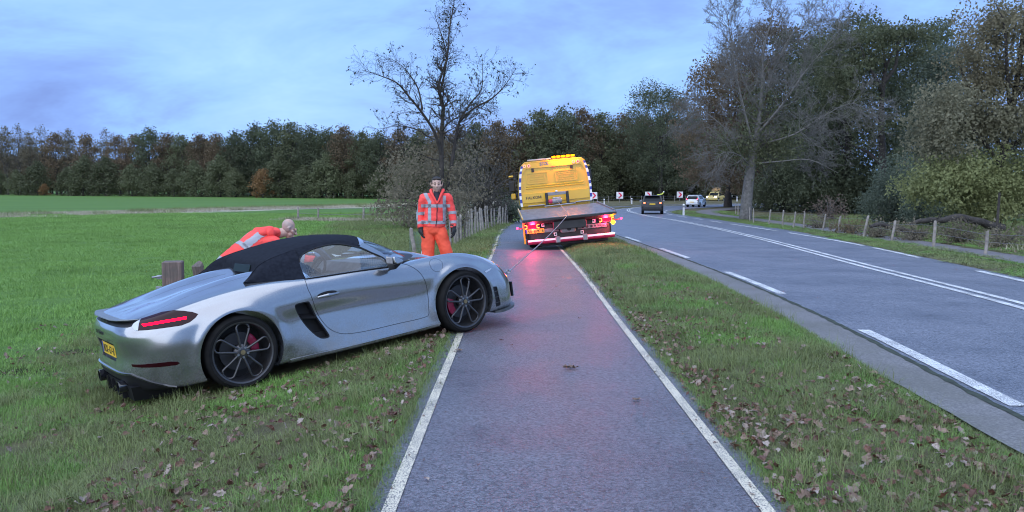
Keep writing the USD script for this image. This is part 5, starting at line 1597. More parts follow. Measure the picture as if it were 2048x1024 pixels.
# soft top: roof skin with a recessed rear window between two fins
rail = spline([(.165, .735, .962), (.235, .70, 1.005), (.30, .672, 1.060), (.37, .650, 1.100), (.50, .625, 1.138), (.67, .605, 1.168), (.94, .592, 1.203), (1.10, .590, 1.208), (1.25, .598, 1.196), (1.36, .615, 1.165), (1.435, .640, 1.122)], 80)
cx = np.array([.165, .25, .33, .385, .40, .43, .445, .50, .58, .66, .72, .80, 1.0, 1.2, 1.35, 1.45, 1.53, 1.60])
cz = np.array([.90, .90, .90, .92, .97, 1.075, 1.098, 1.128, 1.158, 1.185, 1.205, 1.225, 1.246, 1.250, 1.240, 1.228, 1.212, 1.190])
front_bow = lambda q, x: x + 0.165 * (1 - q ** 2) * ss((x - .95) / .45)
qs = np.r_[np.linspace(0, .78, 14), np.linspace(.80, .97, 10), [.985, 1.0]]
RG = []
for (x0, yr, zr) in rail:
    xr = front_bow(qs, x0)
    zc = np.interp(xr, cx, cz)
    zc0 = np.interp(x0, cx, cz)
    open_ = zc + (zr - np.interp(x0 + 0 * qs, cx, cz)) * qs ** 3.2
    pit = np.where(qs < .80, zc, zc + (zr - zc) * ss((qs - .80) / .17))
    w = ss((x0 - .44) / .14)
    RG.append(np.stack([xr, yr * qs, pit * (1 - w) + open_ * w], 1))
RG = np.array(RG)
gl_top = np.array([(.749, .691, 1.083), (.798, .665, 1.126), (.878, .650, 1.150), (.963, .640, 1.166), (1.102, .635, 1.174), (1.219, .642, 1.163), (1.328, .663, 1.129), (1.405, .682, 1.099)])


def skin(name, G, mat, parent, th=0.006, sides=None):
    """A thin closed skin over a grid; with sides, one piece per side, else welded with its mirror image."""
    if sides:
        return [skin(name, G * [1, sg_, 1], mat, parent, th, 0) for sg_ in sides]
    out = MB()
    for sgn in ((1, -1) if sides is None else (1,)):
        A = G * [1, sgn, 1]
        f = grid_faces(*G.shape[:2])
        out.add(A.reshape(-1, 3), f if sgn > 0 else f[:, ::-1])
    t = trimesh.Trimesh(*out.get(), process=False); t.merge_vertices(digits_vertex=5)
    t.fix_normals()
    out_y = 0 if sides is None else np.sign(G[..., 1].mean())
    if ((t.face_normals[:, 2] + 2 * out_y * t.face_normals[:, 1]) * t.area_faces).sum() < 0:
        t.invert()
    n = t.vertex_normals
    m = MB().add(t.vertices, t.faces).add(t.vertices - n * th, t.faces[:, ::-1])
    return obj(name, m.get(), mat, parent, smooth=50)


st = skin('soft_top', RG, cloth_black, car)
# side rail strip down to the door glass
top_l = np.array([[np.interp(x, rail[:, 0], rail[:, k]) for k in range(3)] for x in gl_top[:, 0]])
top_l[:, 0] = gl_top[:, 0]
edge = gl_top + [0, 0.006, -0.004]
mid_e = (top_l + edge) / 2 + [0, .012, .004]
skin('roof_edge', np.stack([top_l, mid_e, edge], 1), cloth_black, st, sides=(1, -1))
# sail panels behind the door glass
belt = spline([(.160, .742, .962), (.23, .742, .948), (.33, .765, .938), (.443, .782, .930), (.58, .80, .918), (.735, .812, .899)], 24)
frontc = spline([(.735, .812, .899), (.729, .768, .965), (.732, .724, 1.036), (.747, .694, 1.083), (.79, .668, 1.123), (.83, .60, 1.190)], 24)
n_u = 26
S_ = np.linspace(0, 1, n_u)
low = np.stack([np.interp(S_, np.linspace(0, 1, len(belt)), belt[:, k]) for k in range(3)], 1)
ra = rail[rail[:, 0] <= .84]
up = np.stack([np.interp(S_, np.linspace(0, 1, len(ra)), ra[:, k]) for k in range(3)], 1)
V_ = np.linspace(0, 1, 14)
fr = np.stack([np.interp(V_, np.linspace(0, 1, len(frontc)), frontc[:, k]) for k in range(3)], 1)
re_ = low[0] * (1 - V_[:, None]) + up[0] * V_[:, None]
SG_ = (1 - V_)[None, :, None] * low[:, None] + V_[None, :, None] * up[:, None] + (1 - S_)[:, None, None] * re_[None] + S_[:, None, None] * fr[None]
cor = (1 - S_)[:, None, None] * ((1 - V_)[None, :, None] * low[0] + V_[None, :, None] * up[0]) + S_[:, None, None] * ((1 - V_)[None, :, None] * low[-1] + V_[None, :, None] * up[-1])
SG_ = SG_ - cor
SG_[..., 1] += 0.018 * np.sin(PI * V_)[None] * np.sin(PI * np.clip(S_ * 0.9 + 0.1, 0, 1))[:, None]
skin('sail_panel', SG_, cloth_black, st, sides=(1, -1))
ra_ = rad(68)
obj('rear_window', rbox((.408, 0, 1.030), (.082, .46, .006), np.array([[math.cos(ra_), 0, -math.sin(ra_)], [0, 1, 0], [math.sin(ra_), 0, math.cos(ra_)]]), .002), flat('smoked_window', (0.008, 0.014, 0.011), 0.2, 0.2, spec=0.05), st)
# door glass, screen and its frame
gl = spline([(.737, .807, .897), (.731, .765, .965), (.734, .721, 1.036), (.749, .691, 1.083), (.798, .665, 1.126), (.878, .650, 1.150), (.963, .640, 1.166), (1.102, .635, 1.174), (1.219, .642, 1.163), (1.328, .663, 1.129), (1.405, .682, 1.099), (1.53, .729, 1.023), (1.62, .768, .960), (1.640, .790, .92), (1.645, .812, .882)], 60)
bot = np.stack([np.linspace(gl[0, 0], gl[-1, 0], len(gl)), np.linspace(.800, .806, len(gl)), np.linspace(.888, .874, len(gl))], 1)
for sgn in (-1, 1):
    A = np.concatenate([gl, bot]) * [1, sgn, 1]
    n = len(gl)
    q = np.array([[k, k + 1, n + k + 1, n + k] for k in range(n - 1)])
    obj('door_glass', (A, q if sgn < 0 else q[:, ::-1]), glass, car)
    W = MB().tube(gl[10:] * [1, sgn, 1] + [0, sgn * .004, 0], 0.008, 6).tube(np.array([(.72, .813, .897), (1.2, .818, .884), (1.66, .822, .868)]) * [1, sgn, 1], .007, 6)
    obj('window_seal', W.get(), black_plastic, car, smooth=60)
q_ = np.linspace(-1, 1, 25)
top_c = np.stack([1.435 + .165 * (1 - q_ ** 2), .640 * q_, 1.122 + .068 * (1 - np.abs(q_) ** 2.4)], 1)
base_c = np.stack([1.70 + .50 * (1 - np.abs(q_) ** 2.2), .775 * q_, .885 + .005 * (1 - q_ ** 2)], 1)
tt = np.linspace(0, 1, 9)[:, None, None]
WS = top_c[None] * (1 - tt) + base_c[None] * tt
WS[..., 2] += 0.02 * np.sin(PI * tt[..., 0])
obj('windscreen', (WS.reshape(-1, 3), grid_faces(9, 25)), glass, car, smooth=True)
W = MB()
for sgn in (-1, 1):
    c = WS[:, -1] * [1, sgn, 1]
    side = np.array([(1.0, 0, 0)] * 9)
    for a_, b_ in ((0, 1),):
        w0 = np.stack([c[:, 0] - .012, c[:, 1] + sgn * .018, c[:, 2] - .012], 1)
        w1 = np.stack([c[:, 0] + .045, c[:, 1] - sgn * .022, c[:, 2] + .016], 1)
        w2 = np.stack([c[:, 0] + .040, c[:, 1] - sgn * .030, c[:, 2] - .012], 1)
        w3 = np.stack([c[:, 0] - .018, c[:, 1] - sgn * .012, c[:, 2] - .022], 1)
        W.add(np.stack([w0, w1, w2, w3], 1).reshape(-1, 3), grid_faces(9, 4, False, True))
h0 = top_c + [-.012, 0, .006]; h1 = top_c + [.055, 0, -.014]; h2 = top_c + [.05, 0, -.03]; h3 = top_c + [-.015, 0, -.02]
W.add(np.stack([h0, h1, h2, h3], 1).reshape(-1, 3), grid_faces(25, 4, False, True))
obj('windscreen_frame', W.get(), silver, car, smooth=40)
W = MB().tube(np.array([(1.76, -.50, .905), (2.06, -.15, .925), (2.15, .1, .905)]), .011, 6).tube(np.array([(2.15, .1, .90), (2.02, .42, .92), (1.80, .60, .93)]), .010, 6)
obj('wiper', W.get(), black_plastic, car, smooth=60)
cw = np.concatenate([base_c + [-.03, 0, -.005], (base_c + [.085, 0, -.018])[::-1]])
obj('cowl', (np.stack([base_c + [-.03, 0, .004], base_c + [.10, 0, -.004]], 1).reshape(-1, 3), grid_faces(25, 2)), black_plastic, car)
# mirrors
for sgn in (-1, 1):
    hs = [m3.Manifold.sphere(r_, 20).translate((x_, sgn * y_, z_)) for x_, y_, z_, r_ in ((1.60, .905, .975, .018), (1.60, 1.04, .968, .018), (1.70, .91, .925, .016), (1.68, 1.04, .925, .016), (1.63, .90, .915, .014), (1.60, 1.05, .93, .012), (1.62, 1.05, .915, .012))]
    mh = obj('mirror', m3.Manifold.batch_hull(hs), silver, car, smooth=40)
    hs = [m3.Manifold.sphere(r_, 16).translate((x_, sgn * y_, z_)) for x_, y_, z_, r_ in ((1.60, .915, .898, .02), (1.66, .915, .898, .02), (1.60, 1.035, .902, .016), (1.655, 1.03, .902, .014), (1.615, .925, .855, .014), (1.65, .93, .855, .014), (1.615, 1.02, .868, .012))]
    obj('mirror_underside', m3.Manifold.batch_hull(hs), black_plastic, mh, smooth=40)
    obj('mirror_stalk', MB().tube(np.array([(1.66, sgn * .815, .845), (1.645, sgn * .87, .86), (1.635, sgn * .94, .875)]), [.016, .014, .013], 8).get(), black_plastic, mh, smooth=60)
    obj('mirror_glass', rbox((1.578, sgn * .975, .945), (.006, .13, .06), None, .002), steel, mh)
# cabin
ds = m3.Manifold.hull_points(np.array([(1.52, y_, z_) for y_ in (-.73, .73) for z_ in (.70, .80)] + [(1.62, y_, .89) for y_ in (-.72, .72)] + [(1.95, y_, .87) for y_ in (-.45, .45)] + [(1.95, y_, .6) for y_ in (-.45, .45)] + [(1.70, y_, .6) for y_ in (-.73, .73)]))
obj('dashboard', ds, interior_grey, car)
W = MB()
a = np.linspace(0, 2 * PI, 33)
ring = np.stack([0.09 * np.cos(a), 0.183 * np.sin(a), 0.16 * np.cos(a)], 1) + [1.36, .36, .80]
W.tube(ring, .016, 8, False)
W.box((1.38, .36, .80), (.03, .12, .10), None, .01).tube(np.array([(1.36, .20, .80), (1.37, .36, .80), (1.36, .52, .80)]), .012, 6)
obj('steering_wheel', W.get(), interior, car, smooth=50)
for sgn in (-1, 1):
    W = MB()
    for pts in (((.95, .36, .45, .20), (1.30, .36, .44, .18)), ((.92, .36, .52, .17), (.72, .36, .86, .15)), ((.72, .36, .86, .13), (.68, .36, 1.0, .09))):
        W.tm(m3.Manifold.batch_hull([m3.Manifold.sphere(1, 20).scale((.07, r_, .07)).translate((x_, sgn * y_, z_)) for x_, y_, z_, r_ in pts]))
    obj('seat', W.get(), interior, car, smooth=50)
obj('cabin_floor', rbox((1.25, 0, .372), (1.4, 1.4, .02)), interior, car)
obj('console', rbox((1.2, 0, .48), (.7, .2, .2), None, .03), interior, car)


# wheels
def wheel(name, cx_, cz_, sgn, R_, wid, y_out, steer=0.0, caliper=200):
    w = UsdGeom.Xform.Define(stage, numbered(path_of(car), name))
    place(w, matrix((cx_, sgn * (y_out - wid / 2), cz_), rotz(steer) @ np.diag([1, -sgn, 1.0]) if False else rotz(steer)))
    h = wid / 2
    rim_r = 0.282
    prof = [(rim_r - .012, -h + .012), (rim_r + .006, -h + .004), (rim_r + .03, -h), (R_ - .03, -h + .006), (R_ - .008, -h + .022), (R_, -h + .05), (R_, h - .05), (R_ - .008, h - .022), (R_ - .03, h - .006), (rim_r + .03, h), (rim_r + .006, h - .004), (rim_r - .012, h - .012)]
    v, f = lathe(prof, 72)
    obj('tyre', (v, f[:, ::-1]), rubber, w, smooth=40)
    o = sgn                                                        # outer side
    face = o * (h - .018)
    W = MB()
    v, f = lathe([(rim_r - .010, o * (h - .006)), (rim_r + .004, o * (h - .002)), (rim_r + .002, o * (h - .03)), (rim_r - .008, -o * (h - .02)), (rim_r - .02, -o * (h - .02)), (rim_r - .022, o * (h - .03))], 72)
    W.add(v, f if o < 0 else f[:, ::-1])
    for k in range(5):
        for sd in (-1, 1):
            a0 = rad(82 + 72 * k)
            ca, sa = math.cos(a0), math.sin(a0)
            pts = [(r_ * ca - sd * d_ * sa, face - o * .010 + o * dy, r_ * sa + sd * d_ * ca) for r_, d_, dy in ((.05, .019, -.004), (.10, .030, 0), (.155, .043, .004), (.205, .056, .004), (.232, .058, .002), (.252, .045, 0), (.264, .022, -.002), (.268, .0, -.002))]
            c = spline(pts, 24)
            v, f = tube(c, np.linspace(.0125, .0085, len(c)), 8)
            W.add(v, f)
    v, f = lathe([(.001, face - o * .004), (.03, face - o * .002), (.058, face - o * .006), (.075, face - o * .02), (.075, face - o * .05), (.001, face - o * .05)], 40)
    W.add(v, f if o < 0 else f[:, ::-1])
    r_ = obj('rim', W.get(), rim_metal, w, smooth=40)
    for k in range(5):
        a0 = rad(54 + 72 * k)
        m = m3.Manifold.cylinder(.012, .011, .011, 12).rotate((90, 0, 0)).translate((.047 * math.cos(a0), face - o * .002 + .006, .047 * math.sin(a0)))
        obj('wheel_nut', m, steel if k else steel, r_)
    cp = m3.Manifold.cylinder(.006, .022, .022, 24).rotate((90, 0, 0)).translate((0, face + .004 * o + .003, 0))
    obj('hub_cap', cp, shiny('hub_cap_bronze', (0.22, 0.17, 0.09), 0.4, 0.5) if not stage.GetPrimAtPath('/World/Looks/hub_cap_bronze') else UsdShade.Material.Get(stage, '/World/Looks/hub_cap_bronze'), r_)
    v, f = lathe([(.06, o * .005), (.178, o * .005), (.178, -o * .022), (.06, -o * .022)], 56)
    obj('brake_disc', (v, f if o < 0 else f[:, ::-1]), shiny('dark_disc', (0.045, 0.045, 0.05), 0.45, 0.6) if not stage.GetPrimAtPath('/World/Looks/dark_disc') else UsdShade.Material.Get(stage, '/World/Looks/dark_disc'), w, smooth=40)
    a = np.radians(np.linspace(caliper - 30, caliper + 30, 9))
    A = np.stack([np.stack([rr1 * np.cos(a), np.full(9, yy1), rr1 * np.sin(a)], 1) for rr1, yy1 in ((.115, o * .035), (.165, o * .042), (.19, o * .030), (.19, -o * .03), (.115, -o * .03))], 1)
    obj('caliper', trimesh.convex.convex_hull(A.reshape(-1, 3)) if False else (A.reshape(-1, 3), grid_faces(9, 5, False, True)), red_caliper, w, smooth=40)
    v, f = lathe([(.001, -o * (h - .05)), (.265, -o * (h - .05)), (.265, -o * (h - .03)), (.001, -o * (h - .03))], 40)
    obj('inner_barrel', (v, f if o > 0 else f[:, ::-1]), black_plastic, w)
    return w


for sgn in (-1, 1):
    wheel('rear_wheel', RW[0], RW[1], sgn, .343, .29, .905, 0.0, 20)
    wheel('front_wheel', FW[0], FW[1], sgn, .340, .245, .893, rad(6.0), 190)
# towing eye screwed into the nose
W = MB()
W.tube(np.array([(3.36, -.42, .487), (3.425, -.415, .49)]), .012, 8)
a = np.linspace(0, 2 * PI, 17)
W.tube(np.stack([.024 * np.cos(a) + 3.445, 0 * a - .413, .024 * np.sin(a) + .49], 1), .009, 6, False)
obj('towing_eye', W.get(), steel, car, smooth=50)
# ------------------------------------------------------------------ recovery truck
amber_paint = paint('recovery_yellow_paint', (0.62, 0.36, 0.012), 0.38, 0.0, 0.5, 0.35)
steel_grey = noise_mat('galvanised_steel', [(0.3, (0.20, 0.21, 0.23)), (0.7, (0.36, 0.38, 0.41))], 12.0, rough=0.45, metallic=0.5)
bed_metal = noise_mat('bed_aluminium', [(0.3, (0.12, 0.127, 0.15)), (0.7, (0.20, 0.21, 0.24))], 6.0, rough=0.45, metallic=0.3)
chassis_black = flat('chassis_black', (0.02, 0.019, 0.021), 0.55, 0.3)
panel_grey = flat('rear_panel_grey', (0.22, 0.215, 0.23), 0.5, 0.2)
stripe_red = flat('bumper_red', (0.42, 0.02, 0.075), 0.35, 0.15)
stripe_white = flat('stripe_white', (0.75, 0.75, 0.75), 0.4, 0.08)
stripe_blue = flat('stripe_blue', (0.03, 0.05, 0.30), 0.4, 0.1)
lamp_red = emit('truck_red_lamp', (1.0, 0.006, 0.035), 1.6)
lamp_hot = emit('truck_rear_light_ring', (1.0, 0.13, 0.025), 4.5)
lamp_amber = emit('truck_amber_lamp', (1.0, 0.36, 0.012), 5.0)
lamp_beacon = emit('beacon_amber', (1.0, 0.165, 0.003), 3.2)
lamp_pink = emit('marker_red_lamp', (1.0, 0.03, 0.10), 4.0)
lamp_roof = emit('roof_lamp_ring', (1.0, 0.42, 0.34), 0.75)
dark_glass = flat('dark_vehicle_glass', (0.012, 0.015, 0.019), 0.15, 0.2, spec=0.2)

roll = rad(-5.5)
TR_R = rotz(rad(1.0)) @ np.array([[_c(roll), 0, _s(roll)], [0, 1, 0], [-_s(roll), 0, _c(roll)]])
truck = thing('recovery_truck', 'yellow flatbed recovery truck with amber beacons lit, standing half on the bike path', 'truck', (1.62, 23.2, 0.0), TR_R)


def bar(name, a, b, r, mat, parent, sides=10):
    return obj(name, MB().tube(np.array([a, b], float), r, sides).get(), mat, parent, smooth=50)


def block(name, c, size, mat, parent, bevel=0.01, R=None):
    return obj(name, rbox(c, size, R, bevel), mat, parent, smooth=30)


# cab: a rounded trapezoid seen from behind
cab_sec = [(-1.15, 1.10), (-1.17, 1.45), (-1.155, 1.75), (-1.10, 2.15), (-1.02, 2.42), (-.93, 2.50), (.93, 2.50), (1.02, 2.42), (1.10, 2.15), (1.155, 1.75), (1.17, 1.45), (1.15, 1.10)]
cab_poly = sg.Polygon(cab_sec).buffer(-.05).buffer(.05)
cp_ = np.array(cab_poly.exterior.coords)[:-1]
cabm = yprism(cp_, 4.30, 6.15)
rec = yprism(np.array(sg.Polygon([(-1.06, 1.55), (-1.02, 2.12), (-.88, 2.30), (.88, 2.30), (1.02, 2.12), (1.06, 1.55)]).buffer(-.02).buffer(.02).exterior.coords)[:-1], 4.2, 4.335)
cabm = cabm - rec
fr_ = lambda x0, x1, z0, z1, d: np.array(sg.box(x0, z0, x1, z1).buffer(-.04).buffer(.04).buffer(d).exterior.coords)[:-1]
for x0, x1, z0, z1 in ((-.90, -.20, 1.80, 2.16), (.03, .76, 1.80, 2.16)):
    cabm = cabm + (yprism(fr_(x0, x1, z0, z1, 0), 4.310, 4.34) - yprism(fr_(x0, x1, z0, z1, -.03), 4.2, 4.5))
    cabm = cabm + (yprism(fr_(x0 + .09, x1 - .09, z0 + .07, z1 - .07, 0), 4.316, 4.34) - yprism(fr_(x0 + .09, x1 - .09, z0 + .07, z1 - .07, -.02), 4.2, 4.5))
    for zz in (z0 + .14, z0 + .22):
        cabm = cabm + m3.Manifold.cube((x1 - x0 - .25, .03, .018), True).translate(((x0 + x1) / 2, 4.33, zz))
for zz, hw in ((1.66, .95), (1.73, .93)):
    cabm = cabm + m3.Manifold.hull_points(np.array([(sx * hw, yy, zz + sz) for sx in (-1, 1) for yy, sz in ((4.312, -.008), (4.312, .008), (4.345, -.03), (4.345, .03))]))
cabm = cabm + m3.Manifold.hull_points(np.array([(x, y, z) for x in (-1.08, 1.08) for y, z in ((4.26, 1.20), (4.26, 1.50), (4.32, 1.52), (4.34, 1.18))]))
cab = obj('cab', cabm, amber_paint, truck, smooth=30)
block('cab_roof_edge', (0, 4.55, 2.485), (1.86, .5, .06), amber_paint, cab, .02)
block('lower_cab', (0, 5.3, .85), (2.2, 1.7, .55), amber_paint, truck, .05)
for sx in (-1, 1):
    W0 = [(1.15, 1.10), (1.17, 1.45), (1.155, 1.75), (1.10, 2.15), (1.03, 2.40)]
    cpts = spline([(a, b) for a, b in W0], 14)
    n = len(cpts)
    for k in range(n - 1):
        (xa, za), (xb, zb) = cpts[k], cpts[k + 1]
        m = m3.Manifold.hull_points(np.array([(sx * (x - dd), y, z) for (x, z) in ((xa, za), (xb, zb)) for dd in (-.004, .065) for y in (4.290, 4.40)]))
        obj('edge_stripe', m, stripe_blue if k % 2 else stripe_white, cab)
    block('door_frame', (sx * 1.09, 4.36, 1.95), (.022, .05, .62), chassis_black, cab, .004, np.array([[_c(-sx * .13), 0, _s(-sx * .13)], [0, 1, 0], [-_s(-sx * .13), 0, _c(-sx * .13)]]))
    block('side_window', (sx * 1.115, 5.4, 1.95), (.02, .9, .5), dark_glass, cab, .004, np.array([[_c(-sx * .13), 0, _s(-sx * .13)], [0, 1, 0], [-_s(-sx * .13), 0, _c(-sx * .13)]]))
block('windscreen', (0, 6.16, 1.95), (1.9, .02, .75), dark_glass, cab, .004)
# roof lamps, latches, beacon
for x, z, c in ((-.925, 2.388, 0), (-.785, 2.388, 1), (.66, 2.388, 0), (.80, 2.388, 1)):
    l = obj('roof_lamp', m3.Manifold.cylinder(.03, .052, .052, 24).rotate((90, 0, 0)).translate((x, 4.298, z)), lamp_roof, truck)
    obj('lamp_centre', m3.Manifold.cylinder(.01, .026, .026, 16).rotate((90, 0, 0)).translate((x, 4.268, z)), stripe_red if c else amber_paint, l)
for x in (-.67, .58):
    block('latch', (x, 4.31, 2.24), (.085, .04, .13), chassis_black, truck)
block('centre_latch', (-.03, 4.31, 2.29), (.08, .03, .03), stripe_red, truck, .005)
bb = block('beacon_bar', (-.42, 4.62, 2.565), (.78, .12, .055), steel_grey, truck, .015)
block('beacon_bar', (.36, 4.62, 2.55), (.84, .14, .035), chassis_black, truck, .01)
for k in range(5):
    obj('beacon', m3.Manifold.batch_hull([m3.Manifold.sphere(.035, 16).translate((.06 + .155 * k + d, 4.60, 2.605)) for d in (-.035, .035)]), lamp_beacon, truck, smooth=60)
for txt, h, x0, z0, mt_ in (('STOL', .095, -.43, 2.365, stripe_blue), ('FALKOM', .085, -.98, 1.32, ink)):
    t = meshkit.text_mesh(txt, h, .003, True)
    v = np.asarray(t.vertices)
    yb = 4.2985 if txt == 'STOL' else 4.259
    obj('lettering', (np.stack([x0 + v[:, 0] * (0.85 if txt == 'STOL' else 1.05), yb - v[:, 2], z0 + v[:, 1]], 1), t.faces[:, ::-1]), mt_, cab)
# mirrors
for sx, zz in ((-1, 1.78), (1, 1.95)):
    W = MB().tube(spline([(sx * 1.08, 5.9, 2.22), (sx * 1.34, 5.85, 2.22), (sx * 1.36, 5.85, 2.0), (sx * 1.34, 5.85, 1.66), (sx * 1.12, 5.9, 1.60)], 20), .012, 6)
    arm = obj('mirror_arm', W.get(), chassis_black, truck, smooth=50)
    block('mirror', (sx * (1.35 if sx < 0 else 1.27), 5.84, zz), (.20, .09, .36), chassis_black, arm, .03)
    block('mirror_cap', (sx * (1.36 if sx < 0 else 1.26), 5.84, zz + (.34 if sx < 0 else .30)), (.16, .08, .06), amber_paint, arm, .02)
    block('wide_mirror', (sx * (1.33 if sx < 0 else 1.26), 5.84, zz - .34), (.16, .10, .20), amber_paint, arm, .03)
# load bed, slightly tipped to the rear
bt = math.atan2(.15, 4.3)
BR = np.array([[1, 0, 0], [0, _c(bt), -_s(bt)], [0, _s(bt), _c(bt)]])
bedm = m3.Manifold.hull_points(np.array([(x, y, z) for x in (-1.27, 1.27) for y, z in ((-.30, .80), (-.30, .86), (-.24, .865), (4.0, 1.01), (4.0, .91), (-.12, .76))]))
bed = obj('load_bed', bedm, bed_metal, truck)
obj('bed_edge', m3.Manifold.hull_points(np.array([(x * k, y, z) for x in (-1, 1) for y, z, k in ((-.312, .845, 1.275), (-.312, .79, 1.275), (-.14, .70, 1.12), (-.05, .74, 1.12), (-.05, .80, 1.26))])), chassis_black, bed)
for sx in (-1, 1):
    obj('side_rail', m3.Manifold.hull_points(np.array([(sx * x, y, z) for x in (1.245, 1.275) for y, z in ((-.22, .86), (-.22, .90), (4.0, 1.01), (4.0, 1.07))])), bed_metal if sx > 0 else amber_paint, bed)
for k in range(9):
    block('tread_strip', (0, .15 + .42 * k, .884 + .0146 * k), (2.40, .03, .008), steel_grey, bed, .002, BR)
W = MB()
for x0, x1 in ((-.95, -.45), (.52, 1.02)):
    W.tube(np.array([(x0, 3.2, 1.05), (x0, 3.2, 1.13), (x1, 3.2, 1.13), (x1, 3.2, 1.05)]), .016, 6)
W.tube(np.array([(-.45, 3.25, 1.075), (.52, 3.25, 1.09)]), .02, 6)
obj('low_frame', W.get(), steel_grey, truck, smooth=40)
wn = block('winch', (-.02, 3.75, 1.22), (.26, .22, .20), steel_grey, truck, .02)
obj('drum', m3.Manifold.cylinder(.30, .07, .07, 20).rotate((0, 90, 0)).translate((-.17, 3.66, 1.20)), panel_grey, wn, smooth=40)
obj('motor', m3.Manifold.batch_hull([m3.Manifold.sphere(.075, 16).translate((-.22, 3.7 + d, 1.20)) for d in (-.06, .06)]), stripe_red, wn, smooth=40)
gt = block('gantry_post', (-.33, 3.8, 1.27), (.09, .09, .42), chassis_black, truck, .012)
block('gantry_post', (.33, 3.8, 1.28), (.09, .09, .40), chassis_black, truck, .012)
block('gantry_beam', (0, 3.8, 1.435), (.60, .07, .10), panel_grey, truck, .012)
block('gantry_lamp', (-.01, 3.74, 1.51), (.07, .06, .05), stripe_white, truck, .012)
# chassis, rear frame with lamps
block('chassis', (0, 2.6, .62), (.9, 5.6, .22), chassis_black, truck)
block('rear_frame', (0, .18, .47), (2.20, .30, .44), chassis_black, truck, .02)
block('left_panel', (-.50, .016, .50), (.42, .024, .10), panel_grey, truck, .006)
rp = block('right_panel', (.62, .016, .505), (.80, .024, .11), panel_grey, truck, .006)
for k in range(3):
    obj('pictogram', m3.Manifold.cylinder(.006, .036, .036, 20).rotate((90, 0, 0)).translate((.36 + .12 * k, .003, .505)), chassis_black, rp)
block('cross_mark', (.70, .0, .505), (.05, .006, .016), chassis_black, rp, .001)
block('cross_mark', (.70, .001, .505), (.016, .006, .05), chassis_black, rp, .001)
t = meshkit.text_mesh('FALKOM', .065, .003, True); v = np.asarray(t.vertices)
obj('lettering', (np.stack([.77 + v[:, 0] * .8, .002 - v[:, 2], .475 + v[:, 1]], 1), t.faces[:, ::-1]), chassis_black, rp)
bx = block('hitch_box', (-.05, -.02, .52), (.42, .10, .24), panel_grey, truck, .03)
obj('hitch_jaw', m3.Manifold.cylinder(.04, .07, .05, 20).rotate((90, 0, 0)).translate((-.02, -.05, .50)), chassis_black, bx)
block('hitch_plate', (-.17, -.075, .53), (.05, .012, .05), stripe_white, bx, .004)
block('hitch_plate', (.10, -.075, .53), (.05, .012, .05), stripe_white, bx, .004)
for x, z in ((-.72, .66), (-.40, .38), (.33, .37), (.67, .64)):
    r_ = block('tie_ring', (x, -.005, z), (.085, .02, .10), stripe_white, truck, .01)
    obj('eye', m3.Manifold.cylinder(.012, .024, .024, 16).rotate((90, 0, 0)).translate((x, -.012, z)), chassis_black, r_)
for sx in (-1, 1):
    cl = block('rear_lamp', (sx * 1.02, -.01, .645), (.46, .05, .15), chassis_black, truck, .03)
    block('brake_light', (sx * 1.03, -.038, .645), (.26, .012, .085), lamp_red, cl, .004)
    for xc, st_ in ((sx * .845, 1), (sx * 1.20, 0)):
        a = np.linspace(rad(60), rad(300), 13) if (sx < 0) == (st_ == 1) else np.linspace(rad(-120), rad(120), 13)
        r0 = .048
        W = MB().tube(np.stack([xc + r0 * np.cos(a), -.05 + 0 * a, .645 + r0 * np.sin(a)], 1), .0125, 8)
        obj('light_ring', W.get(), lamp_hot, cl, smooth=60)
    arm = bar('marker_arm', (sx * 1.18, .05, .60), (sx * 1.40, -.02, .63), .014, stripe_red, truck, 6)
    obj('marker_lamp', m3.Manifold.sphere(.034, 14).translate((sx * 1.42, -.03, .64)), lamp_pink, arm, smooth=60)
    block('mud_flap', (sx * .98, .48, .32), (.42, .02, .38), chassis_black, truck, .005)
    for k in range(5):
        block('side_marker', (sx * 1.26, .3 + .75 * k, .78 + .04 * k), (.014, .09, .05), amber_paint, truck, .005)
block('corner_trim', (-1.245, .02, .48), (.05, .08, .60), amber_paint, truck, .01)
obj('indicator', m3.Manifold.sphere(.062, 18).scale((1, .5, 1)).translate((1.19, -.045, .555)), lamp_amber, truck, smooth=60)
pt = block('licence_plate', (-.93, -.052, .515), (.47, .008, .115), plate_yellow, truck, .003)
block('plate_band', (-1.185, -.052, .515), (.04, .008, .115), plate_blue, pt, .002)
t = meshkit.text_mesh('58-BVK-4', .078, .003, True); v = np.asarray(t.vertices).copy(); v[:, 0] *= .42 / v[:, 0].max()
obj('plate_lettering', (np.stack([-1.14 + v[:, 0], -.0575 - v[:, 2], .476 + v[:, 1]], 1), t.faces[:, ::-1]), ink, pt)
ub = obj('underrun_bar', MB().tube(np.array([(-1.17, -.05, .215), (1.20, -.05, .215)]), .062, 16).get(), stripe_red, truck, smooth=50)
obj('bar_top_strip', m3.Manifold.hull_points(np.array([(x, -.05 + y, .215 + z) for x in (-1.165, 1.195) for y, z in ((-.062, .018), (-.055, .035), (-.035, .055), (0, .066), (0, .03), (-.03, .02))])), stripe_white, ub)
for x in (-.35, .40):
    block('bar_clamp', (x, -.055, .23), (.13, .155, .17), panel_grey, ub, .02)
    block('clamp_leg', (x, .06, .36), (.09, .08, .28), chassis_black, ub, .01)
block('lift_bar', (.1, .3, .10), (1.9, .1, .08), chassis_black, truck, .01)


def lamp_light(name, pos, colour, power, r, parent):
    """The light that a lit lamp throws."""
    l = UsdLux.SphereLight.Define(stage, numbered(path_of(parent), name))
    l.CreateRadiusAttr(r); l.CreateNormalizeAttr(True); l.CreateIntensityAttr(power); l.CreateColorAttr(Gf.Vec3f(*colour))
    l.AddTranslateOp().Set(Gf.Vec3d(*map(float, pos)))
    return l


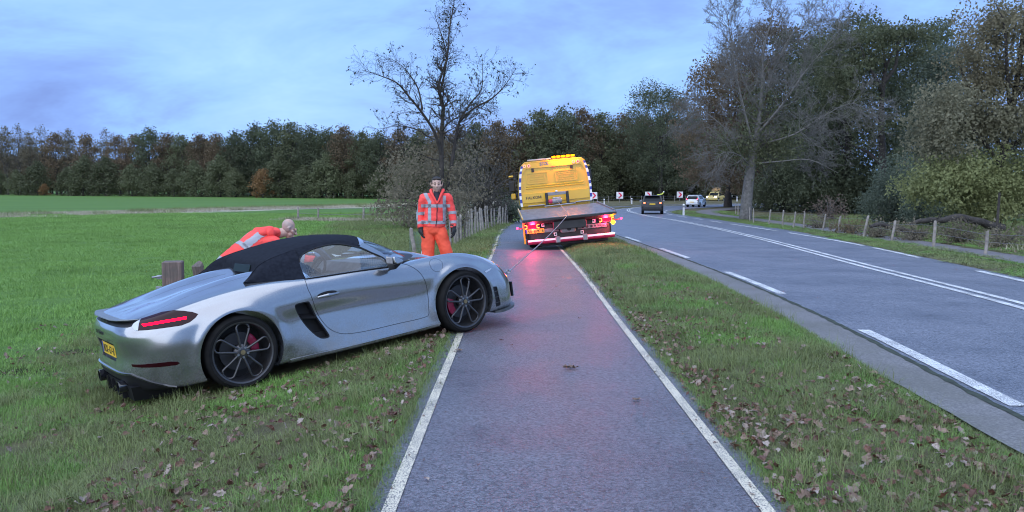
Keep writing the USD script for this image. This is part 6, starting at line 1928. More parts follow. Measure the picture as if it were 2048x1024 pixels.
for x in (.10, .36, .62):
    lamp_light('beacon_glow', (x, 4.20, 2.60), (1.0, 0.26, 0.01), 5.0, .02, truck)
lamp_light('indicator_glow', (1.19, -.10, .555), (1.0, 0.30, 0.01), 2.5, .03, truck)
for sx in (-1, 1):
    lamp_light('tail_glow', (sx * 1.0, -.10, .645), (1.0, 0.03, 0.13), 7.0, .05, truck)
    lamp_light('marker_glow', (sx * 1.42, -.075, .64), (1.0, 0.03, 0.14), 1.5, .02, truck)


def simple_wheel(parent, c, R_, wid, rim_m, sgn=1, name='wheel'):
    w = UsdGeom.Xform.Define(stage, numbered(path_of(parent), name))
    place(w, matrix(c, rotz(PI / 2)))
    h = wid / 2
    v, f = lathe([(R_ * .62, -h), (R_ * .93, -h), (R_, -h * .7), (R_, h * .7), (R_ * .93, h), (R_ * .62, h)], 36)
    obj('tyre', (v, f[:, ::-1]), rubber, w, smooth=40)
    v, f = lathe([(.001, -h * .75), (R_ * .3, -h * .8), (R_ * .55, -h * .55), (R_ * .64, -h * .9), (R_ * .64, h * .9), (R_ * .55, h * .55), (R_ * .3, h * .8), (.001, h * .75)], 30)
    obj('rim', (v, f[:, ::-1]), rim_m, w, smooth=40)
    return w


for sx in (-1, 1):
    simple_wheel(truck, (sx * .90, .95, .42), .42, .40, steel_grey)
    simple_wheel(truck, (sx * .98, 5.2, .42), .42, .26, steel_grey)

# the winch cable: from the winch over the bed's rear edge to the car's towing eye
to_w = lambda p: TR_R @ np.array(p, float) + np.array([1.62, 23.2, 0.0])
eye = CAR_R @ np.array([3.468, -.412, .49]) + CAR_T
edge_pt = to_w((-.02, -.325, .905))
W = MB().tube(np.array([to_w((-.05, 3.6, 1.24)), to_w((-.02, 1.5, 1.03)), edge_pt]), .0075, 6)
q = np.linspace(0, 1, 13)[:, None]
c = edge_pt * (1 - q) + eye * q
c[:, 2] -= 0.05 * np.sin(PI * q[:, 0])
W.tube(c, .0085, 6)
tag(obj('winch_cable', W.get(), shiny('steel_cable', (0.30, 0.29, 0.30), 0.4, 0.6), smooth=60), 'taut steel winch cable from the truck bed to the nose of the sports car', 'cable')
hk = MB().tube(spline([eye + [.005, .02, 0], eye + [.02, .05, .012], eye + [.04, .10, .022]], 8), [.012, .016, .010, .009, .009, .009, .009, .009, .009][:len(spline([eye, eye + [.02, .05, .012], eye + [.04, .10, .022]], 8))], 8)
tag(obj('cable_hook', hk.get(), steel_grey, smooth=50), 'small steel hook joining the winch cable to the towing eye', 'hook')


# ------------------------------------------------------------------ other vehicles
def box_car(name, label, cat, loc, yaw, spec):
    """A car from side profiles; x forward, y left."""
    L, Wd, H = spec['L'], spec['W'], spec['H']
    car_ = thing(name, label, cat, loc, rotz(yaw))
    low = np.array(spec['low']); hi = np.array(spec['cab'])

    def loft(prof, yfun):
        pts = []
        for (x, z) in prof:
            pts += [(x, s_ * yfun(z), z) for s_ in (-1, 1)]
        return np.array(pts)
    hw = Wd / 2
    body_parts = []
    P_ = spline(spec['low'], 60, True) if spec.get('round', True) else low
    m = yprism(np.array(sg.Polygon(spec['low']).buffer(-.06).buffer(.06).exterior.coords)[:-1], -hw, hw)
    # pull in the corners seen from above
    plan = np.array(sg.box(-L / 2, -hw, L / 2, hw).buffer(-.28).buffer(.28).exterior.coords)[:-1]
    m = m ^ zprism(plan, -.2, 3)
    for wx in spec['wheels']:
        m = m - m3.Manifold.cylinder(Wd + .2, spec['R'] + .05, spec['R'] + .05, 32).rotate((90, 0, 0)).translate((wx, hw + .1, spec['R']))
    obj('body', m, spec['paint'], car_, smooth=30)
    zb, zt = hi[:, 1].min(), hi[:, 1].max()
    wf = lambda z: hw * (.96 - .20 * (z - zb) / (zt - zb))
    c_ = m3.Manifold.hull_points(loft(spec['cab'], wf))
    obj('roof', c_ ^ m3.Manifold.cube((10, 10, 10), True).translate((0, 0, zt - .09 + 5)), spec['paint'], car_)
    obj('cabin_pillars', c_ ^ m3.Manifold.cube((10, 10, 10), True).translate((0, 0, zt - .0905 - 5)), spec['paint'], car_)
    (xr0, zr0), (xr1, zr1), (xf1, zf1), (xf0, zf0) = spec['cab'][0], spec['cab'][1], spec['cab'][-2], spec['cab'][-1]

    def pane(p0, p1, k, nm):
        q0 = np.array([p0[0], p0[1]]) * .86 + np.array([p1[0], p1[1]]) * .14
        q1 = np.array([p0[0], p0[1]]) * .16 + np.array([p1[0], p1[1]]) * .84
        pts = []
        for q in (q0, q1):
            y_ = wf(q[1]) * .86
            for s_ in (-1, 1):
                for d in (.0, .03):
                    pts.append((q[0] + k * (.008 - d), s_ * y_, q[1]))
        obj(nm, m3.Manifold.hull_points(np.array(pts)), dark_glass, car_)
    pane((xr0, zr0), (xr1, zr1), -1, 'rear_window')
    pane((xf0, zf0), (xf1, zf1), 1, 'windscreen')
    for s_ in (-1, 1):
        za, zb2 = zb + .07, zt - .12
        for (xa, xb) in spec['side']:
            pts = [(x + (0 if z == za else spec.get('slant', 0)), s_ * (wf(z) + e), z) for x in (xa, xb) for z in (za, zb2) for e in (.008, -.03)]
            obj('side_window', m3.Manifold.hull_points(np.array(pts)), dark_glass, car_)
        x_, y_, z_, sx_, sy_, sz_ = spec['tail']
        tl = obj('tail_lamp', rbox((x_, s_ * y_, z_), (sx_, sy_, sz_), None, .01), spec.get('tail_m', tail_red), car_)
        if spec.get('lit'):
            obj('tail_light', rbox((x_ - sx_ * .5, s_ * y_, z_), (.012, sy_ * .5, sz_ * .42), None, .003), spec['lit'], tl)
        x_, y_, z_, sx_, sy_, sz_ = spec['head']
        obj('headlamp', rbox((x_, s_ * y_, z_), (sx_, sy_, sz_), None, .01), spec.get('head_m', clear_lens), car_)
        obj('mirror', rbox((spec['cab'][-1][0] - .25, s_ * (hw + .09), zb + .08), (.10, .2, .14), None, .03), spec.get('mirror_m', spec['paint']), car_)
        for wx in spec['wheels']:
            simple_wheel2(car_, (wx, s_ * (hw - .11), spec['R']), spec['R'], .22)
    obj('rear_bumper', rbox((-L / 2 + .01, 0, .42), (.10, Wd * .92, .20), None, .03), spec.get('bumper_m', black_plastic), car_)
    obj('licence_plate', rbox((-L / 2 + spec.get('plate_dx', -.012), 0, spec['plate_z']), (.012, .50, .11), None, .002), plate_yellow, car_)
    return car_


def simple_wheel2(parent, c, R_, wid):
    w = UsdGeom.Xform.Define(stage, numbered(path_of(parent), 'wheel'))
    place(w, matrix(c))
    h = wid / 2
    v, f = lathe([(R_ * .62, -h), (R_ * .93, -h), (R_, -h * .7), (R_, h * .7), (R_ * .93, h), (R_ * .62, h)], 28)
    obj('tyre', (v, f[:, ::-1]), rubber, w, smooth=40)
    v, f = lathe([(.001, -h * .8), (R_ * .55, -h * .6), (R_ * .64, -h * .9), (R_ * .64, h * .9), (R_ * .55, h * .6), (.001, h * .8)], 24)
    obj('rim', (v, f[:, ::-1]), steel_grey, w, smooth=40)


black_paint = paint('black_car_paint', (0.010, 0.010, 0.013), 0.4, 0.0, 0.12, 0.15)
pale_paint = paint('pale_silver_paint', (0.55, 0.57, 0.60), 0.3, 0.5, 1.0, 0.3)
cream_paint_ = paint('pale_yellow_paint', (0.60, 0.47, 0.16), 0.35, 0.0, 0.6, 0.3)
tail_lit = emit('car_tail_light', (1.0, 0.10, 0.05), 9.0)
head_lit = emit('pickup_headlight', (1.0, 0.86, 0.62), 14.0)
lit_pink = emit('hatchback_tail_light', (1.0, 0.05, 0.10), 6.0)
suv = box_car('dark_suv', 'dark compact off-road car driving away into the bend', 'car', (12.8, 77.8, float(base(77.8))), rad(81),
              dict(L=4.35, W=1.93, H=1.68, R=.37, wheels=(-1.33, 1.35), paint=black_paint, low=[(-2.16, .30), (-2.18, .62), (-2.14, .98), (-1.98, 1.10), (.75, 1.06), (1.75, .98), (2.10, .80), (2.17, .5), (2.10, .28)],
                   cab=[(-2.02, 1.06), (-1.62, 1.60), (-1.2, 1.67), (.05, 1.66), (.35, 1.60), (1.05, 1.05)], side=[(-1.45, -.55), (-.48, .30)], slant=.12, tail=(-2.13, .70, 1.0, .06, .34, .15), head=(2.08, .68, .82, .1, .36, .14), lit=tail_lit, plate_z=.90, mirror_m=steel_grey))
for s_ in (-1, 1):
    obj('roof_rail', MB().tube(np.array([(-1.4, s_ * .70, 1.69), (.0, s_ * .70, 1.69)]), .02, 6).get(), black_plastic, suv, smooth=60)
obj('spoiler', rbox((-1.72, 0, 1.62), (.30, 1.30, .05), None, .02), black_paint, suv)
lime = flat('lime_yellow', (0.62, 0.68, 0.10), 0.5, 0.1)
W = MB().tube(spline([(-.9, -.42, 1.70), (-.9, -.62, 1.73), (-.88, -.85, 1.78), (-.86, -.98, 1.92)], 12), .055, 8)
mk = obj('roof_marker', W.get(), lime, suv, smooth=60)
obj('marker_tip', m3.Manifold.sphere(.07, 12).translate((-.86, -1.0, 1.98)), stripe_white, mk, smooth=60)
box_car('silver_hatchback', 'small pale silver hatchback going round the bend ahead of the dark car', 'car', (23.0, 106.5, float(base(106.5))), rad(62),
        dict(L=3.75, W=1.66, H=1.50, R=.30, wheels=(-1.2, 1.2), paint=pale_paint, low=[(-1.86, .28), (-1.88, .60), (-1.84, .88), (-1.70, .95), (.70, .95), (1.45, .86), (1.80, .68), (1.86, .45), (1.80, .25)],
             cab=[(-1.74, .92), (-1.38, 1.42), (-1.0, 1.49), (-.1, 1.50), (.25, 1.42), (1.05, .93)], side=[(-1.15, -.42), (-.35, .35)], slant=.12, tail=(-1.80, .66, .95, .10, .16, .34), head=(1.72, .6, .72, .12, .3, .14), lit=lit_pink, plate_z=.62, bumper_m=pale_paint))
pk_ = box_car('yellow_pickup', 'pale yellow pickup with a raised board on its roof coming out of the bend', 'pickup', (34.4, 144.0, float(base(144.0))), rad(240),
        dict(L=5.2, W=1.85, H=1.8, R=.38, wheels=(-1.6, 1.55), paint=cream_paint_, low=[(-2.58, .45), (-2.60, .80), (-2.58, 1.12), (-.75, 1.12), (-.70, 1.06), (1.1, 1.06), (2.35, .98), (2.56, .80), (2.58, .5), (2.5, .35)],
             cab=[(-.75, 1.05), (-.62, 1.65), (-.3, 1.76), (.45, 1.76), (.75, 1.68), (1.35, 1.04)], side=[(-.55, .0), (.07, .75)], slant=.08, tail=(-2.57, .8, .95, .05, .15, .3), head=(2.50, .70, .86, .12, .30, .17), head_m=head_lit, plate_z=.6, mirror_m=black_plastic))
obj('stripe_panel', rbox((-1.5, -.935, .80), (1.6, .012, .30), None, .003), lime, pk_)
obj('sign_board', rbox((-.05, 0, 2.15), (.06, 1.5, .62), np.array([[_c(.5), 0, _s(.5)], [0, 1, 0], [-_s(.5), 0, _c(.5)]]), .02), flat('pale_orange_board', (0.75, 0.50, 0.28), 0.5, 0.1), pk_)
obj('board_frame', MB().tube(spline([(-.1, -.5, 1.75), (-.15, -.5, 2.0), (-.15, .5, 2.0), (-.1, .5, 1.75)], 12), .03, 6).get(), steel_grey, pk_)

# ------------------------------------------------------------------ roadside things
sign_white = flat('sign_white', (0.72, 0.72, 0.74), 0.4, 0.05)
sign_red = flat('sign_red', (0.72, 0.03, 0.085), 0.4, 0.08)
post_grey = flat('post_grey', (0.25, 0.25, 0.26), 0.5, 0.15)


def chevron(px_, y_, lab, first=[None]):
    x = at_px(px_, y_ / S)
    loc = (x, y_, float(base(y_)) - 0.03)
    if first[0] is not None:
        return copy(first[0], lab, loc, rotz(rad(-8)), 'chevron signs round the bend', name='chevron_sign')
    t = thing('chevron_sign', lab, 'road sign', loc, rotz(rad(-8)), 'chevron signs round the bend')
    bar('post', (0, .05, 0), (0, .05, 1.2), .035, post_grey, t)
    obj('board', rbox((0, 0, 1.30), (1.0, .03, 1.0), None, .01), sign_white, t)
    m = None
    q = np.array([(-.30, -.40), (-.02, -.40), (.34, 0), (-.02, .40), (-.30, .40), (.06, 0)])
    v = yprism(q + [0.03, 1.30], -.024, -.0155)
    obj('arrow', v, sign_red, t)
    first[0] = t
    return t


for px_, y_, lb in ((1187, 122, 'red and white chevron sign partly hidden by the tow truck cab'), (1239, 126, 'red and white chevron sign between the tow truck and the dark car'), (1296, 133, 'red and white chevron sign just behind the roof of the dark car'), (1359, 140, 'red and white chevron sign right of the dark car, before the silver hatchback')):
    chevron(px_, y_, lb)


def reflector_post(px_, y_, lab, first=[None]):
    loc = (at_px(px_, y_ / S), y_, float(base(y_)) - 0.03)
    if first[0] is not None:
        return copy(first[0], lab, loc, rotz(rad(10)), 'white reflector posts along the road', name='reflector_post')
    t = thing('reflector_post', lab, 'reflector post', loc, rotz(rad(10)), 'white reflector posts along the road')
    obj('post', m3.Manifold.hull_points(np.array([(x * .07, y * .05, z + dz) for x in (-1, 1) for y in (-1, 1) for z, dz in ((0, 0), (.95, .05 * y))])), sign_white, t)
    obj('band', rbox((0, 0, .78), (.146, .106, .16), None, .002), post_grey, t)
    first[0] = t
    return t


for px_, y_, lb in ((1208, 108, 'white reflector post right behind the tow truck bed'), (1263, 118, 'white reflector post left of the dark car'), (1367, 73, 'white reflector post on the grass tip inside the bend'), (1473, 138, 'white reflector post left of the bare tree trunk, far in the bend')):
    reflector_post(px_, y_, lb)

weathered = noise_mat('weathered_post_wood', [(0.3, (0.16, 0.145, 0.13)), (0.7, (0.34, 0.31, 0.275))], 7.0, rough=0.9, bump=0.5, bump_scale=30, dist=0.01)
dark_wood = noise_mat('dark_post_wood', [(0.3, (0.05, 0.042, 0.035)), (0.7, (0.11, 0.09, 0.075))], 7.0, rough=0.85, bump=0.5, bump_scale=30, dist=0.01)
wire_m = flat('fence_wire', (0.16, 0.16, 0.17), 0.5, 0.2)


def stake(seed, h, r):
    rng = np.random.default_rng(seed)
    z = np.array([-.25, 0, h * .4, h * .8, h - r * .12, h])
    w = rng.normal(size=(6, 2)) * r * .18
    return MB().tube(np.c_[w, z], r * np.array([1.05, 1, .97, .95, .94, .82]), 8).get()


def fence(name, label, posts, mat, r, rails, group=None, wire_r=0.004, lean=0.06, seed=0):
    """A fence: each post and each wire a part. posts: (x, y, height, lean x)."""
    rng = np.random.default_rng(seed)
    x0, y0 = posts[0][0], posts[0][1]
    t = thing(name, label, 'fence', (x0, y0, gz(x0, y0)), None, group)
    tops = []
    for i, (x, y, h, ln) in enumerate(posts):
        b = np.array([x - x0, y - y0, gz(x, y) - gz(x0, y0)])
        ax = np.array([ln + rng.normal() * lean * .3, rng.normal() * lean, 1.0]); ax /= np.linalg.norm(ax)
        v, f = stake(seed * 100 + i, h, r * (0.85 + .3 * rng.random()))
        a = unit(np.cross([0, 1, 0], ax)); bb_ = np.cross(ax, a)
        obj('post', (v @ np.stack([a, bb_, ax]) + b, f), mat, t, smooth=50)
        tops.append((b, ax, h))
    for k in rails:
        W = MB().tube(np.array([b + ax * h * k for b, ax, h in tops]), wire_r, 4)
        obj('wire', W.get(), wire_m, t)
    return t


RP = [(11.95, 19.2, .72, .02), (12.08, 21.65, .62, .03), (12.35, 24.84, .78, .02), (12.6, 28.2, .72, .10), (12.62, 30.5, .78, .16), (13.37, 34.9, .76, .14), (14.0, 38.4, .80, .16), (14.05, 41.0, .85, .04), (14.4, 43.5, .80, .12), (14.7, 46.2, .85, .02), (15.1, 50.0, .85, .10), (15.3, 53.9, .9, -.05), (16.2, 58, .9, .03), (18.4, 66, .9, .05), (19.4, 70.5, .9, .03), (19.9, 75, .95, .02), (20.9, 79.6, 1.0, .02)]
fence('post_fence', 'row of short weathered posts with wire along the right bike path', RP, weathered, .044, (.55, .86), seed=3)
MP = [(at_px(px_, y / S), y, h, 0.0) for px_, y, h in ((597, 55.0, .85), (637, 54.5, .82), (728, 53.5, .85), (806, 53.0, 1.0), (818, 44.0, .9))]
fence('meadow_fence', 'low wire fence with few posts crossing the meadow behind the car', MP, weathered, .06, (.5, .92), seed=4, wire_r=.012)
PP = []
rng = np.random.default_rng(12)
for k in range(24):
    u = k / 23
    y = (25.5 + 25.5 * u ** 1.15)
    x = np.interp(y, [25.5, 29, 33.5, 42, 52], [-2.15, -1.95, -1.75, -1.2, -.15])
    PP.append((x, y, .95 + rng.random() * .25, rng.normal() * .05))
fence('picket_fence', 'close row of thin grey stakes with netting along the left of the bike path', PP, weathered, .045, (.3, .6, .9), seed=5, wire_r=.006)
DP = [(at_px(px_, 100 + (px_ - 1180) * .09), (100 + (px_ - 1180) * .09) * S, .95, 0) for px_ in range(1195, 1560, 22)]
fence('bend_fence', 'low wire fence with small posts along the wood outside the bend', DP, weathered, .05, (.5, .9), seed=6, wire_r=.012)
EP = [(at_px(px_, 186 - px_ * .05), (186 - px_ * .05) * S - 4, 1.1, 0) for px_ in range(5, 760, 28)]
fence('wood_edge_fence', 'thin wire fence in front of the far wood at the end of the meadow', EP, weathered, .06, (.5, .92), seed=7, wire_r=.02)

# timber gate post with its latch, and the round post beside it
t = thing('gate_post', 'thick square timber post behind the tail of the sports car', 'post', (-4.24, 10.6, gz(-4.24, 10.6)), rotz(rad(14)))
g = NG()
pz = g('texture_coordinate', 'object')
grain = g.noise(g('mapping', 'vector', mapping_type='point', vector=pz, scale=(38.0, 38.0, 2.2)), 1.0, 6.0, 0.7)
stain = g.noise(pz, 3.5, 5.0, 0.65)
tc_ = g.ramp(grain, [(0.3, (0.075, 0.052, 0.046)), (0.5, (0.16, 0.115, 0.10)), (0.7, (0.27, 0.20, 0.175))])
tc_ = g.mix(g.fit(stain, 0.42, 0.68, 0.0, 0.75), tc_, (0.085, 0.085, 0.075))
ptw = g.make('reddish_timber', g('principled_bsdf', 'BSDF', base_color=tc_, roughness=0.8, normal=g('bump', 'normal', height=grain, strength=0.7, distance=0.01)))
obj('timber', rbox((0, 0, .41), (.235, .235, 1.42), None, .012), ptw, t)
lt = obj('latch', rbox((-.150, -.06, .93), (.07, .05, .05), None, .008), steel_grey, t)
obj('bolt', MB().tube(np.array([(-.13, -.09, .945), (-.235, -.09, .93)]), .013, 8).get(), steel_grey, lt)
obj('bracket', rbox((-.155, -.05, .80), (.09, .02, .03), None, .004), steel_grey, lt)
v, f = stake(77, gz(-4.18, 11.35) * -1 + .55, .085)
o = obj('round_post', (v, f), ptw, smooth=30)
place(UsdGeom.Xformable(o), matrix((-4.18, 11.35, gz(-4.18, 11.35))))
tag(o, 'short round wooden post between the square gate post and the car', 'post')
# leaning stake with green netting and a white tube
x, y = at_px(826, 22.3), 25.6
v, f = stake(78, .78, .06)
R_ = np.array([[1, 0, -.18], [0, 1, 0.02], [.18, 0, 1]])
o = obj('leaning_stake', (v @ R_.T, f), weathered, smooth=50); place(UsdGeom.Xformable(o), matrix((x + .06, y, gz(x, y))))
tag(o, 'weathered stake leaning left in front of green netting, left of the standing man', 'stake')
net = thing('green_netting', 'piece of greenish wire netting behind the leaning stake', 'netting', (x - .13, y + .15, gz(x, y)))
net_m = flat('green_net', (0.12, 0.20, 0.17), 0.6, 0.2)
W = MB()
for k in range(13):
    W.tube(np.array([(k * .04, 0, 0), (k * .04 + .01, 0, .72)]), .0045, 3)
for k in range(18):
    W.tube(np.array([(0, 0, k * .04), (.49, 0, k * .04)]), .0045, 3)
obj('mesh', W.get(), net_m, net)
bar('net_post', (.50, .02, -.2), (.49, .02, .70), .035, dark_wood, net)
o = obj('white_tube', MB().tube(spline([(0, 0, 0), (.05, 0, .22), (.11, 0, .46)], 8), .035, 10).get(), sign_white, smooth=50)
place(UsdGeom.Xformable(o), matrix((at_px(842, 21.0), 24.2, gz(at_px(842, 21.0), 24.2))))
tag(o, 'short white plastic tube leaning in the grass left of the standing man', 'tube')

# fallen trunks on the rough land
def log(pts, r0, r1, twigs, seed):
    rng = np.random.default_rng(seed)
    c = spline(pts, 24)
    c = c + (meshkit.noise(c * 3.0, seed)[:, None] - .5) * .10
    rr = np.linspace(r0, r1, len(c)) * (0.85 + .3 * meshkit.noise(c * 4.0, seed + 1))
    W = MB().tube(c, rr, 10)
    for k in range(twigs):
        i = rng.integers(3, len(c) - 2)
        d = unit(rng.normal(size=3) * [1, .6, .5] + [0, 0, .1 if k % 3 else -.6])
        L = .25 + .4 * rng.random()
        W.tube(spline([c[i], c[i] + d * L * .5 + rng.normal(size=3) * .08, c[i] + d * L], 6), np.linspace(rr[i] * .30, .006, 7)[:len(spline([c[i], c[i] + d, c[i] + 2 * d], 6))], 5)
    return W.get()


for (pts, r0, r1, tw, sd, lb) in [([(-1.0, 0, .50), (-.6, .1, .56), (-.2, .1, .45), (.3, 0, .30), (.9, -.1, .22)], .06, .11, 3, 1, 'fallen dark tree limb with a pale broken end above the fence posts'), ([(.85, .9, .50), (1.2, .9, .66), (2.0, 1.0, .62), (2.7, 1.1, .74), (3.4, 1.3, .60), (4.6, 1.6, .35)], .07, .16, 4, 2, 'thick fallen dark trunk lying behind the fence under the near oak')]:
    x0, y0 = at_px(1800, 26.0), 30.0
    o = obj('fallen_log', log(pts, r0, r1, tw, sd), dark_bark, smooth=50)
    place(UsdGeom.Xformable(o), matrix((x0, y0, gz(x0, y0))))
    tag(o, lb, 'fallen log', 'fallen logs')
o = obj('upright_trunk', MB().tube(np.array([(0, 0, -.3), (.02, 0, .6), (.05, 0, 1.6)]), [.045, .04, .032], 8).get(), dark_bark, smooth=50)
place(UsdGeom.Xformable(o), matrix((at_px(2000, 21.5), 24.9, gz(at_px(2000, 21.5), 24.9))))
tag(o, 'thin dark upright trunk behind the rightmost fence posts', 'trunk')
# ------------------------------------------------------------------ people
hi_vis = noise_mat('hi_vis_red_cloth', [(0.3, (0.82, 0.060, 0.052)), (0.7, (0.99, 0.095, 0.080))], 5.0, rough=0.75, bump=0.25, bump_scale=40, dist=0.004)
hi_vis_trs = noise_mat('hi_vis_orange_cloth', [(0.3, (0.76, 0.075, 0.032)), (0.7, (0.94, 0.115, 0.055))], 5.0, rough=0.8, bump=0.25, bump_scale=40, dist=0.004)
reflex = flat('reflective_tape', (0.30, 0.31, 0.345), 0.5, 0.1)
skin_m = noise_mat('skin', [(0.3, (0.44, 0.28, 0.22)), (0.7, (0.55, 0.36, 0.29))], 9.0, rough=0.5)
hair_m = flat('dark_hair', (0.022, 0.017, 0.014), 0.6, 0.3)
stubble = flat('grey_stubble', (0.37, 0.25, 0.205), 0.7, 0.2)
glove_m = flat('black_glove', (0.014, 0.014, 0.016), 0.7, 0.25)
shirt_m = flat('dark_shirt', (0.018, 0.018, 0.028), 0.8, 0.2)
eye_m = flat('eye_white', (0.34, 0.30, 0.28), 0.4, 0.05)
boot_m = flat('black_boot', (0.018, 0.016, 0.015), 0.5, 0.25)


def limb(bones, edge=0.018, taubin=12, grow=0.0):
    """Bones (p, r, q, s) joined into one smooth solid."""
    out = m3.Manifold()
    for p, r, q, s in bones:
        a = m3.Manifold.sphere(1.0, 24)
        sc = lambda c, k: a.scale(tuple((np.array(k if np.ndim(k) else (k, k, k), float) + grow).tolist())).translate(tuple(map(float, c)))
        out = out + m3.Manifold.batch_hull([sc(p, r), sc(q, s)])
    out = out.refine_to_length(edge)
    M = out.to_mesh()
    t = trimesh.Trimesh(np.array(M.vert_properties[:, :3]), np.array(M.tri_verts), process=False)
    t.merge_vertices()
    trimesh.smoothing.filter_taubin(t, lamb=0.5, nu=0.53, iterations=taubin)
    return t


def folds(t, amp, freq, seed, stretch=(1, 1, 1)):
    n = np.array(t.vertex_normals)
    d = (meshkit.fbm(t.vertices * freq * np.array(stretch), 3, seed) - .5) * 2
    d = np.sign(d) * np.abs(d) ** 0.8
    t.vertices = t.vertices + n * (d * amp)[:, None]
    return t


def band_on(t, cutters, d=0.004):
    """The strips of the cloth's surface inside the cutters, laid just above it."""
    n = np.array(t.vertex_normals)
    keep = np.zeros(len(t.faces), bool)
    c = t.vertices[t.faces].mean(1)
    for test in cutters:
        keep |= test(c)
    f = t.faces[keep]
    used = np.unique(f)
    k = np.full(len(t.vertices), -1); k[used] = np.arange(len(used))
    v = t.vertices[used] + n[used] * d
    w = t.vertices[used] - n[used] * .002
    ff = k[f]
    e = np.sort(np.vstack([ff[:, [0, 1]], ff[:, [1, 2]], ff[:, [2, 0]]]), 1)
    eo = np.vstack([ff[:, [0, 1]], ff[:, [1, 2]], ff[:, [2, 0]]])
    _, ix, cn = np.unique(e, axis=0, return_index=True, return_counts=True)
    be = eo[ix[cn == 1]]
    m = len(v)
    side = np.vstack([np.c_[be[:, 0], be[:, 0] + m, be[:, 1] + m], np.c_[be[:, 0], be[:, 1] + m, be[:, 1]]])
    return np.vstack([v, w]), np.vstack([ff, ff[:, ::-1] + m, side])


def hand_bones(wrist, d, palm_n, thumb, s=1.0, curl=0.5):
    """A palm and five bent fingers: wrist, pointing direction d, palm normal, thumb side."""
    d, palm_n = unit(np.array(d, float)), unit(np.array(palm_n, float))
    th = unit(np.array(thumb, float))
    w = np.array(wrist, float)
    B = [(w, .030 * s, w + d * .05 * s, (.040 * s)), (w + d * .04 * s + th * .02, .026 * s, w + d * .085 * s + th * .024, .020 * s), (w + d * .04 * s - th * .02, .026 * s, w + d * .08 * s - th * .026, .019 * s)]
    for k, (o, L) in enumerate(((.032, .075), (.011, .085), (-.011, .08), (-.031, .062))):
        a = w + d * .085 * s + th * o * s
        b = a + (d * math.cos(curl * .6) + palm_n * math.sin(curl * .6)) * L * .5 * s
        c = b + (d * math.cos(curl * 1.6) + palm_n * math.sin(curl * 1.6)) * L * .5 * s
        B += [(a, .0105 * s, b, .0098 * s), (b, .0098 * s, c, .0085 * s)]
    a = w + d * .03 * s + th * .035 * s
    b = a + (d * .75 + th * .6) * .045 * s
    c = b + (d * .9 + palm_n * .45) * .032 * s
    return B + [(a, .014 * s, b, .012 * s), (b, .012 * s, c, .010 * s)]


def head_bones(c, f, up, right, s=1.0):
    """Skull, jaw, nose, brow, lips, ears round the centre c; f faces forward."""
    at = lambda x, y, z: c + s * (right * x + f * y + up * z)
    B = [(at(0, -.015, .035), np.array([.074, .090, .080]) * s, at(0, -.005, .015), np.array([.072, .088, .085]) * s), (at(0, .03, -.03), .060 * s, at(0, .045, -.080), .042 * s), (at(-.03, .035, -.06), .032 * s, at(.03, .035, -.06), .032 * s), (at(0, .065, -.098), .022 * s, at(0, .06, -.085), .03 * s),
         (at(0, .088, .008), .012 * s, at(0, .108, -.026), .0155 * s), (at(-.014, .096, -.03), .010 * s, at(.014, .096, -.03), .010 * s), (at(-.045, .074, .020), .013 * s, at(.045, .074, .020), .013 * s), (at(-.02, .087, -.058), .0085 * s, at(.02, .087, -.058), .0085 * s), (at(-.018, .086, -.070), .0085 * s, at(.018, .086, -.070), .0085 * s), (at(-.055, .04, -.018), .022 * s, at(-.04, .06, -.03), .02 * s), (at(.055, .04, -.018), .022 * s, at(.04, .06, -.03), .02 * s)]
    for k in (-1, 1):
        B += [(at(k * .080, -.008, .018), .014 * s, at(k * .086, -.02, -.002), .016 * s), (at(k * .086, -.02, -.002), .015 * s, at(k * .078, -.005, -.03), .010 * s)]
    return B, at


def make_person(label, loc, J, face, up, group=None, bald=False, shirt=True):
    """J: joints in the person's own frame (metres, z up)."""
    P_ = {k: np.array(v, float) for k, v in J.items()}
    p = thing('person', label, 'person', loc)
    f = unit(np.array(face, float)); u = unit(np.array(up, float)); u = unit(u - f * (u @ f)); r = np.cross(f, u)
    hb, at = head_bones(P_['head'], f, u, r)
    B = list(hb)
    B += [(P_['neck'], .058, P_['head'] - u * .05 - f * .02, .056), (P_['neck'], .06, P_['chest'], (.15, .11, .10)), (P_['chest'], (.155, .115, .12), P_['belly'], (.15, .115, .10)), (P_['belly'], (.15, .115, .10), P_['pelvis'], (.16, .12, .09))]
    for s in ('l', 'r'):
        B += [(P_['sh_' + s], .058, P_['chest'], .09), (P_['sh_' + s], .055, P_['el_' + s], .042), (P_['el_' + s], .042, P_['wr_' + s], .030), (P_['hip_' + s], .092, P_['kn_' + s], .062), (P_['kn_' + s], .060, P_['an_' + s], .042), (P_['an_' + s], .045, P_['an_' + s] + [0, 0, -.05], .04)]
        toe = P_['toe_' + s]
        B += [(P_['an_' + s] + [0, 0, -.055], .036, toe, .03)]
        B += hand_bones(P_['wr_' + s], P_['hd_' + s], P_['pn_' + s], P_['th_' + s])
    body = limb(B, .012, 6)
    bo = obj('body', body, skin_m, p, smooth=True)
    # eyes and brows
    for k in (-1, 1):
        obj('eye', m3.Manifold.sphere(.0115, 14).scale((1.1, 1, .5)).translate(tuple(at(k * .031, .0775, .004))), eye_m, p, smooth=60)
        obj('iris', m3.Manifold.sphere(.0068, 12).translate(tuple(at(k * .031, .0855, .004))), hair_m, p, smooth=60)
        obj('eyebrow', MB().tube(np.array([at(k * .014, .086, .026), at(k * .034, .085, .032), at(k * .054, .071, .025)]), .0046, 6).get(), hair_m, p, smooth=60)
    return p, P_, at, f, u, r


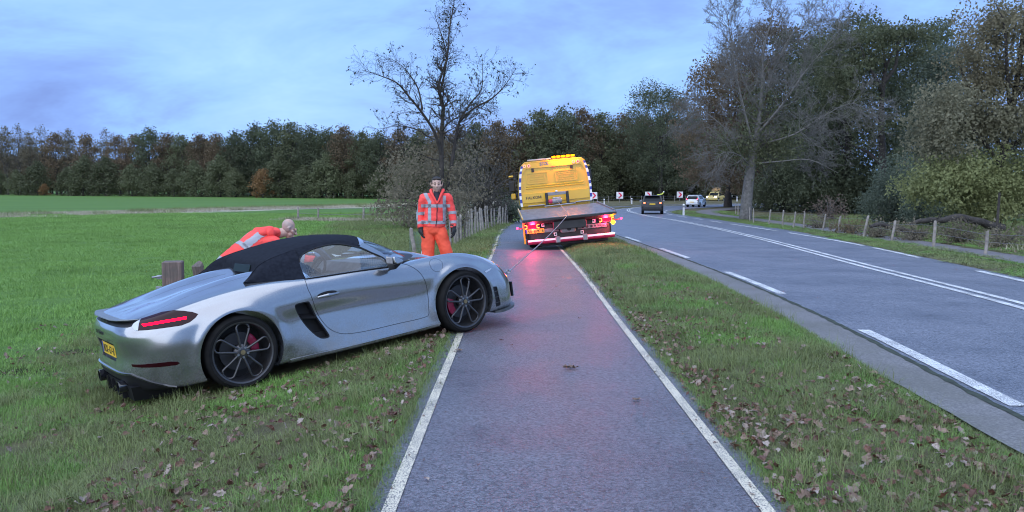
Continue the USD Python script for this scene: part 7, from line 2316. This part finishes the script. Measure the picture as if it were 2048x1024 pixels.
def clothes(p, P_, seed, jacket_m, trouser_m, bands, hood=None, cuff=.05):
    JB = [(P_['neck'] - (P_['neck'] - P_['chest']) * .30, .085, P_['chest'], (.175, .140, .13)), (P_['chest'], (.175, .140, .15), P_['belly'], (.178, .142, .12)), (P_['belly'], (.178, .142, .12), P_['pelvis'], (.182, .145, .09)), (P_['sh_l'], .072, P_['sh_r'], .072)]
    for s in ('l', 'r'):
        w = P_['wr_' + s] + (P_['el_' + s] - P_['wr_' + s]) * .10
        JB += [(P_['sh_' + s], .074, P_['chest'], .10), (P_['sh_' + s], .074, P_['el_' + s], .062), (P_['el_' + s], .062, w, .050)]
    jk = folds(limb(JB, .013, 14), .013, 9.0, seed, (1, 1, 1.4))
    jo = obj('jacket', jk, jacket_m, p, smooth=True)
    for nm, tests in bands.items():
        v, f_ = band_on(jk, tests)
        obj(nm, (v, f_), reflex, jo, smooth=50)
    TB = [(P_['pelvis'] + [0, 0, .02], (.175, .135, .08), (P_['hip_l'] + P_['hip_r']) / 2, (.17, .13, .08))]
    for s in ('l', 'r'):
        an = P_['an_' + s]
        TB += [(P_['hip_' + s], .112, P_['kn_' + s], .096), (P_['kn_' + s], .096, an + [0, 0, .02], .088)]
    tr = folds(limb(TB, .014, 14), .014, 8.0, seed + 5, (1, 1, 1.2))
    to = obj('trousers', tr, trouser_m, p, smooth=True)
    for s in ('l', 'r'):
        an, toe = P_['an_' + s], P_['toe_' + s]
        obj('boot', limb([(an + [0, 0, .02], .055, an + [0, 0, -.055], .050), (an + [0, 0, -.055], .048, toe, .042)], .015, 8), boot_m, p, smooth=True)
        obj('glove', limb(hand_bones(P_['wr_' + s], P_['hd_' + s], P_['pn_' + s], P_['th_' + s]) + [(P_['wr_' + s] + unit(P_['el_' + s] - P_['wr_' + s]) * .04, .042, P_['wr_' + s], .038)], .007, 3, .006), glove_m, p, smooth=True)
    return jk, jo, to


# the man standing beside the fence, looking at the car
gx0, gy0 = -1.20, 13.6
g0 = gz(gx0, gy0)
J = dict(head=(.005, -.045, 1.735), neck=(-.012, .0, 1.61), chest=(-.02, .02, 1.41), belly=(-.035, .02, 1.24), pelvis=(-.05, .02, 1.09),
         sh_l=(.172, .04, 1.525), el_l=(.238, .05, 1.28), wr_l=(.262, -.005, 1.045), hd_l=(.12, -.15, -1), pn_l=(-1, -.2, 0), th_l=(-.2, -1, 0),
         sh_r=(-.205, .0, 1.515), el_r=(-.272, .035, 1.26), wr_r=(-.255, -.03, 1.035), hd_r=(.10, -.12, -1), pn_r=(1, -.2, 0), th_r=(.2, -1, 0),
         hip_l=(.045, .02, .98), kn_l=(.185, -.04, .54), an_l=(.275, .02, .09), toe_l=(.34, -.13, .035),
         hip_r=(-.145, .02, .98), kn_r=(-.145, -.015, .53), an_r=(-.135, .03, .09), toe_r=(-.155, -.13, .035))
man1, P1, at1, f1, u1, r1 = make_person('man in orange-red hi-vis jacket and trousers standing by the car bonnet, black gloves', (gx0, gy0, g0), J, (.12, -1, -.10), (0, 0, 1))
zb_ = lambda z0, z1, xr=None: (lambda c: (c[:, 2] > z0) & (c[:, 2] < z1) & ((np.abs(c[:, 0] + .03) < xr) if xr else True))


def along_bone(a, b, f0, f1, rad_):
    a, b = np.array(a), np.array(b)
    d = b - a; L = np.linalg.norm(d); d = d / L

    def test(c):
        t = (c - a) @ d / L
        rr = np.linalg.norm(c - a - np.outer((c - a) @ d, d), axis=1)
        return (t > f0) & (t < f1) & (rr < rad_)
    return test


torso_only = lambda t: (lambda c: t(c) & (c[:, 0] > -.245) & (c[:, 0] < .215))
bands = {'chest_tape': [torso_only(zb_(1.365, 1.415))], 'hem_tape': [torso_only(zb_(1.105, 1.155))],
         'brace_tape': [lambda c: (np.abs(c[:, 0] + .105 + .10 * np.clip(c[:, 2] - 1.36, 0, 1) * 0) < .026) & (c[:, 2] > 1.13) & (c[:, 2] < 1.47), lambda c: (np.abs(c[:, 0] + .105 + .55 * np.clip(c[:, 2] - 1.45, 0, 1)) < .030) & (c[:, 2] > 1.45), lambda c: (np.abs(c[:, 0] - .125) < .024) & (c[:, 2] > 1.13) & (c[:, 2] < 1.55)],
         'sleeve_tape': [along_bone(P1['el_' + s], P1['wr_' + s], a, b, .12) for s in 'lr' for a, b in ((-.04, .14), (.58, .76))] + [lambda c: (c[:, 0] < -.30) & (c[:, 2] < 1.48) & (c[:, 2] > 1.10) & (np.abs(c[:, 1] + .0) < .035)]}
jk, jo, to = clothes(man1, P1, 3, hi_vis, hi_vis_trs, bands)
# open collar, dark shirt, zip, hair
obj('shirt', limb([(np.array([.005, -.055, 1.59]), .052, np.array([.02, -.105, 1.48]), .040)], .012, 5), shirt_m, man1, smooth=True)
W = MB()
for sd, x1 in ((-1, -.085), (1, .10)):
    cpts = spline([(x1 * .95, .06, 1.635), (x1 * 1.05, -.02, 1.635), (x1 * .9, -.085, 1.595), (x1 * .4 + .012, -.125, 1.50), (.018, -.148, 1.43)], 16)
    W.tube(cpts, np.linspace(.030, .014, len(cpts)), 7)
obj('collar', W.get(), hi_vis, jo, smooth=60)
zc = spline([(.018, -.152, 1.45), (.022, -.152, 1.32), (.018, -.150, 1.2), (.0, -.150, 1.06)], 12)
jn = trimesh.proximity.ProximityQuery(jk)
cl_, _, _ = jn.on_surface(zc)
obj('zip', MB().tube(cl_ + [0, -.006, 0], .007, 5).get(), shirt_m, jo, smooth=60)
B = [(at1(0, -.022, .058), np.array([.074, .084, .062]), at1(0, -.034, .035), np.array([.075, .082, .075])), (at1(-.04, .048, .083), .02, at1(.04, .048, .083), .02), (at1(0, -.075, -.02), .045, at1(0, -.06, .03), .06), (at1(-.074, .01, .035), .014, at1(-.072, .012, .0), .010), (at1(.074, .01, .035), .014, at1(.072, .012, .0), .010)]
obj('hair', folds(limb(B, .012, 6), .004, 45.0, 2), hair_m, man1, smooth=True)
v, f = band_on(limb(head_bones(P1['head'], f1, u1, r1)[0], .010, 4), [lambda c: ((c - P1['head']) @ u1 < -.05) & ((c - P1['head']) @ f1 > -.01)], .0025)
obj('stubble', (v, f), stubble, man1, smooth=60)

# the man bent over at the driver's window
g1 = gz(-3.4, 9.75)
o_ = np.array([-3.40, 9.75, g1])
fw = unit(np.array([CAR_R[0, 0], CAR_R[1, 0], 0])); lf = np.array([-fw[1], fw[0], 0])


def W2(f_, l_, z_):
    """forward along the car, leftwards, height above this man's ground."""
    return fw * f_ + lf * l_ + np.array([0, 0, z_])


J = dict(head=W2(.86, -.04, 1.485), neck=W2(.70, -.01, 1.42), chest=W2(.49, .0, 1.33), belly=W2(.26, .0, 1.17), pelvis=W2(.06, .0, 1.0),
         sh_l=W2(.60, .20, 1.37), el_l=W2(.80, .24, 1.12), wr_l=W2(1.02, .12, 1.17), hd_l=(fw * .8 - lf * .5).tolist(), pn_l=(0, 0, -1), th_l=(-lf).tolist(),
         sh_r=W2(.62, -.17, 1.345), el_r=W2(.80, -.32, 1.16), wr_r=W2(1.02, -.42, 1.12), hd_r=(fw * .9 - lf * .3).tolist(), pn_r=(0, 0, -1), th_r=(lf).tolist(),
         hip_l=W2(.02, .10, .93), kn_l=W2(.10, .12, .50), an_l=W2(-.02, .14, .09), toe_l=W2(.15, .15, .035), hip_r=W2(.02, -.10, .93), kn_r=W2(.04, -.11, .50), an_r=W2(-.22, -.12, .09), toe_r=W2(-.06, -.13, .035))
man2, P2_, at2, f2, u2, r2 = make_person('bald man in orange-red hi-vis jacket bent over the far side of the car roof', tuple(o_), J, tuple(fw * .93 - lf * .18 + np.array([0, 0, -.42])), tuple(np.array([0, 0, 1.0]) + fw * .35))
axd = unit(P2_['chest'] - P2_['pelvis'])
along_t = lambda c: (c - P2_['pelvis']) @ axd
nearax = lambda c: np.linalg.norm((c - P2_['pelvis']) - np.outer(along_t(c), axd), axis=1) < .26
bands = {'hem_tape': [lambda c: (along_t(c) > .06) & (along_t(c) < .115) & nearax(c)], 'waist_tape': [lambda c: (along_t(c) > .34) & (along_t(c) < .395) & nearax(c)],
         'brace_tape': [lambda c: (along_t(c) > .37) & (along_t(c) < .66) & (np.abs(np.abs(c @ lf) - .105) < .028)], 'sleeve_tape': [along_bone(P2_['el_' + s], P2_['wr_' + s], .3, .5, .12) for s in 'lr']}
jk2, jo2, _ = clothes(man2, P2_, 9, hi_vis, hi_vis_trs, bands)
# folded-back hood
hb_ = [(W2(.60, .13, 1.45), .055, W2(.60, -.13, 1.44), .055), (W2(.53, .09, 1.455), (.06, .06, .05), W2(.64, .0, 1.475), (.07, .07, .05)), (W2(.53, -.09, 1.445), (.06, .06, .05), W2(.64, .0, 1.475), (.07, .07, .05)), (W2(.60, .13, 1.45), .05, W2(.70, .075, 1.46), .03), (W2(.60, -.13, 1.44), .05, W2(.70, -.085, 1.45), .03)]
obj('hood', folds(limb(hb_, .014, 22), .008, 12.0, 4), hi_vis, jo2, smooth=True)
obj('collar_lining', limb([(W2(.69, .02, 1.44), .066, W2(.715, -.02, 1.435), .064)], .014, 5), shirt_m, jo2, smooth=True)
obj('collar', folds(limb([(W2(.655, .02, 1.425), (.085, .085, .075), W2(.695, -.015, 1.435), (.082, .082, .07))], .012, 8), .005, 14.0, 6), hi_vis, jo2, smooth=True)
hd = limb(head_bones(P2_['head'], f2, u2, r2)[0], .008, 5)
v, f = band_on(hd, [lambda c: ((c - P2_['head']) @ f2 < .01 + .5 * ((c - P2_['head']) @ u2)) & ((c - P2_['head']) @ u2 < .055 - .25 * ((c - P2_['head']) @ f2)) & ((c - P2_['head']) @ u2 > -.07)], .0015)
obj('shaved_hair', (v, f), flat('shaved_hair', (0.36, 0.27, 0.235), 0.7, 0.2), man2, smooth=60)
